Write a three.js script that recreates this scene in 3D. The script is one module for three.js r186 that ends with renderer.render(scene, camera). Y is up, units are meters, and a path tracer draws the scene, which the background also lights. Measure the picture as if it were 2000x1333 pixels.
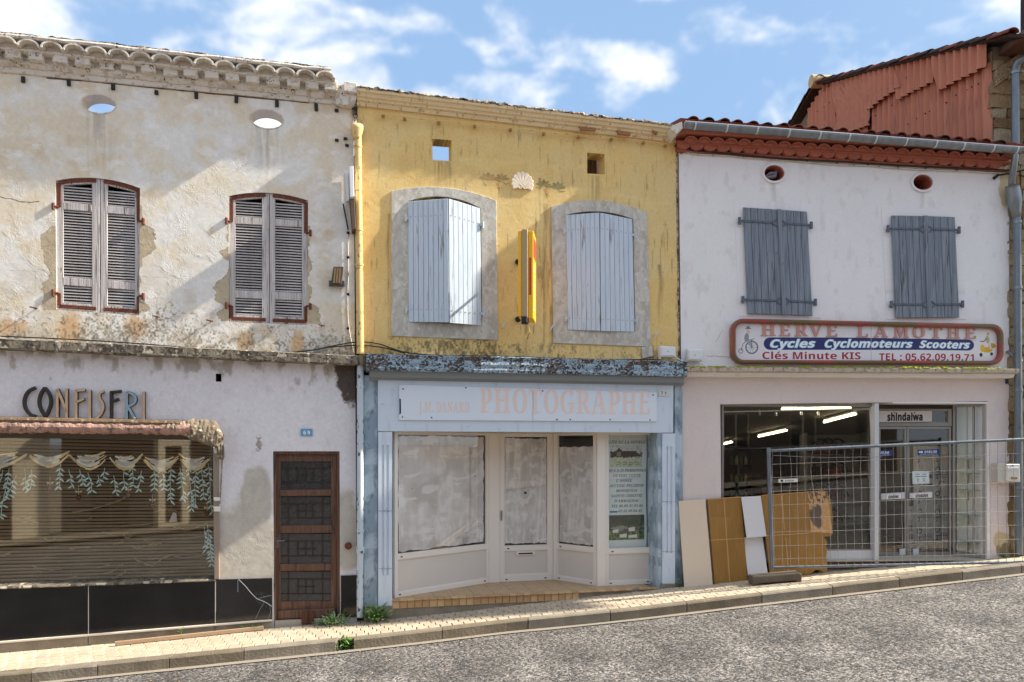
import * as THREE from 'three';
import { mergeGeometries, mergeVertices, toCreasedNormals } from 'three/addons/utils/BufferGeometryUtils.js';
import { TextGeometry } from 'three/addons/geometries/TextGeometry.js';
import { FontLoader } from 'three/addons/loaders/FontLoader.js';
import { RectAreaLightUniformsLib } from 'three/addons/lights/RectAreaLightUniformsLib.js';

// ---------------------------------------------------------------- camera, sky, sun, exposure
const FOCAL = 1500, CX = 1000, CY = 870, EYE = 2.53;          // a level camera with the lens shifted up
const scene = new THREE.Scene();
const camera = new THREE.PerspectiveCamera(2 * Math.atan(CY / FOCAL) * 180 / Math.PI, 2000 / (2 * CY), 0.1, 900);
camera.position.set(0, EYE, 0);
camera.lookAt(0, EYE, -1);
camera.setViewOffset(2000, 2 * CY, 0, 0, 2000, 1333);

const renderer = new THREE.WebGLRenderer({ antialias: true });
renderer.setSize(1024, 682);
renderer.toneMapping = THREE.LinearToneMapping;
renderer.toneMappingExposure = 2.1;
renderer.shadowMap.enabled = true;

const SUN = new THREE.Vector3(0.795, 0.600, -0.085).normalize();
const sun = new THREE.DirectionalLight(new THREE.Color(1, 0.93, 0.8), 5);
sun.position.copy(SUN).multiplyScalar(60);
sun.castShadow = true;
sun.shadow.mapSize.set(4096, 4096);
Object.assign(sun.shadow.camera, { left: -25, right: 25, top: 25, bottom: -25, near: 1, far: 140 });
sun.shadow.radius = 2;
scene.add(sun, sun.target);
RectAreaLightUniformsLib.init();

// ---------------------------------------------------------------- seeded random numbers and noise
let seedState = 7;
function reseed(n) { seedState = n; }
function rnd(a = 0, b = 1) { seedState = (seedState * 1664525 + 1013904223) % 4294967296; return a + (b - a) * seedState / 4294967296; }
const TABLE = new Float32Array(65536);
for (let i = 0; i < 65536; i++) TABLE[i] = rnd();
function noise(x, y, period = 256) {
  let ix = Math.floor(x), iy = Math.floor(y);
  let fx = x - ix, fy = y - iy;
  fx = fx * fx * (3 - 2 * fx); fy = fy * fy * (3 - 2 * fy);
  let jx = ix + 1, jy = iy + 1;
  if (period === 256) { ix &= 255; iy &= 255; jx &= 255; jy &= 255; }
  else { ix = ((ix % period) + period) % period; iy = ((iy % period) + period) % period; jx = ((jx % period) + period) % period; jy = ((jy % period) + period) % period; }
  const a = TABLE[iy * 256 + ix], b = TABLE[iy * 256 + jx], c = TABLE[jy * 256 + ix], d = TABLE[jy * 256 + jx];
  return a + (b - a) * fx + (c - a) * fy + (a - b - c + d) * fx * fy;
}
function fbm(x, y, octaves = 4, period = 256) {
  let s = 0, a = 0.5, t = 0;
  for (let i = 0; i < octaves; i++) { s += a * noise(x + i * 17, y + i * 31, period); t += a; a *= 0.5; x *= 2; y *= 2; if (period < 256) period = Math.min(256, period * 2); }
  return s / t;
}
const clamp = (x, a = 0, b = 1) => Math.min(b, Math.max(a, x));
const smooth = (a, b, x) => { const t = clamp((x - a) / (b - a)); return t * t * (3 - 2 * t); };
const lerp = (a, b, t) => a + (b - a) * t;
const mix3 = (a, b, t) => [lerp(a[0], b[0], t), lerp(a[1], b[1], t), lerp(a[2], b[2], t)];

function puff(x, y) { let s = 0, a = 1, t = 0; for (let i = 0; i < 8; i++) { s += a * noise(x + i * 13.7, y + i * 7.3); t += a; a *= 0.62; const q = x * 1.94 + y * 0.35; y = y * 1.94 - x * 0.35; x = q; } return (s / t - 0.5) * 1.35 + 0.5; }
// the sky: blue air with broken fair-weather cloud, one function of direction
{
  const w = 2048, h = 1024, data = new Float32Array(w * h * 4);
  for (let j = 0; j < h; j++) for (let i = 0; i < w; i++) {
    const az = ((i + 0.5) / w - 0.5) * 2 * Math.PI, el = ((j + 0.5) / h - 0.5) * Math.PI;
    const x = Math.cos(el) * Math.cos(az), y = Math.sin(el), z = Math.cos(el) * Math.sin(az);
    const e = Math.max(y, 0);
    let c = mix3([0.36, 0.42, 0.48], [0.172, 0.272, 0.425], smooth(0, 0.30, e));
    c = mix3(c, [0.115, 0.195, 0.345], smooth(0.32, 1, e));
    const near = Math.max(0, x * SUN.x + y * SUN.y + z * SUN.z);
    const haze = 0.55 * near ** 8 + 0.9 * near ** 48;
    c = [c[0] + haze, c[1] + haze * 0.96, c[2] + haze * 0.9];
    if (y > 0.02) {
      const k = 3.2 / (y + 0.2), px = x * k + 40, pz = z * k + 60;
      const wx = fbm(px * 1.4 + 5, pz * 1.4, 3) * 0.45, wz = fbm(px * 1.4, pz * 1.4 + 50, 3) * 0.45;
      const big = fbm(px * 0.55 + 3.1, pz * 0.55 + 7.7, 3), fine = puff((px + wx) * 2.2, (pz + wz) * 2.8);
      const side = 0.035 * smooth(0.22, -0.25, x) - 0.10 * smooth(0.05, 0.3, x) * smooth(0.2, -0.4, z);
      let d = smooth(0.42, 0.84, fine * 0.86 + big * 0.22 + side);
      d *= smooth(0.02, 0.1, y);
      const glow = 1 + 0.9 * near ** 6;
      c = mix3(c, [0.57 * glow, 0.575 * glow, 0.58 * glow], 0.9 * d);
    }
    if (y < 0) c = mix3(c, [0.20, 0.19, 0.17], smooth(0, -0.06, y));
    data.set([c[0], c[1], c[2], 1], (j * w + i) * 4);
  }
  const sky = new THREE.DataTexture(data, w, h, THREE.RGBAFormat, THREE.FloatType);
  sky.mapping = THREE.EquirectangularReflectionMapping;
  sky.magFilter = sky.minFilter = THREE.LinearFilter;
  sky.needsUpdate = true;
  scene.background = sky;
  scene.environment = sky;
}

// ---------------------------------------------------------------- wall frames: u along the wall, v up, n out of the wall
class Frame {
  constructor(x, z, degrees) { this.turn = degrees * Math.PI / 180; this.o = [x, z]; this.c = Math.cos(this.turn); this.s = Math.sin(this.turn); }
  // the point of the wall (or of a plane n metres in front of it) that a surveyed direction meets: [u, v]
  p(px, py, n = 0) {
    const dx = (px - CX) / FOCAL, dy = -(py - CY) / FOCAL, dz = -1;
    const t = (n + this.o[0] * this.s + this.o[1] * this.c) / (dx * this.s + dz * this.c);
    const X = dx * t - this.o[0], Z = dz * t - this.o[1];
    return [X * this.c - Z * this.s, EYE + dy * t];
  }
  w(u, v, n) { return new THREE.Vector3(this.o[0] + u * this.c + n * this.s, v, this.o[1] - u * this.s + n * this.c); }
}
const A = new Frame(0, -11.5, 13.5);                         // the cream and the yellow house
const meet = A.w(A.p(1325, 700)[0], 0, 0);
const R = new Frame(meet.x, meet.z, 3);                      // the white house turns a little
const ROAD = new Frame(0, 0, 0);

// ---------------------------------------------------------------- scene graph helpers
const taken = {};
function numbered(name) { taken[name] = (taken[name] ?? -1) + 1; return taken[name] ? name + '_' + String(taken[name]).padStart(3, '0') : name; }
function thing(name, label, category, frame, base = [0, 0, 0], group) {
  const g = new THREE.Group();
  g.name = numbered(name);
  g.position.copy(frame.w(base[0], base[1], base[2] ?? 0));
  g.rotation.y = frame.turn;
  g.baseAt = [base[0], base[1], base[2] ?? 0];
  g.userData.label = label; g.userData.category = category;
  if (group) g.userData.group = group;
  scene.add(g);
  return g;
}
function structure(name, label, frame, base = [0, 0, 0]) {
  const g = thing(name, label, 'setting', frame, base);
  delete g.userData.category;
  g.userData.kind = 'structure';
  return g;
}
const IDENT = new THREE.Matrix4();
function rootOf(o) { while (!o.baseAt) o = o.parent; return o; }
// a part whose geometry is written in the coordinates of the wall frame
function part(name, geo, mat, parent, extra) {
  const b = rootOf(parent).baseAt;
  if (!geo.keepUV) boxUV(geo);
  if (!geo.moved) { geo.translate(-b[0], -b[1], -b[2]); geo.moved = true; }
  const m = new THREE.Mesh(geo, mat);
  m.name = name;
  if (extra) Object.assign(m.userData, extra);
  parent.add(m);
  return m;
}
// a part that shares a geometry made round its own origin
function put(name, geo, mat, parent, [u, v, n], rot = [0, 0, 0], scale) {
  const b = rootOf(parent).baseAt;
  const m = new THREE.Mesh(geo, mat);
  m.name = name;
  m.position.set(u - b[0], v - b[1], n - b[2]);
  m.rotation.set(...rot);
  if (scale) m.scale.set(...scale);
  parent.add(m);
  return m;
}
function flip(geo) {
  const p = geo.attributes.position.array;
  for (let i = 0; i < p.length; i += 9) for (let k = 0; k < 3; k++) { const t = p[i + 3 + k]; p[i + 3 + k] = p[i + 6 + k]; p[i + 6 + k] = t; }
  geo.computeVertexNormals();
  return geo;
}
function plain(geo) { const g = geo.index ? geo.toNonIndexed() : geo; for (const k of Object.keys(g.attributes)) if (!['position', 'normal', 'uv'].includes(k)) g.deleteAttribute(k); return g; }
function boxUV(geo, ou = rnd(0, 7), ov = rnd(0, 7)) {
  if (geo.index) { const g = geo.toNonIndexed(); geo.setIndex(null); for (const k of ['position', 'normal', 'uv']) if (g.attributes[k]) geo.setAttribute(k, g.attributes[k]); }
  const p = geo.attributes.position, n = p.count, uv = new Float32Array(n * 2);
  if (geo.anchored) ou = ov = 0;
  const a = new THREE.Vector3(), b = new THREE.Vector3(), c = new THREE.Vector3();
  for (let i = 0; i < n; i += 3) {
    a.fromBufferAttribute(p, i); b.fromBufferAttribute(p, i + 1); c.fromBufferAttribute(p, i + 2);
    const q = b.clone().sub(a).cross(c.clone().sub(a));
    const x = Math.abs(q.x), y = Math.abs(q.y), z = Math.abs(q.z);
    for (const [k, w] of [a, b, c].entries()) {
      const r = z >= x && z >= y ? [w.x, w.y] : x >= y ? [w.z, w.y] : [w.x, w.z];
      uv[(i + k) * 2] = r[0] + ou; uv[(i + k) * 2 + 1] = r[1] + ov;
    }
  }
  geo.setAttribute('uv', new THREE.BufferAttribute(uv, 2));
  return geo;
}
// geometry helpers, all in (u, v, n)
function ex(pts, n0, n1, bevel = 0, holes = [], curve = 1) {
  const s = new THREE.Shape(pts.map((q) => new THREE.Vector2(q[0], q[1])));
  for (const h of holes) s.holes.push(new THREE.Path(h.map((q) => new THREE.Vector2(q[0], q[1]))));
  const g = new THREE.ExtrudeGeometry(s, { depth: Math.max(1e-4, n1 - n0 - 2 * bevel), bevelEnabled: bevel > 0, bevelThickness: bevel, bevelSize: bevel, bevelOffset: -bevel, bevelSegments: curve, steps: 1 });
  g.translate(0, 0, n0 + bevel);
  return g;
}
function bx(u0, u1, v0, v1, n0, n1, b = 0.004) { return ex([[u0, v0], [u1, v0], [u1, v1], [u0, v1]], n0, n1, Math.min(b, (u1 - u0) * 0.3, (v1 - v0) * 0.3, (n1 - n0) * 0.3)); }
function poly(frame, px, n0, n1, b = 0.004, holes = []) { return ex(px.map((q) => frame.p(q[0], q[1], n1)), n0, n1, b, holes.map((h) => h.map((q) => frame.p(q[0], q[1], n1)))); }
function quad(frame, px, n) {                                 // corners TL TR BR BL, uv 0..1
  const [a, b, c, d] = px.map((q) => frame.p(q[0], q[1], n));
  return quadUV(a, b, c, d, n);
}
function quadUV(a, b, c, d, n) {
  const g = new THREE.BufferGeometry();
  g.setAttribute('position', new THREE.Float32BufferAttribute([...a, n, ...d, n, ...c, n, ...a, n, ...c, n, ...b, n], 3));
  g.setAttribute('uv', new THREE.Float32BufferAttribute([0, 1, 0, 0, 1, 0, 0, 1, 1, 0, 1, 1], 2));
  g.computeVertexNormals();
  g.keepUV = true;
  return g;
}
// a profile [[n, dv], ...] carried along the line from a = [u, v] to b
function mould(profile, a, b, steps = 1, rough = 0, freq = 6, seed = 0) {
  const s = new THREE.Shape(profile.map((q) => new THREE.Vector2(q[0], q[1])));
  const g = new THREE.ExtrudeGeometry(s, { depth: 1, steps, bevelEnabled: false });
  const p = g.attributes.position;
  for (let i = 0; i < p.count; i++) {
    const n = p.getX(i), dv = p.getY(i), t = p.getZ(i), u = lerp(a[0], b[0], t);
    const r = rough ? rough * (fbm(u * freq + seed, dv * freq * 3 + n * freq * 2 + seed, 3) - 0.5) * 2 : 0;
    const r2 = rough ? rough * (fbm(u * freq + 90 + seed, dv * freq * 2 + n * freq * 3, 3) - 0.5) * 2 : 0;
    p.setXYZ(i, u, lerp(a[1], b[1], t) + dv + r, n + r2);
  }
  return flip(g);
}
function shake(geo, amount, freq = 8, seed = 0) {
  const p = geo.attributes.position;
  for (let i = 0; i < p.count; i++) {
    const x = p.getX(i), y = p.getY(i), z = p.getZ(i);
    p.setXYZ(i, x + amount * (noise(y * freq + seed, z * freq + x * freq * 0.7) - 0.5) * 2, y + amount * (noise(x * freq + seed + 9, z * freq + 40) - 0.5) * 2, z + amount * (noise(x * freq + 20 + seed, y * freq) - 0.5) * 2);
  }
  geo.computeVertexNormals();
  return geo;
}
function tube(pts, r, along = 0, round = 8) {
  const c = new THREE.CatmullRomCurve3(pts.map((q) => new THREE.Vector3(...q)), false, 'centripetal');
  return new THREE.TubeGeometry(c, along || Math.max(2, (pts.length - 1) * 4), r, round, false);
}
function rod(a, b, r, round = 10) {                            // a capped straight bar
  const A3 = new THREE.Vector3(...a), B3 = new THREE.Vector3(...b), d = B3.clone().sub(A3);
  const g = new THREE.CylinderGeometry(r, r, d.length(), round);
  g.applyQuaternion(new THREE.Quaternion().setFromUnitVectors(new THREE.Vector3(0, 1, 0), d.normalize()));
  g.translate(...A3.add(B3).multiplyScalar(0.5).toArray());
  return g;
}
function swell(pts, radii, round = 10, flat = 1) {             // a closed body of changing girth along a curve
  const c = new THREE.CatmullRomCurve3(pts.map((q) => new THREE.Vector3(...q))), N = (pts.length - 1) * 4, f = c.computeFrenetFrames(N, false);
  const pos = [], idx = [];
  for (let i = 0; i <= N; i++) {
    const t = i / N, k = t * (radii.length - 1), j = Math.min(radii.length - 2, Math.floor(k)), r = lerp(radii[j], radii[j + 1], smooth(0, 1, k - j)), q = c.getPoint(t);
    for (let m = 0; m < round; m++) {
      const a = m / round * 2 * Math.PI, w = f.normals[i].clone().multiplyScalar(Math.cos(a) * r).add(f.binormals[i].clone().multiplyScalar(Math.sin(a) * r * flat)).add(q);
      pos.push(w.x, w.y, w.z);
      if (i < N) { const o = i * round, m2 = (m + 1) % round; idx.push(o + m, o + m2, o + round + m, o + m2, o + round + m2, o + round + m); }
    }
  }
  for (const o of [0, N * round]) for (let m = 1; m < round - 1; m++) idx.push(o, o + m, o + m + 1);
  const g = new THREE.BufferGeometry();
  g.setAttribute('position', new THREE.Float32BufferAttribute(pos, 3));
  g.setIndex(idx); g.computeVertexNormals();
  return g;
}
function stroke(pts, w) {                                      // the outline of a pen stroke
  const l = [], r = [];
  pts.forEach((q, i) => {
    const a = pts[Math.max(0, i - 1)], b = pts[Math.min(pts.length - 1, i + 1)], d = Math.hypot(b[0] - a[0], b[1] - a[1]) || 1;
    const nx = -(b[1] - a[1]) / d * w / 2, ny = (b[0] - a[0]) / d * w / 2;
    l.push([q[0] + nx, q[1] + ny]); r.unshift([q[0] - nx, q[1] - ny]);
  });
  return [...r, ...l].reverse();
}
function smoothLine(pts, k = 4) { const c = new THREE.CatmullRomCurve3(pts.map((q) => new THREE.Vector3(q[0], q[1], 0)), false, 'centripetal'); return c.getPoints((pts.length - 1) * k).map((q) => [q.x, q.y]); }
function join(list) { const g = mergeGeometries(list.map((x) => { const q = plain(x); if (!q.attributes.normal) q.computeVertexNormals(); if (!q.attributes.uv) q.setAttribute('uv', new THREE.Float32BufferAttribute(new Float32Array(q.attributes.position.count * 2), 2)); return q; })); return g; }
function grid(nu, nv, fn) {
  const pos = [], uv = [], idx = [];
  for (let j = 0; j <= nv; j++) for (let i = 0; i <= nu; i++) { pos.push(...fn(i / nu, j / nv)); uv.push(i / nu, j / nv); }
  for (let j = 0; j < nv; j++) for (let i = 0; i < nu; i++) { const a = j * (nu + 1) + i; idx.push(a, a + 1, a + nu + 1, a + 1, a + nu + 2, a + nu + 1); }
  const g = new THREE.BufferGeometry();
  g.setAttribute('position', new THREE.Float32BufferAttribute(pos, 3));
  g.setAttribute('uv', new THREE.Float32BufferAttribute(uv, 2));
  g.setIndex(idx); g.computeVertexNormals();
  return g;
}
function arcThrough(a, b, c, seg = 12) {                      // points of the circle from a over b to c
  const d = 2 * (a[0] * (b[1] - c[1]) + b[0] * (c[1] - a[1]) + c[0] * (a[1] - b[1]));
  const s = (q) => q[0] * q[0] + q[1] * q[1];
  const x = (s(a) * (b[1] - c[1]) + s(b) * (c[1] - a[1]) + s(c) * (a[1] - b[1])) / d, y = (s(a) * (c[0] - b[0]) + s(b) * (a[0] - c[0]) + s(c) * (b[0] - a[0])) / d;
  const r = Math.hypot(a[0] - x, a[1] - y), t0 = Math.atan2(a[1] - y, a[0] - x), t1 = Math.atan2(c[1] - y, c[0] - x), out = [];
  for (let i = 0; i <= seg; i++) { const t = lerp(t0, t1, i / seg); out.push([x + r * Math.cos(t), y + r * Math.sin(t)]); }
  out.topAt = (u) => y + Math.sqrt(Math.max(0, r * r - (u - x) ** 2));
  return out;
}
function ring(cu, cv, ru, rv, seg = 32) { const o = []; for (let i = 0; i < seg; i++) { const a = i / seg * 2 * Math.PI; o.push([cu + ru * Math.cos(a), cv + rv * Math.sin(a)]); } return o; }

// ---------------------------------------------------------------- textures (colour, grain, stains and print only)
function texture(w, h, fn, srgb = true) {
  const data = new Uint8Array(w * h * 4), out = [0, 0, 0, 255];
  for (let j = 0; j < h; j++) for (let i = 0; i < w; i++) {
    out[3] = 255;
    fn((i + 0.5) / w, (j + 0.5) / h, out);
    const k = (j * w + i) * 4;
    for (let c = 0; c < 4; c++) data[k + c] = clamp(out[c], 0, 255);
  }
  const t = new THREE.DataTexture(data, w, h, THREE.RGBAFormat);
  t.magFilter = THREE.LinearFilter; t.minFilter = THREE.LinearMipmapLinearFilter; t.generateMipmaps = true;
  if (srgb) t.colorSpace = THREE.SRGBColorSpace;
  t.needsUpdate = true;
  return t;
}
// a square tile of so many metres, repeating
function tile(size, metres, fn, srgb = true, my = metres) {
  const t = texture(size, size, fn, srgb);
  t.wrapS = t.wrapT = THREE.RepeatWrapping;
  t.repeat.set(1 / metres, 1 / my);
  return t;
}
const grey = (o, g) => { o[0] = o[1] = o[2] = g; };
const set = (o, c) => { o[0] = c[0]; o[1] = c[1]; o[2] = c[2]; };
// a texture laid over one wall: fn gets metres
function wallMap(w, h, u0, u1, v0, v1, fn) {
  const t = texture(w, h, (x, y, o) => fn(lerp(u0, u1, x), lerp(v0, v1, y), o));
  t.repeat.set(1 / (u1 - u0), 1 / (v1 - v0));
  t.offset.set(-u0 / (u1 - u0), -v0 / (v1 - v0));
  t.wrapS = t.wrapT = THREE.ClampToEdgeWrapping;
  return t;
}
function canvasMap(w, h, draw, srgb = true) {
  const c = document.createElement('canvas');
  c.width = w; c.height = h;
  draw(c.getContext('2d'), w, h);
  const t = new THREE.CanvasTexture(c);
  if (srgb) t.colorSpace = THREE.SRGBColorSpace;
  return t;
}
function std(o) { return new THREE.MeshStandardMaterial(o); }
function phys(o) { return new THREE.MeshPhysicalMaterial(o); }
const rgb = (r, g, b) => new THREE.Color().setRGB(r / 255, g / 255, b / 255, THREE.SRGBColorSpace);

const bumpPlaster = tile(512, 1.6, (x, y, o) => {
  const w = fbm(x * 8, y * 8, 3, 8), s = fbm(x * 10 + w * 2.2, y * 16 + w * 3, 4, 128), g = noise(x * 128, y * 128, 128);
  grey(o, 60 + 120 * s + 45 * g * smooth(0.35, 0.65, w));
}, false);
const bumpSmooth = tile(256, 1.3, (x, y, o) => grey(o, 90 + 70 * fbm(x * 6, y * 6, 4, 6) + 25 * noise(x * 64, y * 64, 64)), false);
const bumpGrain = tile(256, 0.35, (x, y, o) => grey(o, 40 + 170 * fbm(x * 16, y * 16, 4, 16)), false);
const bumpWood = tile(256, 0.3, (x, y, o) => grey(o, 50 + 160 * fbm(x * 48, y * 2, 4, 48)), false, 1.2);
const bumpCloth = tile(256, 0.5, (x, y, o) => { const a = fbm(x * 5, y * 5, 4, 5); grey(o, 255 * Math.abs(a - 0.5) * 2.2); }, false);

// where stains sit, from the survey of the walls
const pA = (x, y, n = 0) => A.p(x, y, n), pR = (x, y, n = 0) => R.p(x, y, n);
function lineAt(a, b) { return (u) => lerp(a[1], b[1], (u - a[0]) / (b[0] - a[0])); }
const ledgeCream = lineAt(pA(0, 662), pA(697, 697)), ledgeYellow = lineAt(pA(715, 692), pA(1330, 708));
function spot(u, v, c, ru, rv) { return clamp(1 - Math.hypot((u - c[0]) / ru, (v - c[1]) / rv)); }
function drip(u, v, c, width, len, f = 22) {                   // a run of water below a point
  if (v > c[1] + 0.02 || v < c[1] - len) return 0;
  const t = (c[1] - v) / len, d = Math.abs(u - c[0] - 0.02 * Math.sin(v * 9)) / (width * (1 + 0.4 * t));
  return clamp(1 - d) * (1 - t) * smooth(0.3, 0.7, fbm(u * f, v * 1.6, 3));
}

const creamU = [pA(-300, 600)[0] - 0.1, pA(700, 600)[0] + 0.05];
const holeSpots = [pA(192, 222), pA(521, 252)];
const bareEdges = [[pA(274, 400), pA(272, 614), 1], [pA(108, 440), pA(109, 606), -1], [pA(446, 430), pA(445, 628), -1], [pA(602, 440), pA(601, 632), 1]];
const rustSpots = [[pA(140, 645), 0.3, 0.3], [pA(265, 640), 0.22, 0.3], [pA(475, 668), 0.2, 0.25], [pA(580, 672), 0.2, 0.3], [pA(20, 640), 0.3, 0.2]];
const Q505 = pA(505, 868);
const greyPatch = [[pA(470, 1080), 0.9, 1.0], [pA(500, 1000), 0.3, 0.9], [pA(675, 1040), 0.3, 0.9]];
const mapCream = wallMap(1280, 1792, creamU[0], creamU[1], -0.4, 8.0, (u, v, o) => {
  const led = ledgeCream(u), w = fbm(u * 1.5, v * 1.5, 3);
  let c;
  const sp = noise(u * 60, v * 60) - 0.5, sp2 = noise(u * 23, v * 23) - 0.5;
  if (v > led) {
    const a = fbm(u * 2.1 + w * 1.6, v * 3.0 + w * 1.2, 5), b = fbm(u * 7 + 30, v * 5 + w * 2, 4);
    c = mix3([226, 211, 187], [231, 226, 218], smooth(0.38, 0.66, a * 0.75 + b * 0.3));
    c = mix3(c, [205, 183, 150], 0.55 * smooth(0.55, 0.8, fbm(u * 2.6 + 70, v * 2.2, 5)));
    c = mix3(c, [240, 236, 230], 0.6 * smooth(0.6, 0.78, fbm(u * 5 + 7, v * 8 + w * 3, 4)));
    for (const h of holeSpots) c = mix3(c, [166, 158, 146], 0.65 * drip(u, v, h, 0.22, 0.9));
    for (const [q, ru, rv] of rustSpots) c = mix3(c, [205, 150, 92], 0.6 * smooth(0.05, 0.6, spot(u, v, q, ru * 1.3, rv * 1.2) * 1.3 - 0.9 * fbm(u * 14, v * 2.2, 5)));
    for (const [e0, e1, sd] of bareEdges) {
      if (v > e0[1] || v < e1[1]) continue;
      const d = (u - lerp(e0[0], e1[0], (v - e0[1]) / (e1[1] - e0[1]))) * sd;
      const wd = 0.17 * smooth(0.44, 0.66, fbm(v * 2.6 + sd * 7 + e0[0] * 3, 4 + e0[0], 3)) + 0.10 * (fbm(u * 16, v * 16 + e0[0], 4) - 0.5);
      if (d > -0.02 && d < wd) c = mix3(mix3([204, 186, 156], [174, 158, 132], fbm(u * 26, v * 26, 4)), [140, 124, 102], wd - d < 0.008 ? 0.6 : 0);
    }
    const h = v - led, m = fbm(u * 13 + 3, v * 11, 5), m2 = fbm(u * 3.3 + 9, v * 3.3, 3);
    c = mix3(c, [104, 97, 82], 0.72 * smooth(0.56, 0.84, fbm(u * 44 + 3, v * 40, 6) * 0.6 + m * 0.3 + m2 * 0.3 + 0.05 * clamp(1 - h / 0.5) - 0.12 * smooth(0.15, 0.6, h) - 0.6 * smooth(0.6, 1.2, h)));
    c = mix3(c, [186, 172, 150], 0.4 * smooth(0.5, 0.72, fbm(u * 4 + 44, v * 4, 4)) * smooth(1.6, 0.4, h));
  } else {
    const a = fbm(u * 2 + w, v * 2, 4);
    c = mix3([230, 225, 226], [221, 216, 218], a);
    let bare = 0;
    for (const [q, ru, rv] of greyPatch) bare = Math.max(bare, smooth(0.1, 0.3, spot(u, v, q, ru, rv) - 0.45 * fbm(u * 3 + 5, v * 3, 5) + 0.12));
    c = mix3(c, mix3([196, 188, 176], [176, 168, 154], fbm(u * 9, v * 9, 4)), 0.9 * bare);
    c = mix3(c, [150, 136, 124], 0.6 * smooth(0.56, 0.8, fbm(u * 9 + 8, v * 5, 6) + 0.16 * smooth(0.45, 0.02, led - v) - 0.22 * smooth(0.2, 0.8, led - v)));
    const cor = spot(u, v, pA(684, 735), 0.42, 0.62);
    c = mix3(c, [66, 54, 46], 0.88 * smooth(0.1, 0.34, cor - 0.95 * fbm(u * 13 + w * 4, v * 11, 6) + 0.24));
    c = mix3(c, [132, 118, 106], 0.6 * smooth(0.66, 0.76, spot(u, v, Q505, 0.1, 0.3) * 0.62 + 0.55 * fbm(u * 40, v * 40, 4)));
    c = mix3(c, [186, 178, 172], 0.25 * smooth(0.62, 0.85, fbm(u * 9 + 60, v * 7, 6)));
  }
  const crack = Math.abs(v - pA(30, 388)[1] - 0.03 * Math.sin(u * 7) - 0.03 * (fbm(u * 9, 2, 3) - 0.5));
  if (u < pA(75, 388)[0] && crack < 0.006) c = [120, 108, 96];
  set(o, [c[0] + 9 * sp + 8 * sp2, c[1] + 9 * sp + 8 * sp2, c[2] + 9 * sp + 8 * sp2]);
});
const yellowU = [pA(690, 500)[0], pA(1335, 500)[0]];
const yellowDrips = [[pA(858, 318), 0.10, 0.55], [pA(876, 318), 0.05, 0.5], [pA(1160, 345), 0.12, 0.55], [pA(1065, 400), 0.10, 1.9], [pA(1090, 470), 0.05, 1.0], [pA(1052, 350), 0.05, 0.8], [pA(760, 420), 0.05, 1.7], [pA(1290, 520), 0.05, 1.0]];
const Q1065 = pA(1065, 560);
const mapYellow = wallMap(1024, 768, yellowU[0], yellowU[1], 3.3, 7.6, (u, v, o) => {
  const w = fbm(u * 1.3, v * 1.3, 3), a = fbm(u * 1.7 + w, v * 1.5, 4), sp = noise(u * 55, v * 55) - 0.5;
  let c = mix3([227, 193, 124], [226, 198, 138], smooth(0.35, 0.7, a));
  c = mix3(c, [214, 178, 110], 0.35 * smooth(0.5, 0.75, fbm(u * 5, v * 1.3 + w, 4)));
  c = mix3(c, [236, 208, 140], 0.5 * smooth(0.55, 0.8, fbm(u * 3 + 20, v * 5 + w * 2, 4)));
  const led = ledgeYellow(u), h = v - led, m = fbm(u * 9 + 3, v * 7, 5), m2 = fbm(u * 2.3 + 5, v * 2, 3);
  for (const [q, wd, ln] of yellowDrips) c = mix3(c, [128, 110, 74], 0.75 * drip(u, v, q, wd, ln, 30));
  c = mix3(c, [104, 90, 60], 0.8 * smooth(0.55, 0.84, fbm(u * 40 + 3, v * 30, 6) * 0.5 + m * 0.3 + m2 * 0.34 + 0.08 * clamp(1 - h / 0.4) - 0.14 * smooth(0.1, 0.5, h) - 0.7 * smooth(0.5, 0.9, h)));
  c = mix3(c, [138, 116, 74], 0.6 * smooth(0.60, 0.84, fbm(u * 30, v * 3.5, 6) + 0.22 * spot(u, v, Q1065, 0.55, 1.3) - 0.06));
  const edge = Math.min(Math.abs(u - lerp(pA(697, 500)[0], pA(703, 500)[0], 0.5)), Math.abs(u - pA(1325, 500)[0]));
  c = mix3(c, [176, 150, 100], 0.6 * smooth(0.5, 0.7, fbm(u * 16, v * 12, 5) + 0.24 * clamp(1 - edge / 0.1) - 0.22));
  set(o, [c[0] + 10 * sp, c[1] + 10 * sp, c[2] + 9 * sp]);
});
const whiteU = [pR(1315, 500)[0] - 0.1, pR(1990, 500)[0] + 0.1];
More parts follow.
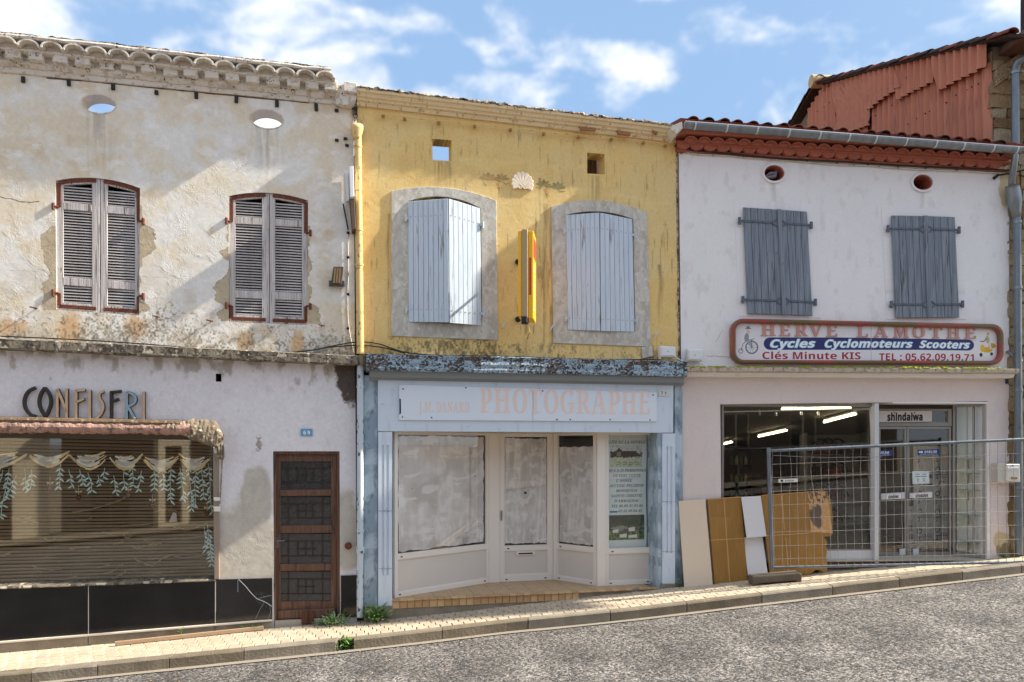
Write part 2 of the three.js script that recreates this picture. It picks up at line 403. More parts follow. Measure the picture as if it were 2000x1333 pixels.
const mapWhite = wallMap(1024, 1024, whiteU[0], whiteU[1], 0, 7.4, (u, v, o) => {
  const w = fbm(u * 1.2, v * 1.2, 3), a = fbm(u * 1.6 + w, v * 1.6, 5), sp = noise(u * 50, v * 50) - 0.5;
  const low = v < lineAt(pR(1340, 722), pR(1990, 724))(u);
  let c = low ? mix3([228, 212, 205], [220, 205, 199], a) : mix3([240, 237, 236], [234, 230, 229], a);
  for (const q of [pR(1512, 358), pR(1802, 375)]) c = mix3(c, [190, 180, 176], 0.7 * drip(u, v, q, 0.08, 0.6));
  c = mix3(c, [206, 198, 196], 0.3 * smooth(0.58, 0.8, fbm(u * 9, v * 5, 6)));
  c = mix3(c, [196, 174, 128], 0.8 * smooth(0.16, 0.3, Math.max(spot(u, v, pR(1965, 350), 0.2, 0.8), spot(u, v, pR(1958, 1060), 0.3, 0.35)) - 0.5 * fbm(u * 9, v * 6, 4)));
  c = mix3(c, [120, 110, 78], 0.8 * smooth(0.25, 0.4, spot(u, v, pR(1962, 1075), 0.25, 0.25) - 0.5 * fbm(u * 14, v * 12, 4)));
  for (const [q0, q1] of [[pR(1380, 695), pR(1432, 700)], [pR(1398, 670), pR(1412, 645)]]) {
    const t = (u - q0[0]) / (q1[0] - q0[0]), d = Math.abs(v - lerp(q0[1], q1[1], t) - 0.03 * (fbm(u * 25, 3, 3) - 0.5));
    if (t > 0 && t < 1 && d < 0.005) c = [170, 158, 152];
  }
  set(o, [c[0] + 5 * sp, c[1] + 5 * sp, c[2] + 5 * sp]);
});
const tileStoneGrey = tile(512, 1.1, (x, y, o) => {           // brushed grey wash of the window surrounds
  const w = fbm(x * 4, y * 4, 3, 4), a = fbm(x * 9 + w * 2, y * 5 + w * 3, 5, 64), b = fbm(x * 20 + 3, y * 9 + w * 5, 4, 128);
  set(o, mix3(mix3([178, 172, 160], [198, 193, 182], smooth(0.3, 0.7, a)), [224, 220, 212], 0.6 * smooth(0.46, 0.74, b * 0.6 + fbm(x * 60, y * 40 + w * 6, 4, 128) * 0.45)));
});
function woodTile(light, dark, bare, cut, my = 1.6) {
  return tile(512, 0.4, (x, y, o) => {
    const w = fbm(x * 6, y * 2, 3, 6), g = fbm(x * 60 + w * 3, y * 4, 4, 128), k = fbm(x * 22 + 9, y * 3 + w, 5, 64), f = noise(x * 120, y * 10, 128);
    let c = mix3(dark, light, smooth(0.25, 0.72, g * 0.7 + w * 0.35));
    c = mix3(c, bare, smooth(cut, cut + 0.07, k * 0.7 + f * 0.2 + w * 0.12));
    set(o, c);
  }, true, my);
}
const woodGreyMap = woodTile([208, 200, 196], [170, 162, 158], [112, 100, 92], 0.64);
const woodBlueMap = woodTile([202, 213, 224], [188, 202, 216], [120, 118, 116], 0.69);
const woodSlateMap = woodTile([136, 144, 154], [102, 108, 118], [72, 72, 76], 0.67);
const woodBrownMap = woodTile([118, 82, 60], [84, 56, 42], [58, 44, 38], 0.60);
const rustMap = tile(256, 0.3, (x, y, o) => set(o, mix3([88, 50, 38], [138, 78, 54], fbm(x * 12, y * 12, 5, 12))));
const concreteMap = tile(512, 0.9, (x, y, o) => { const a = fbm(x * 6, y * 6, 5, 6), g = noise(x * 200, y * 200, 256); set(o, mix3([118, 108, 94], [152, 142, 126], a + 0.5 * (g - 0.5))); });
const ledgeMap = tile(512, 1.7, (x, y, o) => {
  const a = fbm(x * 9, y * 7, 5, 9), b = fbm(x * 26, y * 18, 4, 26);
  let c = mix3([150, 138, 120], [112, 102, 88], a);
  c = mix3(c, [64, 58, 50], 0.9 * smooth(0.44, 0.66, fbm(x * 50, y * 40, 5, 64) * 0.5 + b * 0.3 + a * 0.25));
  set(o, mix3(c, [190, 178, 158], smooth(0.64, 0.74, b)));
});
const blueMap = tile(512, 1.9, (x, y, o) => {
  const w = fbm(x * 5, y * 5, 3, 5), a = fbm(x * 8 + w, y * 8, 5, 64), s = fbm(x * 30, y * 5, 4, 64);
  let c = mix3([212, 221, 231], [202, 212, 223], a);
  c = mix3(c, [176, 190, 204], 0.4 * smooth(0.58, 0.8, s));
  set(o, mix3(c, [150, 160, 168], 0.6 * smooth(0.68, 0.82, fbm(x * 40, y * 30, 5, 64) * 0.6 + a * 0.4)));
});
const marbleMap = tile(512, 1.2, (x, y, o) => {
  const w = fbm(x * 4, y * 3, 4, 4), a = fbm(x * 6 + w * 3, y * 4 + w * 2, 5, 64);
  let c = mix3([184, 198, 208], [142, 160, 174], smooth(0.3, 0.72, a));
  set(o, mix3(c, [96, 110, 124], 0.8 * smooth(0.56, 0.82, fbm(x * 12 + 5, y * 7 + w * 3, 6, 64))));
});
const peelMap = tile(1024, 2.6, (x, y, o) => {                // blue paint blistered off the ledge: black crust, rust-brown patches
  const w = fbm(x * 20, y * 20, 4, 20), a = fbm(x * 110 + w * 3, y * 150 + w * 2, 4, 256), b = fbm(x * 14 + 9, y * 8, 5, 64);
  let c = mix3([170, 188, 202], [128, 148, 164], fbm(x * 18, y * 30, 4, 64));
  c = mix3(c, [48, 50, 50], 0.95 * smooth(0.47, 0.60, a * 0.62 + b * 0.42));
  c = mix3(c, [98, 74, 58], smooth(0.58, 0.66, fbm(x * 90 + 50, y * 90, 4, 128) * 0.55 + b * 0.48));
  set(o, mix3(c, [206, 214, 218], 0.7 * smooth(0.68, 0.76, fbm(x * 90, y * 90, 3, 128))));
});
const genoiseMap = tile(256, 0.9, (x, y, o) => set(o, mix3([176, 102, 80], [152, 86, 68], fbm(x * 8, y * 8, 5, 8))));
const limeMap = tile(512, 1.3, (x, y, o) => { const a = fbm(x * 7, y * 7, 5, 7), b = fbm(x * 24, y * 20, 4, 32); let c = mix3([226, 219, 209], [208, 198, 184], a); c = mix3(c, [176, 162, 144], 0.7 * smooth(0.58, 0.74, b)); set(o, mix3(c, [98, 86, 72], smooth(0.66, 0.74, fbm(x * 40, y * 40, 4, 64) * 0.6 + a * 0.4))); });
const creamTrimMap = tile(512, 1.4, (x, y, o) => { const a = fbm(x * 6, y * 10, 5, 6), b = fbm(x * 30, y * 12, 4, 32); let c = mix3([234, 213, 174], [220, 196, 152], a); set(o, mix3(c, [160, 130, 92], 0.7 * smooth(0.62, 0.8, fbm(x * 44, y * 22, 5, 64)))); });
const crustMap = tile(512, 0.8, (x, y, o) => { const a = fbm(x * 30, y * 30, 4, 32), b = fbm(x * 9, y * 9, 4, 9); let c = mix3([92, 78, 64], [190, 172, 148], smooth(0.35, 0.65, a)); set(o, mix3(c, [48, 42, 36], smooth(0.52, 0.62, b))); });
const sheetMap = tile(512, 1.8, (x, y, o) => { const a = fbm(x * 5, y * 3, 5, 5), s = fbm(x * 22, y * 2.5, 4, 32); let c = mix3([204, 136, 106], [186, 118, 92], a); set(o, mix3(c, [128, 82, 66], 0.5 * smooth(0.58, 0.8, s))); });
const stoneMap = tile(512, 0.8, (x, y, o) => { const a = fbm(x * 8, y * 8, 5, 8), b = fbm(x * 28, y * 28, 4, 32); let c = mix3([192, 172, 140], [150, 132, 106], a); c = mix3(c, [98, 84, 66], smooth(0.55, 0.68, b)); set(o, mix3(c, [226, 214, 190], smooth(0.68, 0.76, b))); });
const zincMap = tile(256, 0.7, (x, y, o) => { const a = fbm(x * 10, y * 4, 5, 10); set(o, mix3([120, 127, 133], [152, 159, 165], a)); });
const pipeCreamMap = tile(256, 1.1, (x, y, o) => { const a = fbm(x * 8, y * 8, 5, 8), b = fbm(x * 24, y * 14, 4, 32); set(o, mix3(mix3([230, 198, 132], [216, 182, 116], a), [150, 122, 84], smooth(0.66, 0.76, b))); });
const pipeBlueMap = tile(256, 1.1, (x, y, o) => { const a = fbm(x * 8, y * 5, 5, 8), b = fbm(x * 20, y * 14, 4, 32); set(o, mix3(mix3([206, 216, 224], [186, 198, 206], a), [86, 88, 90], smooth(0.68, 0.74, b))); });
const asphaltMap = tile(1024, 2.4, (x, y, o) => {
  const g = noise(x * 96, y * 96, 96), g2 = noise(x * 200 + 7, y * 200, 200), a = fbm(x * 5, y * 5, 5, 5);
  const k = clamp(0.5 + 1.5 * (g * 0.6 + g2 * 0.55 - 0.58));
  let c = mix3([34, 33, 33], [168, 160, 152], k);
  c = mix3(c, [96, 91, 87], 0.22);
  const d = 0.70 + 0.5 * a;
  set(o, [c[0] * d, c[1] * d, c[2] * d]);
});
const asphaltBump = tile(1024, 2.4, (x, y, o) => grey(o, 255 * clamp(noise(x * 96, y * 96, 96) * 0.6 + noise(x * 200 + 7, y * 200, 200) * 0.5 - 0.1)), false);
const paverMaps = [[222, 203, 176], [214, 193, 164], [206, 188, 164]].map((q, i) => tile(128, 0.4, (x, y, o) => { const a = fbm(x * 6 + i * 9, y * 6, 4, 64), g = noise(x * 60, y * 60, 64); const d = 0.70 + 0.18 * a + 0.14 * g; set(o, [q[0] * d, q[1] * d, q[2] * d]); }));
const washMap = (seed) => texture(512, 512, (x, y, o) => {     // whitewash brushed on the inside of shop panes; bare glass where alpha is 0
  const w = fbm(x * 3 + seed, y * 3, 3), s = fbm(x * 22 + w * 4 + seed, y * 5 + w * 6, 4), t = fbm(x * 6 + seed * 3, y * 20 + w * 3, 4), v = fbm(x * 5 + seed, y * 4 + 3, 4);
  let c = mix3([196, 190, 186], [222, 217, 213], smooth(0.3, 0.7, s * 0.6 + t * 0.4));
  c = mix3(c, [172, 166, 160], 0.7 * smooth(0.5, 0.7, v * 0.7 + t * 0.35));
  c = mix3(c, [232, 228, 224], 0.6 * smooth(0.58, 0.7, t));
  set(o, c);
  const e = Math.min(x, 1 - x, y, 1 - y), rag = 0.006 + 0.028 * fbm(x * 14 + seed, y * 14, 3);
  const chip = fbm(x * 24 + seed * 7, y * 24, 3);
  o[3] = e < rag || chip > 0.9 ? 0 : 255;
});
const clothMap = tile(512, 1.2, (x, y, o) => { const a = fbm(x * 7, y * 7, 5, 7), b = fbm(x * 20, y * 14, 4, 32); set(o, mix3(mix3([190, 152, 138], [160, 124, 110], a), [120, 98, 84], smooth(0.58, 0.74, b))); });
const tarpMap = tile(512, 1.0, (x, y, o) => { const a = fbm(x * 7, y * 7, 5, 7), b = fbm(x * 26, y * 22, 4, 32); set(o, mix3(mix3([140, 124, 104], [106, 94, 78], a), [190, 172, 148], smooth(0.6, 0.74, b))); });

// ---------------------------------------------------------------- materials
const M = {
  cream: std({ map: mapCream, bumpMap: bumpPlaster, bumpScale: 0.008, roughness: 0.95 }),
  yellow: std({ map: mapYellow, bumpMap: bumpPlaster, bumpScale: 0.006, roughness: 0.9 }),
  white: std({ map: mapWhite, bumpMap: bumpSmooth, bumpScale: 0.006, roughness: 0.85 }),
  surround: std({ map: tileStoneGrey, bumpMap: bumpPlaster, bumpScale: 0.006, roughness: 0.95 }),
  lime: std({ map: limeMap, bumpMap: bumpGrain, bumpScale: 0.004, roughness: 0.95 }),
  trim: std({ map: creamTrimMap, bumpMap: bumpGrain, bumpScale: 0.002, roughness: 0.9 }),
  crust: std({ map: crustMap, bumpMap: bumpGrain, bumpScale: 0.01, roughness: 1 }),
  woodGrey: std({ map: woodGreyMap, bumpMap: bumpWood, bumpScale: 0.003, roughness: 0.9 }),
  woodBlue: std({ map: woodBlueMap, bumpMap: bumpWood, bumpScale: 0.002, roughness: 0.75 }),
  woodSlate: std({ map: woodSlateMap, bumpMap: bumpWood, bumpScale: 0.0025, roughness: 0.7 }),
  woodBrown: phys({ map: woodBrownMap, bumpMap: bumpWood, bumpScale: 0.002, roughness: 0.55, clearcoat: 0.15, clearcoatRoughness: 0.4 }),
  rust: std({ map: rustMap, bumpMap: bumpGrain, bumpScale: 0.002, roughness: 0.85, metalness: 0.2 }),
  iron: std({ color: rgb(52, 50, 50), roughness: 0.7, metalness: 0.4 }),
  slateIron: std({ color: rgb(96, 104, 116), roughness: 0.6, metalness: 0.3 }),
  paleIron: std({ color: rgb(196, 204, 210), roughness: 0.6, metalness: 0.2 }),
  concrete: std({ map: concreteMap, bumpMap: bumpGrain, bumpScale: 0.006, roughness: 0.95 }),
  paleConcrete: std({ color: rgb(178, 168, 152), bumpMap: bumpGrain, bumpScale: 0.004, roughness: 0.95 }),
  ledge: std({ map: ledgeMap, bumpMap: bumpGrain, bumpScale: 0.006, roughness: 0.95 }),
  blue: std({ map: blueMap, bumpMap: bumpSmooth, bumpScale: 0.004, roughness: 0.7 }),
  marble: std({ map: marbleMap, bumpMap: bumpSmooth, bumpScale: 0.004, roughness: 0.6 }),
  peel: std({ map: peelMap, bumpMap: bumpGrain, bumpScale: 0.012, roughness: 0.85 }),
  greyPaint: std({ color: rgb(132, 138, 142), bumpMap: bumpSmooth, bumpScale: 0.003, roughness: 0.75 }),
  genoise: std({ map: genoiseMap, bumpMap: bumpSmooth, bumpScale: 0.003, roughness: 0.8 }),
  tileClay: std({ map: genoiseMap, color: rgb(190, 170, 160), bumpMap: bumpGrain, bumpScale: 0.004, roughness: 0.95 }),
  darkTile: std({ map: stoneMap, color: rgb(96, 78, 74), bumpMap: bumpGrain, bumpScale: 0.004, roughness: 0.95 }),
  sheet: std({ map: sheetMap, bumpMap: bumpSmooth, bumpScale: 0.003, roughness: 0.75, side: THREE.DoubleSide }),
  stone: std({ map: stoneMap, bumpMap: bumpGrain, bumpScale: 0.012, roughness: 0.95 }),
  mortar: std({ color: rgb(124, 110, 90), bumpMap: bumpGrain, bumpScale: 0.01, roughness: 1 }),
  zinc: std({ map: zincMap, roughness: 0.38, metalness: 0.75 }),
  zincBright: std({ color: rgb(214, 218, 220), roughness: 0.35, metalness: 0.7 }),
  galvanised: std({ map: zincMap, color: rgb(225, 228, 230), roughness: 0.42, metalness: 0.6 }),
  pipeCream: std({ map: pipeCreamMap, roughness: 0.6 }),
  pipeBlue: std({ map: pipeBlueMap, roughness: 0.55 }),
  aluminium: std({ color: rgb(230, 221, 211), roughness: 0.5, bumpMap: bumpSmooth, bumpScale: 0.001 }),
  panelGrey: std({ color: rgb(212, 203, 194), roughness: 0.55, bumpMap: bumpSmooth, bumpScale: 0.002 }),
  shopMetal: std({ color: rgb(150, 146, 142), roughness: 0.4, metalness: 0.6 }),
  shopWhite: std({ color: rgb(206, 206, 208), roughness: 0.45 }),
  rubber: std({ color: rgb(24, 23, 23), roughness: 0.8 }),
  glass: phys({ color: 0xffffff, transmission: 1, roughness: 0.015, thickness: 0, ior: 1.55 }),
  oldGlass: phys({ color: rgb(250, 248, 242), transmission: 1, roughness: 0.02, thickness: 0, ior: 1.72 }),
  obscureGlass: phys({ color: rgb(62, 60, 60), roughness: 0.14, bumpMap: bumpCloth, bumpScale: 0.006, clearcoat: 0.7, clearcoatRoughness: 0.08 }),
  plasticWhite: std({ color: rgb(226, 226, 226), roughness: 0.45 }),
  clayTile: std({ map: tile(256, 0.5, (x, y, o) => set(o, mix3([208, 172, 126], [186, 150, 106], fbm(x * 9, y * 9, 5, 9)))), bumpMap: bumpGrain, bumpScale: 0.002, roughness: 0.6 }),
  redTile: std({ map: tile(256, 0.5, (x, y, o) => set(o, mix3([96, 56, 50], [74, 44, 42], fbm(x * 9, y * 9, 4, 9)))), roughness: 0.45 }),
  cloth: std({ map: clothMap, bumpMap: bumpCloth, bumpScale: 0.02, roughness: 0.95, side: THREE.DoubleSide }),
  tarp: std({ map: tarpMap, bumpMap: bumpCloth, bumpScale: 0.02, roughness: 0.9, side: THREE.DoubleSide }),
  leafGreen: std({ color: rgb(108, 146, 56), roughness: 0.6, side: THREE.DoubleSide }),
  leafDark: std({ color: rgb(74, 112, 48), roughness: 0.6, side: THREE.DoubleSide }),
  leafPale: std({ color: rgb(150, 170, 120), roughness: 0.6, side: THREE.DoubleSide }),
  interior: std({ color: rgb(92, 84, 76), roughness: 0.95 }),
  interiorDark: std({ color: rgb(46, 41, 38), roughness: 0.95 }),
  cable: std({ color: rgb(30, 29, 29), roughness: 0.6 }),
};
function print(map, more = {}) { return std({ map, roughness: 0.6, ...more }); }

// ---------------------------------------------------------------- the street: road, pavement, kerb
function through(list, x) {                                    // a smooth curve through surveyed points
  let i = 0; while (i < list.length - 2 && x > list[i + 1][0]) i++;
  const [x0, y0] = list[i], [x1, y1] = list[i + 1];
  const s = (k) => { const a = list[Math.max(0, k - 1)], b = list[Math.min(list.length - 1, k + 1)]; return (b[1] - a[1]) / (b[0] - a[0]); };
  if (x < list[0][0]) return list[0][1] + (x - list[0][0]) * s(0);
  if (x > list[list.length - 1][0]) return list[list.length - 1][1] + (x - list[list.length - 1][0]) * s(list.length - 1);
  const h = x1 - x0, t = (x - x0) / h, t2 = t * t, t3 = t2 * t;
  return y0 * (2 * t3 - 3 * t2 + 1) + y1 * (3 * t2 - 2 * t3) + h * s(i) * (t3 - 2 * t2 + t) + h * s(i + 1) * (t3 - t2);
}
const roadLine = [[-14, -0.66], [-8, -0.40], [-3.35, -0.18], [0.21, 0.0], [3.52, 0.286], [6.58, 0.543], [10, 0.83], [16, 1.33]];
const baseLine = [[-14, -0.48], [-8, -0.205], [-5.44, -0.106], [-3.35, -0.01], [-1.71, 0.04], [0.5, 0.175], [2.6, 0.31], [4.09, 0.446], [7.8, 0.70], [10, 0.86], [16, 1.33]];
const roadY = (x) => through(roadLine, x);
const baseY = (x) => through(baseLine, x);
const kerbZ = (x) => -(10.35 + (x < 0 ? 0.225 * x : 0.13 * x) + 0.1 * Math.exp(-x * x / 2));
const wallZ = (x) => x < meet.x ? -(11.5 + x * Math.tan(A.turn)) : meet.z - (x - meet.x) * Math.tan(R.turn);
const KERB = 0.15, KW = 0.15;
// height of the pavement between kerb and wall
function paveY(x, z) { const k = kerbZ(x), w = wallZ(x), t = clamp((z - k) / (w - k), 0, 1.3); return lerp(roadY(x) + KERB, baseY(x), t); }
{
  const ground = structure('ground', 'bare ground the whole street stands on', ROAD);
  const g = grid(60, 8, (s, t) => { const x = lerp(-300, 300, s), z = lerp(300, -300, t); return [x, (Math.abs(x) < 40 ? roadY(clamp(x, -30, 30)) : roadY(Math.sign(x) * 30)) - 0.6, z]; });
  part('ground_sheet', g, M.mortar, ground);
  const road = structure('road', 'worn grey asphalt road climbing gently past the houses', ROAD);
  const asphalt = std({ map: asphaltMap, bumpMap: asphaltBump, bumpScale: 0.012, roughness: 0.9 });
  const rg = grid(150, 24, (s, t) => {
    const x = lerp(-36, 36, s), k = kerbZ(clamp(x, -16, 16)) - 0.25, z = lerp(k, 4.2, t);
    return [x, roadY(clamp(x, -20, 20)) + 0.03 * Math.sin(Math.PI * t) + 0.004 * (fbm(x * 1.3, z * 1.3, 3) - 0.5), z];
  });
  part('asphalt_surface', rg, asphalt, road);
  const strip = grid(120, 1, (s, t) => { const x = lerp(-14, 13, s); return [x, roadY(x) + 0.014, kerbZ(x) + lerp(-0.02, 0.10 + 0.03 * fbm(x * 2, 4, 3), t)]; });
  part('gutter_strip', strip, std({ color: rgb(146, 136, 122), bumpMap: bumpGrain, bumpScale: 0.004, roughness: 0.95 }), road);
  const pave = structure('pavement', 'narrow paved footway with concrete kerb along the shopfronts', ROAD);
  const bed = grid(120, 6, (s, t) => { const x = lerp(-14, 13, s), k = kerbZ(x) - KW + 0.02, w = wallZ(x) - 0.5, z = lerp(k, w, t); return [x, paveY(x, z) - 0.022, z]; });
  part('sand_bed', bed, std({ color: rgb(150, 124, 92), roughness: 1, bumpMap: bumpGrain, bumpScale: 0.006 }), pave);
  // kerb stones, joint by joint
  const joints = [-14, -12.6, -11.3, -9.9, -8.4, -7.3];
  for (const px of [60, 190, 330, 476, 656]) { let X = 0; for (let k = 0; k < 30; k++) X = (px - CX) / FOCAL * -kerbZ(X); joints.push(X); }
  const after = [];
  for (const px of [690, 863.5, 1031.5, 1192.5, 1342, 1489, 1627, 1758, 1881, 1996]) { let X = 0; for (let k = 0; k < 30; k++) X = (px - CX) / FOCAL * -kerbZ(X); after.push(X); }
  for (let x = after[after.length - 1] + 1.05; x < 13; x += 1.05) after.push(x);
  const kerbMats = [M.concrete, std({ map: concreteMap, color: rgb(236, 232, 226), bumpMap: bumpGrain, bumpScale: 0.006, roughness: 0.95 }), std({ map: concreteMap, color: rgb(222, 216, 206), bumpMap: bumpGrain, bumpScale: 0.006, roughness: 0.95 })];
  let ki = 0;
  for (const run of [joints, after]) for (let i = 0; i + 1 < run.length; i++) {
    const x0 = run[i] + 0.006, x1 = run[i + 1] - 0.006, b = 0.018, up = rnd(-0.006, 0.006);
    const prof = [[-KW, -0.25], [-0.004, -0.25], [0, KERB - b], [-b, KERB], [-KW, KERB]];
    const g = new THREE.ExtrudeGeometry(new THREE.Shape(prof.map((q) => new THREE.Vector2(...q))), { depth: 1, steps: 4, bevelEnabled: false });
    const p = g.attributes.position;
    for (let k = 0; k < p.count; k++) { const x = lerp(x0, x1, p.getZ(k)), zz = p.getX(k), yy = p.getY(k); p.setXYZ(k, x, roadY(x) + yy + up + 0.004 * (noise(x * 7, yy * 20) - 0.5), kerbZ(x) + zz + 0.006 * (noise(x * 6 + 5, yy * 30) - 0.5)); }
    part('kerb_stone', flip(g), kerbMats[ki++ % 3], pave);
  }
  // pavers in running bond, each lying on the bed
  const L = 0.155, D = 0.15, H = 0.05, gap = 0.005;
  const paverGeos = [0, 1, 2].map((k) => { const g = plain(bx(-L / 2 + gap / 2, L / 2 - gap / 2, -D / 2 + gap / 2, D / 2 - gap / 2, -H, 0, 0.006)); g.rotateX(-Math.PI / 2); boxUV(g, k * 0.13, k * 0.2); return g; });
  const paverMats = paverMaps.map((m) => std({ map: m, roughness: 0.9, bumpMap: bumpGrain, bumpScale: 0.002 }));
  const spots = [];
  for (let r = 0; r < 12; r++) for (let i = -62; i < 62; i++) {
    const x = (i + (r % 2) * 0.5) * L + 0.03, z = kerbZ(x) - KW - 0.012 - (r + 0.5) * D;
    if (x < -8.8 || x > 9.6) continue;
    if (z - D * 0.4 < wallZ(x) - 0.02) continue;
    spots.push([x, z, r, i]);
  }
  spots.sort((a, b) => Math.hypot(a[0], a[1]) * (Math.abs(a[0] / a[1]) > 0.72 ? 9 : 1) - Math.hypot(b[0], b[1]) * (Math.abs(b[0] / b[1]) > 0.72 ? 9 : 1));
  const rest = [];
  reseed(33);
  spots.forEach(([x, z, r, i], k) => {
    const dx = 0.05, slope = Math.atan((paveY(x + dx, z) - paveY(x - dx, z)) / (2 * dx)), yaw = Math.atan(x < 0 ? 0.225 : 0.13), v = Math.floor(rnd(0, 3)), y = paveY(x, z) + rnd(-0.003, 0.003), tilt = rnd(-0.012, 0.012);
    if (k < 300) put('paver', paverGeos[v], paverMats[Math.floor(rnd(0, 3))], pave, [x, y, z], [tilt, yaw, slope + tilt]);
    else {
      const g = paverGeos[v].clone(), m = new THREE.Matrix4().makeRotationFromEuler(new THREE.Euler(tilt, yaw, slope + tilt)).setPosition(x, y, z);
      rest.push(g.applyMatrix4(m));
    }
  });
  if (rest.length) { const g = mergeGeometries(rest); g.keepUV = true; part('far_pavers', g, paverMats[0], pave, { kind: 'stuff' }); }
  // dry leaves and chips blown over road and pavement
  const leaf = new THREE.CircleGeometry(0.018, 5); leaf.rotateX(-Math.PI / 2); leaf.scale(1, 1, 0.6);
  const litter = new THREE.InstancedMesh(leaf, std({ roughness: 0.9, side: THREE.DoubleSide }), 900);
  reseed(5);
  const d = new THREE.Object3D();
  for (let k = 0; k < 900; k++) {
    const onWalk = k < 200, x = rnd(-7, 8);
    let z, y;
    if (onWalk) { z = lerp(kerbZ(x) - 0.16, wallZ(x) + 0.05, rnd()); y = paveY(x, z) + 0.008; } else { const t = rnd() ** 2.2; z = kerbZ(x) + 0.03 + t * 3.4; y = roadY(x) + 0.03 * Math.sin(Math.PI * 0.02) + 0.012 + 0.03 * Math.sin(Math.PI * clamp((z - kerbZ(x)) / 14.5)); }
    if (!onWalk && fbm(x * 1.1, z * 1.6, 3) < 0.47) { x; }
    d.position.set(x, y, z); d.rotation.set(rnd(-0.25, 0.25), rnd(0, 6.3), rnd(-0.25, 0.25));
    d.scale.setScalar(rnd(0.25, 0.8)); d.updateMatrix();
    litter.setMatrixAt(k, d.matrix);
    const c = rnd(); litter.setColorAt(k, c < 0.5 ? rgb(206, 150, 84) : c < 0.75 ? rgb(170, 122, 74) : rgb(214, 190, 150));
  }
  litter.name = 'leaf_litter';
  litter.userData = { kind: 'stuff', label: 'scattered dry leaf scraps on the road and footway', category: 'leaf litter' };
  scene.add(litter);
}

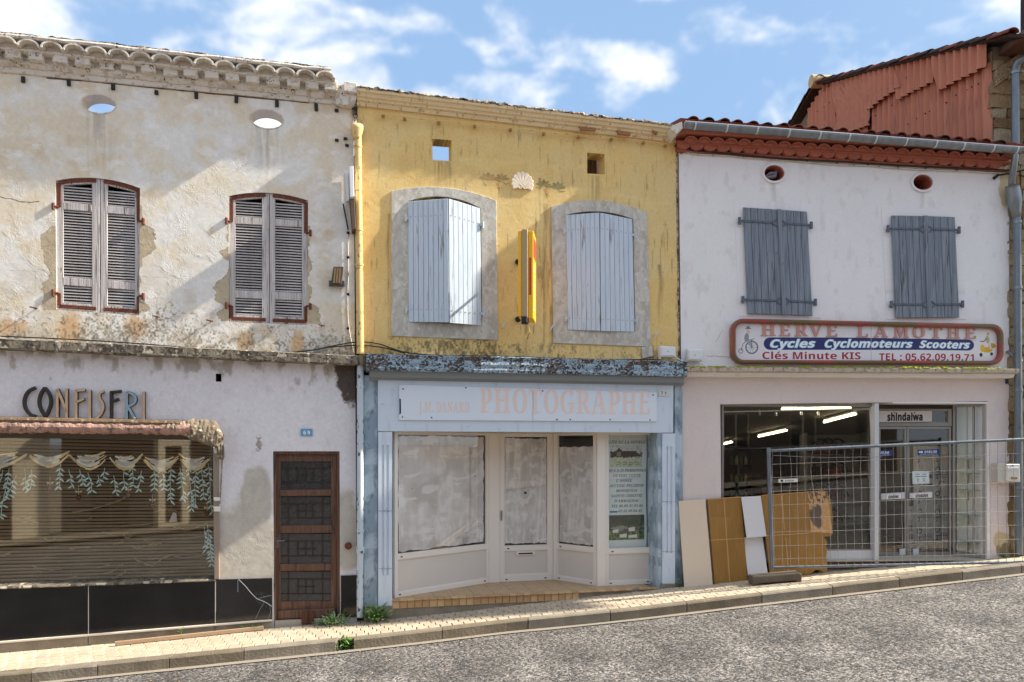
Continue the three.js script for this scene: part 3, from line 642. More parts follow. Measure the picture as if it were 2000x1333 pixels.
// ---------------------------------------------------------------- the cream house with the sweet shop
const X0 = -300;                                               // the house runs on past the picture's edge
const inset = -0.02;                                           // its wall stands 2 cm behind the yellow one
const cP = (x, y, n = 0) => A.p(x, y, n + inset);
const cream = thing('cream_house', 'cream plastered house with louvred shutters above a disused sweet shop', 'house', A, [pA(350, 1240)[0], 0, 0]);
const archA = (tl, ap, tr) => arcThrough(cP(...tl), cP(...ap), cP(...tr));
const archOne = archA([108, 353], [190, 348], [273, 368]), archTwo = archA([447, 383], [522, 376.5], [601.5, 392]);
const openOne = [cP(110, 605), cP(271, 616), ...[...archOne].reverse()], openTwo = [cP(446, 629), cP(600, 635), ...[...archTwo].reverse()];
{
  const oval = (x, y, rx, ry) => { const c = cP(x, y), e = cP(x + rx, y), t = cP(x, y - ry); return ring(c[0], c[1], e[0] - c[0], t[1] - c[1]); };
  const shape = [cP(X0, 96), cP(690, 197), cP(697, 1240), cP(X0, 1320)];
  const win = [cP(-230, 838), cP(419, 848), cP(422, 1134), cP(-230, 1160)];
  const door = [cP(533, 882), cP(663, 882), cP(664, 1217), cP(535, 1224)];
  const vent = [cP(421, 730), cP(432, 730), cP(432, 746), cP(421, 746)];
  const g = ex(shape, -0.28 + inset, inset, 0, [oval(192, 203, 33, 18), oval(521, 233, 31.5, 18), openOne, openTwo, win, door, vent]);
  g.anchored = true;
  const wall = part('wall', g, M.cream, cream);
  // rim plaster of the two oval openings
  for (const [x, y, rx, ry] of [[192, 203, 33, 18], [521, 233, 31.5, 18]]) part('oval_rim', ex(oval(x, y, rx + 2.5, ry + 2.5), inset, inset + 0.006, 0.002, [oval(x, y, rx - 0.3, ry - 0.3)]), M.lime, cream);
  // the shell of the house behind the street wall; the attic has lost its roof
  const u0 = cP(X0, 700)[0], u1 = cP(697, 700)[0], deck = cP(300, 285)[1];
  part('side_wall', bx(u0, u0 + 0.3, -0.8, deck, -7, -0.28 + inset - 0.002, 0), M.mortar, cream);
  part('side_wall', bx(u1 - 0.3, u1 - 0.01, -0.8, deck, -7, -0.28 + inset - 0.002, 0), M.mortar, cream);
  part('back_wall', bx(u0, u1 - 0.01, -0.8, deck, -7.3, -7.002, 0), M.mortar, cream);
  part('attic_floor', bx(u0, u1 - 0.01, deck + 0.002, deck + 0.2, -7.3, -0.28 + inset - 0.002, 0), M.mortar, cream);
  part('floor', bx(u0, u1 - 0.01, -1.2, -0.82, -7.3, -0.29 + inset, 0), M.mortar, cream);
  const back = bx(u0 + 0.31, u1 - 0.31, -0.8, ledgeCream(u0), -1.6, -1.5, 0);
  part('shop_partition', back, M.interiorDark, cream);

  // cornice: frieze band, rough bed, tooth blocks, scalloped eave tiles under a mortar cap
  const line = (x0, y0, x1, y1, n) => { const a = cP(x0, y0, n), b = cP(x1, y1, n), t = (X0 - x0) / (x1 - x0); const l = cP(X0, lerp(y0, y1, t), n); return [l, b, a]; };
  const at = (ln, u) => lerp(ln[0][1], ln[1][1], (u - ln[0][0]) / (ln[1][0] - ln[0][0]));
  const frieze = line(0, 140, 690, 207, 0.03);
  part('frieze', mould([[-0.2, 0], [0.028, 0], [0.035, 0.012], [0.035, 0.088], [-0.2, 0.088]].map((q) => [q[0] + inset, q[1]]), frieze[0], frieze[1], 40, 0.004, 5, 3), M.lime, cream);
  part('frieze_crack', mould([[-0.05, -0.014], [0.006, -0.014], [0.006, -0.001], [-0.05, -0.001]].map((q) => [q[0] + inset, q[1]]), [lerp(frieze[0][0], frieze[1][0], 0.36), lerp(frieze[0][1], frieze[1][1], 0.36)], [lerp(frieze[0][0], frieze[1][0], 0.9), lerp(frieze[0][1], frieze[1][1], 0.9)], 120, 0.011, 4, 13), M.woodBrown, cream);
  const bed = line(0, 127, 692, 196, 0.07);
  part('bed_moulding', mould([[-0.2, 0], [0.05, 0], [0.085, 0.035], [0.09, 0.075], [-0.2, 0.075]].map((q) => [q[0] + inset, q[1]]), bed[0], bed[1], 160, 0.012, 7, 9), M.lime, cream);
  part('block_course', mould([[-0.2, 0.074], [0.075, 0.074], [0.07, 0.20], [-0.2, 0.20]].map((q) => [q[0] + inset, q[1]]), bed[0], bed[1], 60, 0.006, 6, 21), M.lime, cream);
  reseed(12);
  const blockPx = [-262, -210, -160, -112, -64, -18, 24, 70, 117, 160, 205, 250, 289, 331, 372, 413, 453, 493, 533, 573, 609, 646, 684];
  blockPx.forEach((x, i) => {
    const c = cP(x, 150, 0.17), v = at(bed, c[0]), broken = [10, 11, 13].includes(i) ? 0.5 : 1;
    const g2 = shake(bx(c[0] - 0.088, c[0] + 0.088, v + 0.062, v + 0.2, inset, inset + 0.085 + 0.1 * broken, 0.008), 0.006 + (broken < 1 ? 0.02 : 0), 9, i * 3);
    part('tooth_block', g2, M.lime, cream);
  });
  const fillet = line(0, 96, 655, 165, 0.19);
  part('fillet', mould([[-0.2, 0], [0.17, 0], [0.195, 0.008], [0.195, 0.03], [-0.2, 0.03]].map((q) => [q[0] + inset, q[1]]), fillet[0], fillet[1], 120, 0.006, 5, 30), M.lime, cream);
  // eave tiles: half pipes laid hollow side down, mouths to the street
  const tilt = Math.atan((fillet[1][1] - fillet[0][1]) / (fillet[1][0] - fillet[0][0]));
  const mouth = []; for (let i = 0; i <= 10; i++) { const a = Math.PI * (1 - i / 10); mouth.push([0.13 * Math.cos(a), 0.095 * Math.sin(a)]); }
  const inner = mouth.map((q) => [q[0] * 0.8, q[1] * 0.76]).reverse();
  const eaveTile = [0, 1, 2].map((k) => boxUV(shake(plain(ex([...mouth, ...inner], -0.42, 0, 0.003)), 0.004, 11, k * 5), k, k));
  const plug = boxUV(plain(ex(inner, -0.4, -0.13, 0)), 3, 3);
  const pitch = 0.262;
  const course = cream;
  for (let u = fillet[1][0] - 0.14, i = 0; u > fillet[0][0]; u -= pitch, i++) {
    const v = at(fillet, u) + 0.034;
    const t = put('eave_tile', eaveTile[i % 3], M.lime, course, [u, v, 0.29 + inset + rnd(-0.012, 0.012)], [0, 0, tilt + rnd(-0.03, 0.03)]);
    const m = new THREE.Mesh(plug, M.lime); m.name = 'mortar_plug'; t.add(m);
  }
  part('mortar_cap', mould([[-0.4, 0.128], [0.285, 0.124], [0.30, 0.15], [0.29, 0.172], [-0.4, 0.20]].map((q) => [q[0] + inset, q[1]]), fillet[0], [fillet[1][0] - 0.06, at(fillet, fillet[1][0] - 0.06)], 160, 0.014, 6, 44), M.lime, cream);
  part('tile_bed', mould([[-0.4, 0.03], [0.15, 0.03], [0.15, 0.13], [-0.4, 0.13]].map((q) => [q[0] + inset, q[1]]), fillet[0], [fillet[1][0] - 0.03, at(fillet, fillet[1][0] - 0.03)], 8), M.lime, cream);
  part('broken_tiles', mould([[-0.42, 0.172], [0.26, 0.168], [0.275, 0.19], [0.20, 0.205], [-0.42, 0.22]].map((q) => [q[0] + inset, q[1]]), fillet[0], [fillet[1][0] - 0.1, at(fillet, fillet[1][0] - 0.1)], 260, 0.02, 17, 77), M.crust, cream);
  // ragged end of the cornice against the yellow house
  part('cornice_stump', shake(ex([cP(655, 166, 0.12), cP(676, 164, 0.12), cP(695, 176, 0.12), cP(696, 190, 0.12), cP(690, 206, 0.12), cP(655, 203, 0.12)], inset, 0.12 + inset, 0.01), 0.01, 9, 4), M.lime, cream);
  part('corner_crack', shake(ex([cP(688, 196, 0.02), cP(697, 190, 0.02), cP(699, 232, 0.02), cP(692, 240, 0.02), cP(686, 220, 0.02)], inset, 0.03, 0.006), 0.012, 14, 8), M.crust, cream);
  // iron anchor stubs below the cornice
  for (const [x, y, l] of [[46, 157, 12], [135, 163, 12], [221, 171, 12], [306, 182, 9], [384, 188, 12], [462, 195, 13], [541, 203, 13], [618, 210, 15], [658, 217, 6], [658, 275, 5], [675, 272, 5], [678, 285, 5]]) {
    const a = cP(x - 4, y - l / 2), b = cP(x + 3, y + l / 2);
    part('anchor_stub', shake(bx(a[0], b[0], b[1], a[1], inset - 0.02, inset + 0.035, 0.006), 0.006, 20, x), M.iron, cream);
  }
  // concrete ledge over the shop
  const la = cP(X0, 646, 0.22), lb = cP(709, 695, 0.22);
  part('ledge', mould([[-0.05, -0.13], [0.19, -0.135], [0.21, -0.12], [0.215, -0.01], [0.20, 0], [-0.05, 0.02]].map((q) => [q[0] + inset, q[1]]), la, lb, 140, 0.006, 6, 60), M.ledge, cream);
  // black glass dado, concrete plinth below
  const glossBlack = phys({ color: rgb(17, 16, 19), roughness: 0.1, bumpMap: bumpSmooth, bumpScale: 0.001 });
  const crackMap = canvasMap(512, 400, (c, w, h) => {
    c.fillStyle = '#131216'; c.fillRect(0, 0, w, h);
    const line2 = (pts, wd, st) => { c.strokeStyle = st; c.lineWidth = wd; c.beginPath(); pts.forEach((q, i) => (i ? c.lineTo(q[0] * w, q[1] * h) : c.moveTo(q[0] * w, q[1] * h))); c.stroke(); };
    reseed(3);
    for (let k = 0; k < 260; k++) { const x = rnd(), y = rnd() ** 0.5; c.fillStyle = `rgba(190,196,205,${rnd(0.02, 0.09)})`; c.fillRect(x * w, y * h, rnd(1, 4), rnd(4, 36)); }
    line2([[0.40, 0], [0.52, 0.16], [0.63, 0.34], [0.73, 0.47], [0.86, 0.54], [1, 0.66]], 6, '#c9cdd2');
    line2([[0.73, 0.47], [0.88, 0.42], [1, 0.40]], 3, '#a9b0b8');
    line2([[0.86, 0.54], [0.78, 0.72], [0.70, 0.92]], 3, '#8e959d');
    line2([[0.95, 0.6], [0.97, 0.8], [0.92, 0.98]], 2.5, '#9aa2aa');
    line2([[0.39, 0.02], [0.39, 0.30]], 5, '#7f878f');
    line2([[0.002, 0], [0.002, 0.7]], 8, '#8a8480');
    for (let k = 0; k < 90; k++) { const x = 0.72 + 0.28 * rnd(), y = 0.3 + 0.35 * rnd(); line2([[x, y], [x + rnd(-0.06, 0.06), y + rnd(-0.05, 0.08)]], 1, 'rgba(210,216,222,0.45)'); }
  });
  const topL = (x) => through([[-300, 1163], [0, 1151], [172, 1143], [420, 1133], [533, 1130], [700, 1124]], x), botL = (x) => through([[-300, 1282], [0, 1256], [172, 1240], [420, 1222], [533, 1214], [700, 1206]], x);
  for (const [a, b, m] of [[-300, -70, 0], [-70, 171.5, 0], [172.5, 419.5, 0], [420.5, 531.5, 1], [665.5, 696, 0]]) {
    const q = [[a, topL(a)], [b, topL(b)], [b, botL(b)], [a, botL(a)]];
    const pnl = part('dado_panel', poly(A, q, inset + 0.001, inset + 0.025, 0.003), glossBlack, cream);
    if (m) { pnl.userData.label = 'cracked black glass panel'; const g3 = quad(A, q, inset + 0.0265); part('crack_pattern', g3, phys({ map: crackMap, roughness: 0.14, clearcoat: 0.6, clearcoatRoughness: 0.06 }), pnl); }
  }
  for (const x of [-70, 172, 420, 532]) part('panel_joint', poly(A, [[x - 0.6, topL(x)], [x + 0.6, topL(x)], [x + 0.6, botL(x)], [x - 0.6, botL(x)]], inset + 0.001, inset + 0.0285, 0), std({ color: rgb(186, 180, 174), roughness: 0.9 }), cream);
  for (const [a, b] of [[-300, 171], [172, 419], [420, 531]]) part('plinth', poly(A, [[a, botL(a) + 1], [b, botL(b) + 1], [b, botL(b) + 40], [a, botL(a) + 40]], inset, inset + 0.05, 0.006), M.concrete, cream);
  part('plinth_cap', mould([[0, 0], [0.055, 0], [0.055, 0.02], [0, 0.02]], A.p(X0, botL(X0), 0.05), A.p(531, botL(531), 0.05), 4), std({ color: rgb(206, 196, 182), roughness: 0.9 }), cream);

  // display window: sill, jamb rail, mullion, pane
  const win2 = part('display_window', poly(A, [[-228, 842], [417, 850], [417, 860], [-228, 854]], -0.16, -0.1, 0.004), std({ color: rgb(84, 74, 66), roughness: 0.6 }), cream);
  part('sill', mould([[-0.2, 0], [0.02, 0], [0.03, 0.012], [0.02, 0.035], [-0.2, 0.045]], A.p(-228, 1160, 0.02), A.p(421, 1136, 0.02), 40, 0.004, 8, 5), M.ledge, win2);
  part('pane', poly(A, [[-226, 848], [416, 856], [418, 1129], [-226, 1153]], -0.131, -0.129, 0), M.oldGlass, win2);
  const jamb = part('jamb_rail', poly(A, [[415, 872], [426, 872], [428, 1132], [418, 1132]], -0.12, 0.03, 0.006), std({ color: rgb(148, 132, 118), roughness: 0.5, metalness: 0.2 }), win2);
  for (const [y0, y1] of [[874, 886], [972, 979], [990, 1000]]) part('rail_bracket', poly(A, [[416, y0], [430, y0], [430, y1], [418, y1]], 0.03, 0.05, 0.004), M.aluminium, jamb);
}

// louvred shutters
function louvred(arch, bl, br, xs) {
  const L = arch[0], T = arch[arch.length - 1];
  const bot = (u) => lerp(bl[1], br[1], (u - bl[0]) / (br[0] - bl[0])), chord = (u) => lerp(L[1], T[1], (u - L[0]) / (T[0] - L[0]));
  const us = xs.map((x) => cP(x, 480)[0]), tilt = Math.atan((br[1] - bl[1]) / (br[0] - bl[0]));
  const nF = inset - 0.02, nB = inset - 0.062;
  for (const side of [0, 1]) {
    const [a, b, c, d] = side ? us.slice(3, 7) : us.slice(0, 4);   // stile, slats, stile
    const g0 = 0.004;
    const band = (u0, u1, f0, f1, nf = nF) => { const q = (u, f) => [u, lerp(bot(u), chord(u), f)]; return ex([q(u0, f0), q(u1, f0), q(u1, f1), q(u0, f1)], nB, nf, 0.004); };
    const upTo = (u0, u1) => ex([[u0, bot(u0) + 0.004], [u1, bot(u1) + 0.004], [u1, arch.topAt(u1) - 0.006], [u0, arch.topAt(u0) - 0.006]], nB, nF, 0.004);
    const sh = part('shutter', upTo(a + g0, b), M.woodGrey, cream);
    part('stile', upTo(c, d - g0), M.woodGrey, sh);
    part('bottom_rail', band(b + 0.001, c - 0.001, 0.004, 0.06), M.woodGrey, sh);
    part('rail', band(b + 0.001, c - 0.001, 0.197, 0.257), M.woodGrey, sh);
    part('rail', band(b + 0.001, c - 0.001, 0.787, 0.842), M.woodGrey, sh);
    const topR = []; for (let i = 0; i <= 5; i++) { const u = lerp(b + 0.001, c - 0.001, i / 5); topR.push([u, arch.topAt(u) - 0.006]); }
    part('top_rail', ex([[c - 0.001, arch.topAt(c) - 0.07], [b + 0.001, arch.topAt(b) - 0.07], ...topR].reverse(), nB, nF, 0.003), M.woodGrey, sh);
    const w = c - b - 0.004, slat = boxUV(plain(bx(-w / 2, w / 2, -0.0165, 0.0165, -0.004, 0.004, 0.002)), side, side * 2);
    const uv = slat.attributes.uv; for (let i = 0; i < uv.count; i++) uv.setXY(i, uv.getY(i), uv.getX(i));   // grain runs along the slat
    for (const [f0, f1] of [[0.06, 0.197], [0.257, 0.787], [0.842, 1.3]]) {
      const mid = (b + c) / 2, H = chord(mid) - bot(mid), top = Math.min(f1, (Math.min(arch.topAt(b), arch.topAt(c)) - 0.07 - bot(mid)) / H), n = Math.max(1, Math.round((top - f0) / 0.0222));
      for (let k = 0; k < n; k++) { const f = lerp(f0, top, (k + 0.5) / n); put('slat', slat, M.woodGrey, sh, [mid, bot(mid) + f * H, (nF + nB) / 2 + 0.002], [-0.8 + rnd(-0.06, 0.06), rnd(-0.006, 0.006), tilt + rnd(-0.008, 0.008)]); }
    }
    // rusted corner irons and hinge pins
    const outer = side ? d - 0.03 : a + 0.03, inn = side ? c - 0.02 : b + 0.02, far = side ? us[3] + 0.05 : us[3] - 0.05;
    const hi = side ? 0.74 : 0.80, lo = side ? 0.15 : 0.13;
    const topPts = [[outer, lerp(bot(outer), chord(outer), hi)], [outer, arch.topAt(outer) - 0.035]];
    for (let i = 1; i <= 5; i++) { const u = lerp(outer, far, i / 5); topPts.push([u, arch.topAt(u) - 0.032]); }
    const botPts = [[outer, lerp(bot(outer), chord(outer), lo)], [outer, bot(outer) + 0.05], [far, bot(far) + 0.05]];
    for (const [pts, f] of [[topPts, hi], [botPts, lo]]) {
      const seg = []; for (let i = 0; i + 1 < pts.length; i++) seg.push(ex(stroke([pts[i], pts[i + 1]], 0.05), nF + 0.001, nF + 0.009, 0.002));
      for (const q of pts.slice(1)) { const s = new THREE.SphereGeometry(0.009, 6, 4); s.translate(q[0], q[1], nF + 0.01); seg.push(s); }
      const iron = part('corner_iron', join(seg), M.rust, sh);
      const e = side ? d + 0.03 : a - 0.03, v = lerp(bot(outer), chord(outer), f);
      part('hinge_pin', join([rod([outer, v, nF + 0.012], [e, v, nF + 0.03], 0.014), rod([e, v - 0.045, nF + 0.03], [e, v + 0.04, nF + 0.03], 0.019), rod([e, v, nF + 0.03], [e, v, inset - 0.05], 0.012)]), M.rust, sh);
    }
  }
}
reseed(51);
louvred(archOne, cP(110, 605), cP(271, 616), [108.5, 122, 178, 194.3, 208.5, 262, 275]);
louvred(archTwo, cP(446, 629), cP(600, 635), [446.5, 459, 511, 525.5, 537, 589, 601.5]);
// shutter stays in the plaster
for (const [x, y] of [[70, 604], [307, 621], [411, 629], [628, 638]]) {
  const a = cP(x, y);
  part('shutter_stay', join([rod([a[0], a[1], inset - 0.03], [a[0], a[1], 0.07], 0.008), rod([a[0] - 0.045, a[1] + 0.012, 0.07], [a[0] + 0.045, a[1] - 0.006, 0.075], 0.009)]), M.rust, cream);
}

// the glazed door
{
  const door = part('door', poly(A, [[536, 885], [660, 885], [661, 1206], [538, 1212]], -0.15, -0.11, 0.004, [[[547, 901], [647, 901], [647, 1175], [548, 1176]]]), M.woodBrown, cream);
  part('door_frame', poly(A, [[533, 882], [663, 882], [664, 1217], [659, 1217], [658, 887], [538, 887], [540, 1223], [535, 1224]], -0.12, -0.04, 0.003), M.woodBrown, cream);
  const panes = [[901, 957], [970.5, 1027], [1043, 1102], [1117, 1176]];
  for (const [y0, y1] of [[957.5, 970], [1027.5, 1042.5], [1102.5, 1116.5]]) part('cross_rail', poly(A, [[546, y0], [648, y0 - 1], [648, y1 - 1], [546, y1]], -0.145, -0.095, 0.006), M.woodBrown, door);
  panes.forEach(([y0, y1], i) => {
    part('pane', poly(A, [[546, y0], [648, y0], [648, y1], [546, y1]], -0.137, -0.131, 0), M.obscureGlass, door);
    const bars = [], bar = (xa, ya, xb, yb, w = 1.2) => bars.push(poly(A, xa === xb ? [[xa - w, ya], [xa + w, ya], [xa + w, yb], [xa - w, yb]] : [[xa, ya - w * 0.7], [xb, ya - w * 0.7], [xb, ya + w * 0.7], [xa, ya + w * 0.7]], -0.131, -0.118, 0.001));
    const h = y1 - y0;
    bar(563, y0, 563, y1); bar(630, y0, 630, y1);
    bar(547, y0 + h * 0.25, 647, y0 + h * 0.25); bar(547, y0 + h * 0.74, 647, y0 + h * 0.74);
    bar(582, y0 + h * 0.28, 582, y0 + h * 0.72); bar(597, y0 + h * 0.28, 597, y0 + h * 0.72); bar(611, y0 + h * 0.28, 611, y0 + h * 0.72); bar(578, y0 + h * 0.5, 617, y0 + h * 0.5);
    part('glazing_bars', join(bars), std({ color: rgb(46, 36, 30), roughness: 0.7 }), door);
  });
  part('weather_board', poly(A, [[540, 1194], [655, 1189], [656, 1206], [541, 1211]], -0.11, -0.06, 0.01), M.woodBrown, door);
  part('lower_board', poly(A, [[541, 1212], [654, 1206], [655, 1213], [541, 1219]], -0.11, -0.05, 0.004), M.woodBrown, door);
  const h0 = A.p(541, 1057, -0.1);
  part('handle', join([rod([h0[0], h0[1], -0.11], [h0[0], h0[1], -0.05], 0.009), rod([h0[0] - 0.01, h0[1], -0.05], [h0[0] + 0.11, h0[1] + 0.008, -0.05], 0.009), bx(h0[0] - 0.018, h0[0] + 0.018, h0[1] - 0.1, h0[1] + 0.05, -0.11, -0.104, 0.002)]), M.galvanised, door);
  part('door_step', poly(A, [[536, 1214], [664, 1208], [664, 1222], [536, 1230]], -0.3, 0.0, 0.006), M.paleConcrete, cream);
  const cup = A.p(681, 1068, 0.03);
  part('broken_fitting', shake(new THREE.SphereGeometry(0.05, 10, 8).translate(cup[0], cup[1], 0.0), 0.012, 20, 4), M.rust, cream);
}

// sweet shop lettering, letter by letter
{
  const set0 = thing('shop_lettering', 'raised metal art deco letters above the rolled shop awning', 'lettering', A, [...cP(165, 815), 0]);
  const dark = std({ color: rgb(58, 52, 48), roughness: 0.45, metalness: 0.4 }), copper = std({ color: rgb(206, 176, 146), roughness: 0.38, metalness: 0.5 }), side = std({ color: rgb(70, 62, 58), roughness: 0.5, metalness: 0.4 }), cool = std({ color: rgb(150, 178, 190), roughness: 0.38, metalness: 0.5 });
  const letters = [
    [dark, [[71, 758], [60, 763], [52, 773], [49, 787], [52, 800], [60, 810], [71, 814]]],
    [dark, [[89, 758], [82, 769], [78, 785], [82, 802], [90, 815]], [[89, 758], [97, 769], [101, 785], [97, 802], [90, 815]]],
    [copper, [[114, 760], [114, 816]], [[114, 762], [123, 782], [132, 806]], [[132, 760], [132, 817]]],
    [copper, [[150.5, 762], [150.5, 818]], [[150, 764], [168, 763]], [[150, 786], [157, 784], [166, 780]]],
    [copper, [[177, 763], [177, 818]]],
    [copper, [[204, 765], [197, 769], [195.5, 778], [201, 787], [203, 796], [199, 809], [190, 818]]],
    [dark, [[218.5, 765], [218.5, 818]], [[218, 767], [238, 765]], [[218, 786], [224, 784], [233, 780]]],
    [cool, [[249, 766], [249, 819]], [[249, 767], [259, 770], [266, 779], [263, 789], [251, 795]], [[251, 795], [257, 805], [264, 819]]],
    [copper, [[282, 766], [282, 821]]],
  ];
  for (const [m, ...lines] of letters) {
    const face = lines.map((l) => ex(stroke(smoothLine(l.map((q) => cP(...q))), 0.031), 0.03, 0.045, 0.002)), back = lines.map((l) => ex(stroke(smoothLine(l.map((q) => cP(...q))), 0.036), inset + 0.001, 0.0305, 0.001));
    const lt = part('letter', join(face), m, set0);
    part('letter_side', join(back), side, lt);
  }
}

// rolled shop awning
{
  const aw = thing('rolled_awning', 'faded pink shop awning rolled up under a board with a crumpled canvas end', 'awning', A, [...cP(165, 850), 0]);
  part('top_board', mould([[-0.01, 0], [0.22, -0.012], [0.225, 0.02], [0.20, 0.05], [-0.01, 0.07]], A.p(X0, 818, 0.2), A.p(352, 830, 0.2), 40, 0.004, 3, 2), std({ map: tarpMap, color: rgb(214, 196, 180), roughness: 0.9, bumpMap: bumpCloth, bumpScale: 0.01 }), aw);
  const roll = (x0, x1, cy, hh, nc, hn, nu, seed, amp) => grid(nu, 20, (s, t) => {
    const x = lerp(x0, x1, s), c = A.p(x, cy(s), nc(s)), a = t * 2 * Math.PI, k = 1 + amp * (fbm(s * nu * 0.22 + seed, Math.cos(a) * 2 + 3, 4) - 0.5) * 2, end = 1;
    const pinch = 0.02 * amp * Math.sin(s * nu * 1.3 + 3 * Math.sin(a + seed));
    return [c[0], c[1] + Math.sin(a) * (hh(s) * k + pinch) * end, nc(s) + Math.cos(a) * (hn(s) * k + pinch) * end];
  });
  part('fabric', roll(X0, 372, (s) => lerp(829, 838, (s * 672 - 0) / 672), () => 0.078, () => 0.16, () => 0.075, 160, 3, 0.22), M.cloth, aw);
  part('canvas_end', roll(328, 436, (s) => 836 + 18 * s * s, (s) => (0.075 + 0.085 * smooth(0, 0.75, s)) * (1 - smooth(0.86, 1.0, s) * 0.75), (s) => 0.15 - 0.05 * s, (s) => 0.09 * (1 - 0.6 * s * s), 60, 9, 0.24), M.tarp, aw);
  part('hanging_flap', roll(424, 437, (s) => 880 + 4 * s, () => 0.1, () => 0.09, () => 0.05, 14, 20, 0.4), M.tarp, aw);
  part('hanging_cord', tube([[...A.p(434, 884, 0.08), 0.08], [...A.p(432, 930, 0.05), 0.05], [...A.p(429, 985, 0.04), 0.04]], 0.009), M.tarp, aw);
}

// things in the display window: slatted blind, painted swags, leaf garlands, baubles, crinkled streamers
{
  reseed(77);
  const yT = (x) => lerp(858, 862, (x + 226) / 640), yB = (x) => lerp(1152, 1130, (x + 226) / 640);
  const blind = thing('slatted_blind', 'dark brown slatted blind lowered behind the decorated shop window', 'blind', A, [...A.p(200, 1138, -0.3), -0.3]);
  const uL = A.p(-222, 1000, -0.3)[0], uR = A.p(420, 1000, -0.3)[0], N = 44;
  const slatMat = std({ color: rgb(128, 111, 92), roughness: 0.7 });
  for (let k = 0; k < N; k++) {
    const f = k / (N - 1), a = lerp(A.p(-222, 1156, -0.3)[1], A.p(-222, 846, -0.3)[1], f), b = lerp(A.p(420, 1134, -0.3)[1], A.p(420, 862, -0.3)[1], f);
    part('slat', mould([[-0.306, -0.016], [-0.298, -0.016], [-0.292, 0], [-0.298, 0.016], [-0.306, 0.016]], [uL, a + rnd(-0.003, 0.003)], [uR, b + rnd(-0.003, 0.003)], 16, 0.004, 1.2, k * 7), slatMat, blind);
  }
  const creamPaint = std({ color: rgb(250, 232, 190), roughness: 0.9, side: THREE.DoubleSide }), whitePaint = std({ color: rgb(246, 248, 252), roughness: 0.9, side: THREE.DoubleSide });
  const swags = thing('painted_swags', 'cream and white scalloped swags sprayed inside the shop window', 'window decoration', A, [...A.p(200, 905, -0.14), -0.14]);
  const bounds = [-220, -165, -110, -54, 52, 135, 212, 278, 348, 414];
  for (let i = 0; i + 1 < bounds.length; i++) {
    const a = bounds[i], b = bounds[i + 1], y0 = 879 + 4 * (a / 400), sag = 26;
    for (const [mat, k0, k1, nm] of [[creamPaint, 0, 13, 'cream_swag'], [whitePaint, 0, 26, 'white_swag']]) {
      const list = [];
      for (let k = k0; k < k1; k++) {
        const c = mat === creamPaint, f = c ? (rnd() < 0.5 ? rnd(0.75, 1.1) : rnd(0, 1)) : rnd(0.2, 0.85);
        const s0 = c ? rnd(0, 0.55) : rnd(0.18, 0.5), s1 = Math.min(1, s0 + (c ? rnd(0.2, 0.6) : rnd(0.12, 0.4)));
        const pts = []; for (let j = 0; j <= 8; j++) { const s = lerp(s0, s1, j / 8); pts.push(A.p(lerp(a, b, s), y0 + (i < 8 && i > 6 ? 4 : 0) + f * 10 + Math.sin(Math.PI * s) * sag * (0.35 + 0.65 * f) + rnd(-0.7, 0.7), -0.145)); }
        list.push(ex(stroke(pts, rnd(0.010, c ? 0.026 : 0.032)), c ? -0.147 : -0.1425, c ? -0.1445 : -0.140, 0));
      }
      part(nm, join(list), mat, swags);
    }
  }
  const leafGeo = (() => { const g = ex([[0, 0], [0.016, 0.02], [0.02, 0.045], [0.012, 0.072], [0, 0.095], [-0.012, 0.072], [-0.018, 0.045], [-0.013, 0.02]], -0.0015, 0.0015, 0); return boxUV(plain(g), 0, 0); })();
  const leafMat = std({ color: rgb(206, 240, 250), roughness: 0.5 });
  const tops = [[6, 918, 60], [18, 915, 95], [30, 930, 46], [48, 915, 40], [62, 918, 40], [118, 906, 44], [133, 918, 32], [155, 918, 26], [172, 924, 34], [190, 928, 22], [205, 914, 22], [220, 930, 34], [240, 914, 36], [258, 906, 42], [275, 920, 36], [301, 908, 46], [315, 900, 58], [334, 900, 78], [352, 914, 60], [368, 906, 88], [382, 912, 74], [394, 910, 62], [406, 906, 96], [398, 1030, 44], [406, 1026, 62], [409, 1050, 52]];
  tops.forEach(([x, y, len], i) => {
    const gl = thing('leaf_garland', 'pale blue leaf garland hanging inside the shop window', 'garland', A, [...A.p(x, y + len, -0.2), -0.2], 'leaf garlands hanging behind the shop window glass');
    const lean = i < 3 ? -18 : rnd(-6, 8), pts = [];
    for (let j = 0; j <= 4; j++) pts.push([...A.p(x + lean * j / 4 + rnd(-1.5, 1.5), y + len * j / 4, -0.2), -0.2]);
    part('stem', tube(pts, 0.004, 8, 4), leafMat, gl);
    for (let j = 1; j <= Math.round(len / 9); j++) {
      const t = j / (len / 9), q = A.p(x + lean * Math.min(1, t), y + len * Math.min(1, t), -0.195);
      for (const sd of [-1, 1]) if (rnd() < 0.72) put('leaf', leafGeo, leafMat, gl, [q[0], q[1], -0.195], [rnd(-0.3, 0.3), rnd(-0.4, 0.4), Math.PI + sd * rnd(0.5, 1.1)], [0.6, rnd(0.6, 0.95), 1]);
    }
  });
  const ball = std({ color: rgb(148, 120, 124), roughness: 0.25, metalness: 0.5 }), bow = std({ color: rgb(226, 214, 190), roughness: 0.7 });
  const kinds = { plain: 'mauve bauble on a white bow', red: 'dark red bauble with a bow' };
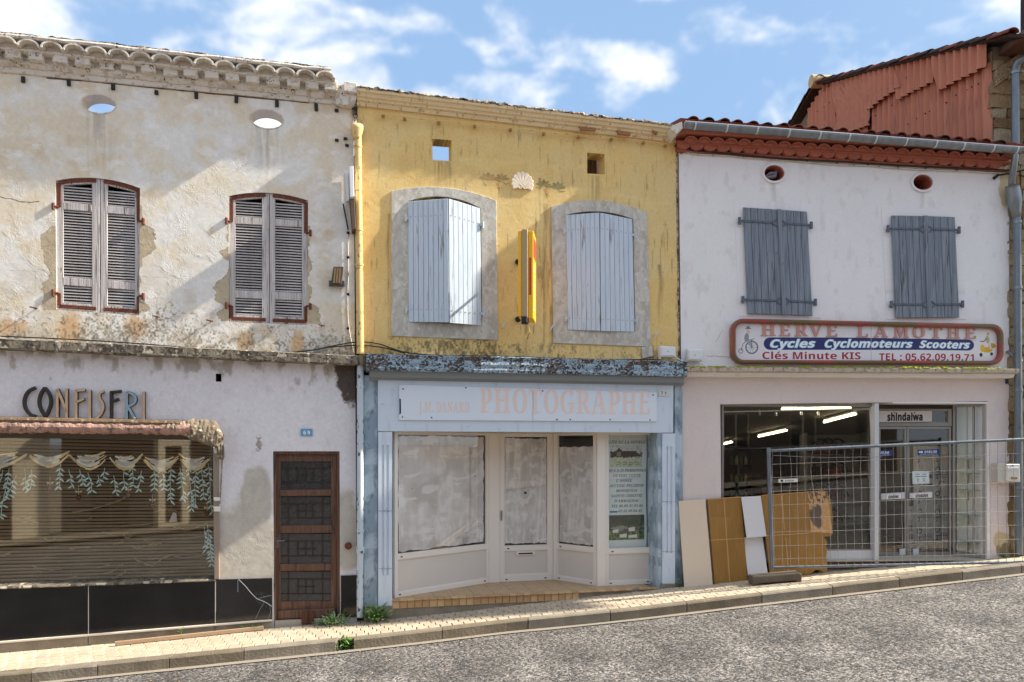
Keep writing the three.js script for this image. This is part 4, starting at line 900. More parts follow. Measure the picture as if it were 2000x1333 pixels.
  [[97, 955, 0], [153, 972, 1], [250, 968, 0], [297, 988, 0], [404, 1003, 1]].forEach(([x, y, red]) => {
    const c = A.p(x, y, -0.2), b = thing('bauble', red ? 'dark red bauble with a cream bow hanging in the shop window' : 'mauve bauble with a cream bow hanging in the shop window', 'bauble', A, [c[0], c[1] - 0.04, -0.2], 'baubles in the shop window');
    part('ball', new THREE.SphereGeometry(0.036, 14, 10).translate(c[0], c[1], -0.2), red ? std({ color: rgb(84, 40, 36), roughness: 0.25, metalness: 0.4 }) : ball, b);
    const t = [[c[0], c[1] + 0.075], [c[0] + 0.045, c[1] + 0.095], [c[0] + 0.03, c[1] + 0.06]], t2 = t.map((q) => [2 * c[0] - q[0], q[1]]);
    part('bow', join([ex(t, -0.202, -0.198, 0), ex(t2, -0.202, -0.198, 0), rod([c[0], c[1] + 0.03, -0.2], [c[0], c[1] + 0.16, -0.2], 0.003, 5)]), bow, b);
  });
  const st = thing('crinkled_streamers', 'crinkled cream foil streamers strewn across the window blind', 'window decoration', A, [...A.p(200, 1130, -0.25), -0.25]);
  const foil = phys({ color: rgb(170, 152, 122), roughness: 0.4, transmission: 0.35, thickness: 0 });
  const wav = [[140, 1002, 245, 972], [150, 1015, 178, 1012], [198, 1040, 250, 1040], [236, 1028, 330, 1018], [262, 1092, 300, 1106], [295, 1106, 340, 1084], [340, 1088, 412, 1080], [190, 1110, 240, 1104], [200, 1122, 228, 1112], [218, 1130, 245, 1117], [135, 1072, 176, 1070], [75, 1045, 94, 1043], [84, 1052, 108, 1052], [20, 1012, 60, 1012], [40, 1022, 76, 1022], [0, 1085, 20, 1080], [220, 1064, 240, 1060], [256, 1068, 282, 1066], [290, 1064, 315, 1062], [322, 1026, 362, 1036], [360, 1038, 405, 1022], [300, 1002, 345, 1000], [110, 955, 176, 960], [60, 1104, 120, 1112], [96, 1130, 150, 1126], [240, 1045, 256, 1046], [280, 1056, 410, 1046]];
  for (const [x0, y0, x1, y1] of wav) {
    const pts = [], n = 9, dip = rnd(-6, 7); for (let j = 0; j <= n; j++) { const s = j / n; pts.push(A.p(lerp(x0, x1, s), lerp(y0, y1, s) + dip * Math.sin(Math.PI * s) * 0.8 + rnd(-1.2, 1.2), -0.26)); }
    const g = ex(stroke(smoothLine(pts, 2), rnd(0.010, 0.026)), -0.262, -0.26, 0);
    const p = g.attributes.position; for (let k = 0; k < p.count; k++) p.setZ(k, p.getZ(k) + 0.02 * (noise(p.getX(k) * 12, p.getY(k) * 12) - 0.5));
    g.computeVertexNormals();
    part('streamer', g, foil, st);
  }
  const card = thing('torn_card', 'torn grey paper card stuck inside the shop window beside the leaf garlands', 'card', A, [...A.p(338, 1010, -0.18), -0.18]);
  part('sheet', poly(A, [[330, 1006], [330, 1018], [338, 1001], [344, 1003], [345, 1019], [331, 1021]].slice(1), -0.182, -0.179, 0), std({ color: rgb(190, 190, 194), roughness: 0.8 }), card);
}

// small fittings on the cream wall
{
  const pl = thing('house_number_plate', 'small blue enamel number plate above the brown glazed door', 'number plate', A, [...cP(598, 852), 0]);
  const q = [[587, 838], [610, 838], [610, 852], [587, 852]];
  part('plate', poly(A, q, inset + 0.001, inset + 0.01, 0.003), std({ color: rgb(92, 146, 190), roughness: 0.3 }), pl);
  part('digits', quad(A, q, inset + 0.0125), print(canvasMap(256, 156, (c, w, h) => { c.fillStyle = '#6a9cc4'; c.fillRect(0, 0, w, h); c.fillStyle = '#f2f2ec'; c.font = 'bold 112px sans-serif'; c.textAlign = 'center'; c.textBaseline = 'middle'; c.fillText('6', w * 0.33, h * 0.54); c.fillText('9', w * 0.68, h * 0.54); })), pl);
  const fl = thing('flood_lamp', 'rusty brown tilted flood lamp fixed on the cream wall', 'wall lamp', A, [...cP(657, 560), 0]);
  const lampBox = poly(A, [[651, 521], [671, 521], [667, 556], [646, 556]], 0.03, 0.13, 0.006);
  part('housing', lampBox, std({ color: rgb(84, 70, 56), roughness: 0.6, metalness: 0.3 }), fl);
  for (const x of [652.5, 657.5, 662.5]) part('fin', poly(A, [[x, 524], [x + 3.4, 524], [x + 1, 553], [x - 2.4, 553]], 0.13, 0.14, 0.001), std({ color: rgb(134, 108, 80), roughness: 0.5, metalness: 0.2 }), fl);
  part('bracket', join([poly(A, [[642, 548], [672, 549], [673, 559], [642, 558]], inset, 0.05, 0.004), rod([...A.p(646, 553, 0.05), 0.0], [...A.p(646, 553, 0.05), 0.10], 0.012), rod([...A.p(668, 554, 0.05), 0.0], [...A.p(668, 554, 0.05), 0.10], 0.012)]), M.slateIron, fl);
  const tb = thing('projecting_light_box', 'narrow white light box on a brown bracket beside the cream drainpipe', 'sign', A, [...cP(688, 447), 0]);
  part('white_panel', join([poly(A, [[682, 326], [690, 324], [692, 384], [684, 386]], inset + 0.02, 0.3, 0.006)]), M.plasticWhite, tb);
  part('thin_panel', poly(A, [[674, 336], [680, 335], [682, 392], [676, 393]], inset + 0.02, 0.1, 0.004), M.plasticWhite, tb);
  part('bracket', poly(A, [[683, 387], [692, 386], [695, 447], [688, 449]], inset, 0.22, 0.006), std({ color: rgb(92, 74, 58), roughness: 0.7 }), tb);
  part('stay', rod([...A.p(670, 397, 0.05), 0.02], [...A.p(680, 448, 0.05), 0.02], 0.01), M.iron, tb);
  const cd = thing('wall_conduit', 'thin weathered conduit running down the cream wall to the ledge', 'conduit', A, [...cP(690, 690), 0]);
  part('conduit_pipe', tube([[...A.p(679, 455, 0), 0.0], [...A.p(680, 530, 0), 0.0], [...A.p(678, 580, 0), 0.0], [...A.p(681, 640, 0), 0.0], [...A.p(690, 688, 0), 0.01]], 0.009), M.lime, cd);
  for (const y of [455, 503, 575, 642]) part('clip', new THREE.SphereGeometry(0.022, 8, 6).translate(...A.p(679.5, y, 0), 0), M.iron, cd);
  // the drainpipe between cream and yellow house
  const dp = thing('drainpipe', 'cream painted drainpipe with hopper, pale blue below the ledge, between cream and yellow house', 'drainpipe', A, [...pA(703, 1205), 0.06]);
  const hop = A.p(697, 245, 0.08), lathe = new THREE.LatheGeometry([[0.001, 0.0], [0.088, 0], [0.09, -0.06], [0.06, -0.17], [0.056, -0.21], [0.001, -0.21]].map((k) => new THREE.Vector2(...k)), 16);
  lathe.translate(hop[0], hop[1], 0.08);
  part('hopper', lathe, M.pipeCream, dp);
  const pA2 = (x, y) => [...A.p(x, y, 0.08), 0.08];
  part('upper_pipe', rod(pA2(698.5, 268), pA2(703.5, 692), 0.052, 16), M.pipeCream, dp);
  for (const y of [285, 448, 516]) part('collar', rod(pA2(698.6 + (y - 268) * 0.0118, y), pA2(698.7 + (y - 268) * 0.0118, y + 4), 0.06, 16), M.pipeCream, dp);
  part('lower_pipe', rod(pA2(703.5, 712), pA2(703, 1206), 0.047, 16), M.pipeBlue, dp);
  for (const [y, h] of [[754, 4], [1035, 5], [1068, 13]]) part('collar', rod(pA2(703.3, y), pA2(703.3, y + h), 0.057, 16), M.pipeBlue, dp);
  const cb = thing('overhead_cable', 'thin black cables draped along the shop ledges past the drainpipe', 'cable', A, [...cP(703, 690), 0.1]);
  const run = (pts, n) => tube(pts.map((q) => [...A.p(q[0], q[1], q[2] ?? n), q[2] ?? n]), 0.009, 60, 6);
  part('cable_run', run([[0, 657], [150, 664], [262, 671], [400, 682], [540, 690], [600, 686], [660, 674], [703, 668], [740, 672], [780, 686], [830, 693, 0.2], [1000, 697, 0.3], [1150, 702, 0.3], [1290, 703, 0.3]], 0.06), M.cable, cb);
  part('cable_run', run([[540, 692], [610, 684], [660, 677], [703, 675], [745, 679], [790, 690]], 0.08), M.cable, cb);
}

// ---------------------------------------------------------------- the yellow house with the photographer's shop
const yellow = thing('yellow_house', 'yellow plastered house with pale blue plank shutters above a whitewashed shopfront', 'house', A, [pA(1015, 1190)[0], 0, 0]);
const soffitV = A.p(1000, 844, 0.1)[1], floorV = A.p(766, 1174, 0.12)[1];
{
  const hole1 = [[844, 271], [882, 274], [882, 315], [845, 312]], hole2 = [[1147, 298], [1181, 301], [1182, 341], [1147, 339]];
  const arch1 = arcThrough(pA(797, 394), pA(858, 385), pA(939, 408)), arch2 = arcThrough(pA(1105, 421), pA(1165, 414), pA(1236, 429));
  const open1 = [pA(798, 629), pA(941, 636), ...[...arch1].reverse()], open2 = [pA(1108, 645), pA(1240, 649), ...[...arch2].reverse()];
  const g = ex([pA(697.5, 188), pA(1322, 258), pA(1327, 740), pA(703, 722)], -0.28, 0, 0, [hole1.map((q) => pA(...q)), hole2.map((q) => pA(...q)), open1, open2]);
  g.anchored = true;
  part('wall', g, M.yellow, yellow);
  const u0 = pA(699, 500)[0] + 0.02, u1 = pA(1325, 500)[0] - 0.02, deck = pA(1000, 390)[1], low = pA(1000, 745)[1];
  part('side_wall', bx(u0, u0 + 0.12, -0.6, deck, -7, -0.43, 0), M.mortar, yellow);
  part('side_wall', bx(u1 - 0.3, u1, -0.6, deck, -7, -0.43, 0), M.mortar, yellow);
  part('back_wall', bx(u0, u1, -0.6, deck, -7.3, -7.002, 0), M.mortar, yellow);
  part('attic_floor', bx(u0, u1, deck + 0.002, deck + 0.2, -7.3, -0.422, 0), M.mortar, yellow);
  part('shop_ceiling', bx(u0, u1, soffitV + 0.03, soffitV + 0.12, -7, -0.05, 0), M.panelGrey, yellow);
  part('shop_partition', bx(u0 + 0.13, u1 - 0.31, -0.3, soffitV + 0.02, -3.2, -3.1, 0), M.interior, yellow);
  // a plank end seen in the second attic hole
  const b = pA(1160, 322, -0.3);
  part('attic_plank', shake(bx(b[0] - 0.14, b[0] + 0.12, b[1] - 0.3, b[1] + 0.16, -0.62, -0.45, 0.01), 0.015, 9, 2), M.woodBrown, yellow);
  part('attic_board', bx(b[0] - 0.4, b[0] + 0.5, b[1] - 0.5, b[1] + 0.5, -0.9, -0.86, 0.004), M.woodBrown, yellow);
  // grey washed surrounds round the windows
  const outer1 = arcThrough(pA(764, 374), pA(850, 366), pA(969, 393)), outer2 = arcThrough(pA(1076, 404), pA(1160, 392.5), pA(1262, 416));
  part('window_surround', ex([pA(764, 657), pA(972, 665), ...[...outer1].reverse()], 0.001, 0.022, 0.004, [open1]), M.surround, yellow);
  part('window_surround', ex([pA(1080, 671), pA(1271, 678), ...[...outer2].reverse()], 0.001, 0.022, 0.004, [open2]), M.surround, yellow);
  part('sill_patch', shake(poly(A, [[1254, 678], [1274, 676], [1277, 697], [1256, 700]], 0, 0.03, 0.005), 0.01, 12, 3), M.surround, yellow);
  // cornice: stacked mouldings under a ragged mortar edge
  const a = A.p(697, 204, 0.06), e = A.p(1322, 277, 0.06);
  part('cornice', mould([[-0.2, 0], [0.035, 0], [0.045, 0.02], [0.05, 0.045], [0.085, 0.06], [0.09, 0.085], [0.12, 0.10], [0.135, 0.14], [0.165, 0.15], [0.17, 0.19], [-0.3, 0.19]], a, e, 60, 0.003, 3, 12), M.trim, yellow);
  part('mortar_edge', mould([[-0.42, 0.19], [0.175, 0.188], [0.185, 0.205], [0.165, 0.225], [-0.42, 0.24]], a, e, 260, 0.02, 19, 31), M.crust, yellow);
  for (const [x0, x1, y0, y1] of [[1132, 1166, 247, 254], [1205, 1233, 254, 262], [1275, 1286, 254, 260]]) part('bare_patch', shake(poly(A, [[x0, y0], [x1, y0 + 4], [x1 - 2, y1 + 3], [x0 + 3, y1]], 0.10, 0.137, 0.004), 0.008, 14, x0), std({ color: rgb(150, 106, 66), roughness: 1, bumpMap: bumpGrain, bumpScale: 0.008 }), yellow);
  // ragged plaster seams where the houses meet
  const seam = (x0, y0, x1, y1, k) => { const a2 = A.p(x0, y0), b2 = A.p(x1, y1), pl = [], pr = []; for (let i = 0; i <= 60; i++) { const t = i / 60, u = lerp(a2[0], b2[0], t), v = lerp(a2[1], b2[1], t); pl.push([u - 0.012 - 0.03 * Math.max(0, fbm(v * 9 + k, 3, 4) - 0.42), v]); pr.unshift([u + 0.006 + 0.025 * Math.max(0, fbm(v * 8 + k, 9, 4) - 0.45), v]); } part('plaster_seam', ex([...pl, ...pr], -0.02, 0.006, 0), M.crust, yellow); };
  seam(1321.5, 292, 1327, 703, 5); seam(700, 250, 703, 690, 40);
  // bell insulators and the cable under the cornice
  const knobs = [[748, 226], [790, 232], [857, 239], [927, 246], [997, 253], [1062, 261], [1130, 267], [1194, 272], [1257, 278], [1300, 284]];
  for (const [x, y] of knobs) { const c = A.p(x, y, 0.05); part('cable_knob', join([rod([c[0], c[1], 0], [c[0], c[1], 0.06], 0.014, 8), new THREE.SphereGeometry(0.026, 8, 6).translate(c[0], c[1] - 0.012, 0.055)]), std({ map: pipeCreamMap, color: rgb(190, 170, 130), roughness: 0.8 }), yellow); }
  part('eave_cable', tube(knobs.map(([x, y]) => [...A.p(x, y - 3, 0.06), 0.06]), 0.008, 60, 6), M.pipeCream, yellow);
  // shutters: each leaf of single boards, hinged at the outside
  const leaf = (corner, n0, n1, boards, sd) => {          // corner: px TL TR BR BL; depth n0 at the left, n1 at the right edge
    const [tl, tr, br, bl] = [A.p(...corner[0], n0), A.p(...corner[1], n1), A.p(...corner[2], n1), A.p(...corner[3], n0)];
    let sh = null;
    for (let i = 0; i < boards; i++) {
      const s0 = i / boards, s1 = (i + 1) / boards, gp = 0.0022;
      const at = (s, t) => { const u = lerp(lerp(tl[0], tr[0], s), lerp(bl[0], br[0], s), t); return [u, lerp(lerp(tl[1], tr[1], s), lerp(bl[1], br[1], s), t)]; };
      const curve = (s) => 0.018 * Math.sin(Math.PI * (sd ? 0.5 + s * 0.5 : s * 0.5)) - (sd ? 0.018 * (1 - s) : 0.018 * s);
      const q = [at(s0, 1), at(s1, 1), at(s1, 0), at(s0, 0)];
      q[0][0] += gp; q[3][0] += gp; q[1][0] -= gp; q[2][0] -= gp; q[2][1] += curve(s1); q[3][1] += curve(s0);
      const g2 = ex(q, -0.03, 0, 0.004), p = g2.attributes.position;
      for (let k = 0; k < p.count; k++) { const s = (p.getX(k) - tl[0]) / (tr[0] - tl[0]); p.setZ(k, p.getZ(k) + lerp(n0, n1, s) + rnd(-1, 1) * 0); }
      g2.computeVertexNormals();
      const m = part(i ? 'board' : 'shutter', g2, M.woodBlue, i ? sh : yellow);
      if (!i) sh = m;
    }
    const nails = [];
    for (let i = 0; i < boards; i++) for (const f of [0.13, 0.9]) { const s = (i + 0.5) / boards, u = lerp(lerp(tl[0], tr[0], s), lerp(bl[0], br[0], s), f), v = lerp(lerp(tl[1], tr[1], s), lerp(bl[1], br[1], s), f); nails.push(new THREE.SphereGeometry(0.0085, 6, 4).translate(u, v, lerp(n0, n1, s))); }
    part('nails', join(nails), std({ color: rgb(190, 160, 120), roughness: 0.6 }), sh, { kind: 'stuff' });
    // edge battens behind, and the pintles at the hinge side
    for (const f of [0.14, 0.9]) {
      const u = sd ? lerp(tr[0], br[0], f) : lerp(tl[0], bl[0], f), v = sd ? lerp(tr[1], br[1], f) : lerp(tl[1], bl[1], f), nn = sd ? n1 : n0, d = sd ? 0.035 : -0.035;
      part('pintle', join([rod([u + d, v - 0.05, nn + 0.01], [u + d, v + 0.05, nn + 0.01], 0.016), rod([u + d, v, nn + 0.01], [u + d, v, -0.05], 0.012), bx(Math.min(u, u + d) - 0.01, Math.max(u, u + d), v - 0.02, v + 0.02, nn - 0.005, nn + 0.012, 0.003)]), M.paleIron, sh);
    }
    return sh;
  };
  reseed(91);
  leaf([[797, 394], [875, 388], [877, 630], [798, 629]], 0.035, 0.17, 8, 0);
  leaf([[876, 388], [938, 407.5], [941, 636], [878, 631]], 0.17, 0.035, 7, 1);
  leaf([[1105.5, 420.5], [1171, 415.5], [1173, 646.5], [1109, 644.5]], 0.03, 0.075, 7, 0);
  leaf([[1172, 415.5], [1235.5, 428.5], [1240, 648.5], [1174, 647]], 0.07, 0.03, 7, 1);
  for (const [x, y] of [[983, 636], [1076, 641], [1280, 654]]) { const q = A.p(x, y, 0.05); part('shutter_stay', join([rod([q[0], q[1], -0.02], [q[0], q[1], 0.09], 0.008), rod([q[0] - 0.03, q[1] - 0.05, 0.09], [q[0] + 0.03, q[1] + 0.05, 0.095], 0.011)]), M.paleIron, yellow); }

  // blistered blue ledge and the mouldings below it
  const la = A.p(716, 690.5, 0.32), lb = A.p(1343, 706, 0.32);
  part('ledge', mould([[-0.05, -0.235], [0.30, -0.235], [0.315, -0.2], [0.305, -0.16], [0.32, -0.12], [0.31, -0.07], [0.325, -0.01], [0.31, 0.0], [-0.05, 0.03]], la, lb, 160, 0.005, 7, 14), M.peel, yellow);
  const mo = (n, y0, y1, h, m) => part('under_moulding', mould([[-0.05, -h], [n - 0.03, -h], [n, 0], [-0.05, 0]], A.p(722, y0, n), A.p(1337, y1, n), 2), m, yellow);
  mo(0.24, 724, 737.5, 0.085, M.greyPaint); mo(0.15, 735, 747, 0.05, M.greyPaint);

  // shopfront: fascia, pilasters
  part('fascia', poly(A, [[738, 741], [1316, 752], [1315, 846], [738, 843]], -0.05, 0.1, 0.005), M.blue, yellow);
  part('marbled_pilaster', poly(A, [[710.5, 733], [737.5, 734], [737.5, 1186], [710.5, 1188]], -0.42, 0.045, 0.004), M.marble, yellow);
  part('marbled_pilaster', poly(A, [[1318, 748], [1333, 748], [1334, 1142], [1320, 1143]], -0.42, 0.045, 0.004), M.marble, yellow);
  for (const [x0, x1, y0, y1, ts] of [[738.5, 766, 844, 1186, [748, 757]], [1294, 1319, 847, 1142, [1303, 1311]]]) {
    const flutes = ts.map((x) => [[x - 2.2, y0 + 26], [x + 2.2, y0 + 26], [x + 2.2, y1 - 62], [x - 2.2, y1 - 62]]);
    const pl = part('fluted_pilaster', poly(A, [[x0, y0], [x1, y0], [x1, y1], [x0, y1]], 0.084, 0.1, 0, flutes), M.blue, yellow);
    part('pilaster_core', poly(A, [[x0 + 0.15, y0 + 0.3], [x1 - 0.15, y0 + 0.3], [x1 - 0.15, y1], [x0 + 0.15, y1]], -0.42, 0.0835, 0), M.blue, pl);
    for (const f of [0.45, 0.78]) { const y = lerp(y0, y1, f); part('joint_band', poly(A, [[x0 - 0.3, y], [x1 + 0.3, y], [x1 + 0.3, y + 1.4], [x0 - 0.3, y + 1.4]], 0.09, 0.104, 0.001), M.marble, pl); }
  }
  part('pilaster_plinth', shake(poly(A, [[712, 1186], [766, 1184], [766, 1212], [712, 1216]], -0.3, 0.12, 0.01), 0.008, 10, 4), std({ map: concreteMap, color: rgb(250, 250, 255), roughness: 0.9, bumpMap: bumpGrain, bumpScale: 0.006 }), yellow);
  part('pilaster_plinth', shake(poly(A, [[1292, 1141], [1334, 1140], [1334, 1156], [1292, 1158]], -0.3, 0.11, 0.01), 0.006, 10, 8), std({ map: concreteMap, color: rgb(250, 250, 255), roughness: 0.9, bumpMap: bumpGrain, bumpScale: 0.006 }), yellow);
  // the side of the recess at the right
  part('recess_side', bx(A.p(1276, 1000, -0.1)[0], A.p(1294, 1000, 0.08)[0], floorV - 0.2, soffitV + 0.02, -0.42, 0.08, 0.003), M.marble, yellow);
  part('soffit', bx(A.p(768, 900, 0)[0], A.p(1290, 900, 0)[0], soffitV + 0.002, soffitV + 0.028, -1.2, 0.08, 0), std({ color: rgb(196, 176, 150), roughness: 0.8 }), yellow);

  // the tiled step
  const step = part('step', bx(A.p(766, 1180, 0.1)[0], A.p(1294, 1160, 0.1)[0], floorV - 0.5, floorV - 0.012, -1.3, 0.085, 0), M.concrete, yellow);
  part('tiled_floor', bx(A.p(767, 1180, 0.1)[0], A.p(1276, 1160, 0.1)[0], floorV - 0.012, floorV, -1.3, 0.03, 0.002), std({ map: tile(256, 0.6, (x, y, o) => { const j = Math.min(x % 0.5, y % 0.5) < 0.012; set(o, j ? [120, 100, 78] : mix3([196, 168, 134], [176, 148, 114], fbm(x * 8, y * 8, 4, 8))); }), roughness: 0.75 }), step);
  const tu0 = A.p(766, 1180, 0.12)[0], tu1 = A.p(1294, 1150, 0.12)[0], tw = 0.108, nose = boxUV(plain(bx(-tw / 2 + 0.002, tw / 2 - 0.002, -0.012, 0.012, -0.11, 0.025, 0.008)), 0, 0), face = boxUV(plain(bx(-tw / 2 + 0.003, tw / 2 - 0.003, -0.05, 0.05, -0.012, 0.004, 0.004)), 0, 0);
  const clay2 = M.clayTile.clone(); clay2.color = rgb(232, 226, 220);
  for (let u = tu0 + tw / 2, i = 0; u < tu1 - tw / 2; u += tw, i++) {
    const X = A.w(u, 0, 0.12).x, gnd = paveY(X, A.w(u, 0, 0.12).z);
    if (!(i > 31 && rnd() < 0.2)) put('nosing_tile', nose, rnd() < 0.5 ? M.clayTile : clay2, step, [u, floorV - 0.006, 0.1], [rnd(-0.02, 0.02), 0, rnd(-0.01, 0.01)]);
    if (floorV - 0.07 - 0.03 > gnd && i < 36) put('face_tile', face, rnd() < 0.5 ? M.clayTile : clay2, step, [u, floorV - 0.071, 0.098], [rnd(-0.02, 0.02), 0, rnd(-0.015, 0.015)]);
  }
}

// glazed bays of the recessed shopfront, each standing on the plan from one corner to the next
function bay(name, ua, na, ub, nb, o, parent) {
  const len = Math.hypot(ub - ua, nb - na), v0 = floorV, v1 = soffitV;
  const mtx = new THREE.Matrix4().makeBasis(new THREE.Vector3((ub - ua) / len, 0, (nb - na) / len), new THREE.Vector3(0, 1, 0), new THREE.Vector3(-(nb - na) / len, 0, (ub - ua) / len)).setPosition(ua, v0, na);
  const H = v1 - v0, T = (g) => { g.applyMatrix4(mtx); return g; };
  const f = o.frame ?? 0.06, rail = o.rail ?? 0.62, rh = 0.075;
  const fr = part(name, T(ex([[0, 0], [len, 0], [len, H], [0, H]], -0.03, 0.03, 0.004, [[[f, f + 0.02], [len - f, f + 0.02], [len - f, rail], [f, rail]], [[f, rail + rh], [len - f, rail + rh], [len - f, H - f * 0.6], [f, H - f * 0.6]]])), M.aluminium, parent);
  part('lower_panel', T(bx(f - 0.005, len - f + 0.005, f + 0.015, rail + 0.005, -0.012, 0.004, 0.001)), M.panelGrey, fr);
  // glazing beads
  const bead = [];
  for (const [y0, y1] of [[f + 0.02, rail], [rail + rh, H - f * 0.6]]) bead.push(bx(f, f + 0.012, y0, y1, 0.0, 0.02, 0.002), bx(len - f - 0.012, len - f, y0, y1, 0, 0.02, 0.002), bx(f + 0.013, len - f - 0.013, y0, y0 + 0.012, 0, 0.02, 0.002), bx(f + 0.013, len - f - 0.013, y1 - 0.012, y1, 0, 0.02, 0.002));
  part('glazing_bead', T(join(bead)), M.aluminium, fr);
  for (const [x, y] of [[f + 0.02, 0.03], [len - f - 0.06, 0.03], [f + 0.05, rail + 0.03]]) part('drain_slot', T(bx(x, x + 0.035, y, y + 0.018, 0.028, 0.034, 0.002)), M.rubber, fr);
  part('pane', T(bx(f - 0.004, len - f + 0.004, rail + rh - 0.004, H - f * 0.6 + 0.004, -0.004, 0.0, 0)), M.glass, fr);
  if (o.wash) {
    const y1 = H - f * 0.6 - (o.bare ?? 0), g = quadUV([f, y1], [len - f, y1], [len - f, rail + rh], [f, rail + rh], -0.008);
    const w = part('whitewash', T(Object.assign(g, { keepUV: true })), std({ map: washMap(o.wash), roughness: 0.85, alphaTest: 0.5, side: THREE.DoubleSide }), fr);
  }
  if (o.more) o.more(T, fr, len, H, f, rail + rh);
  return fr;
}
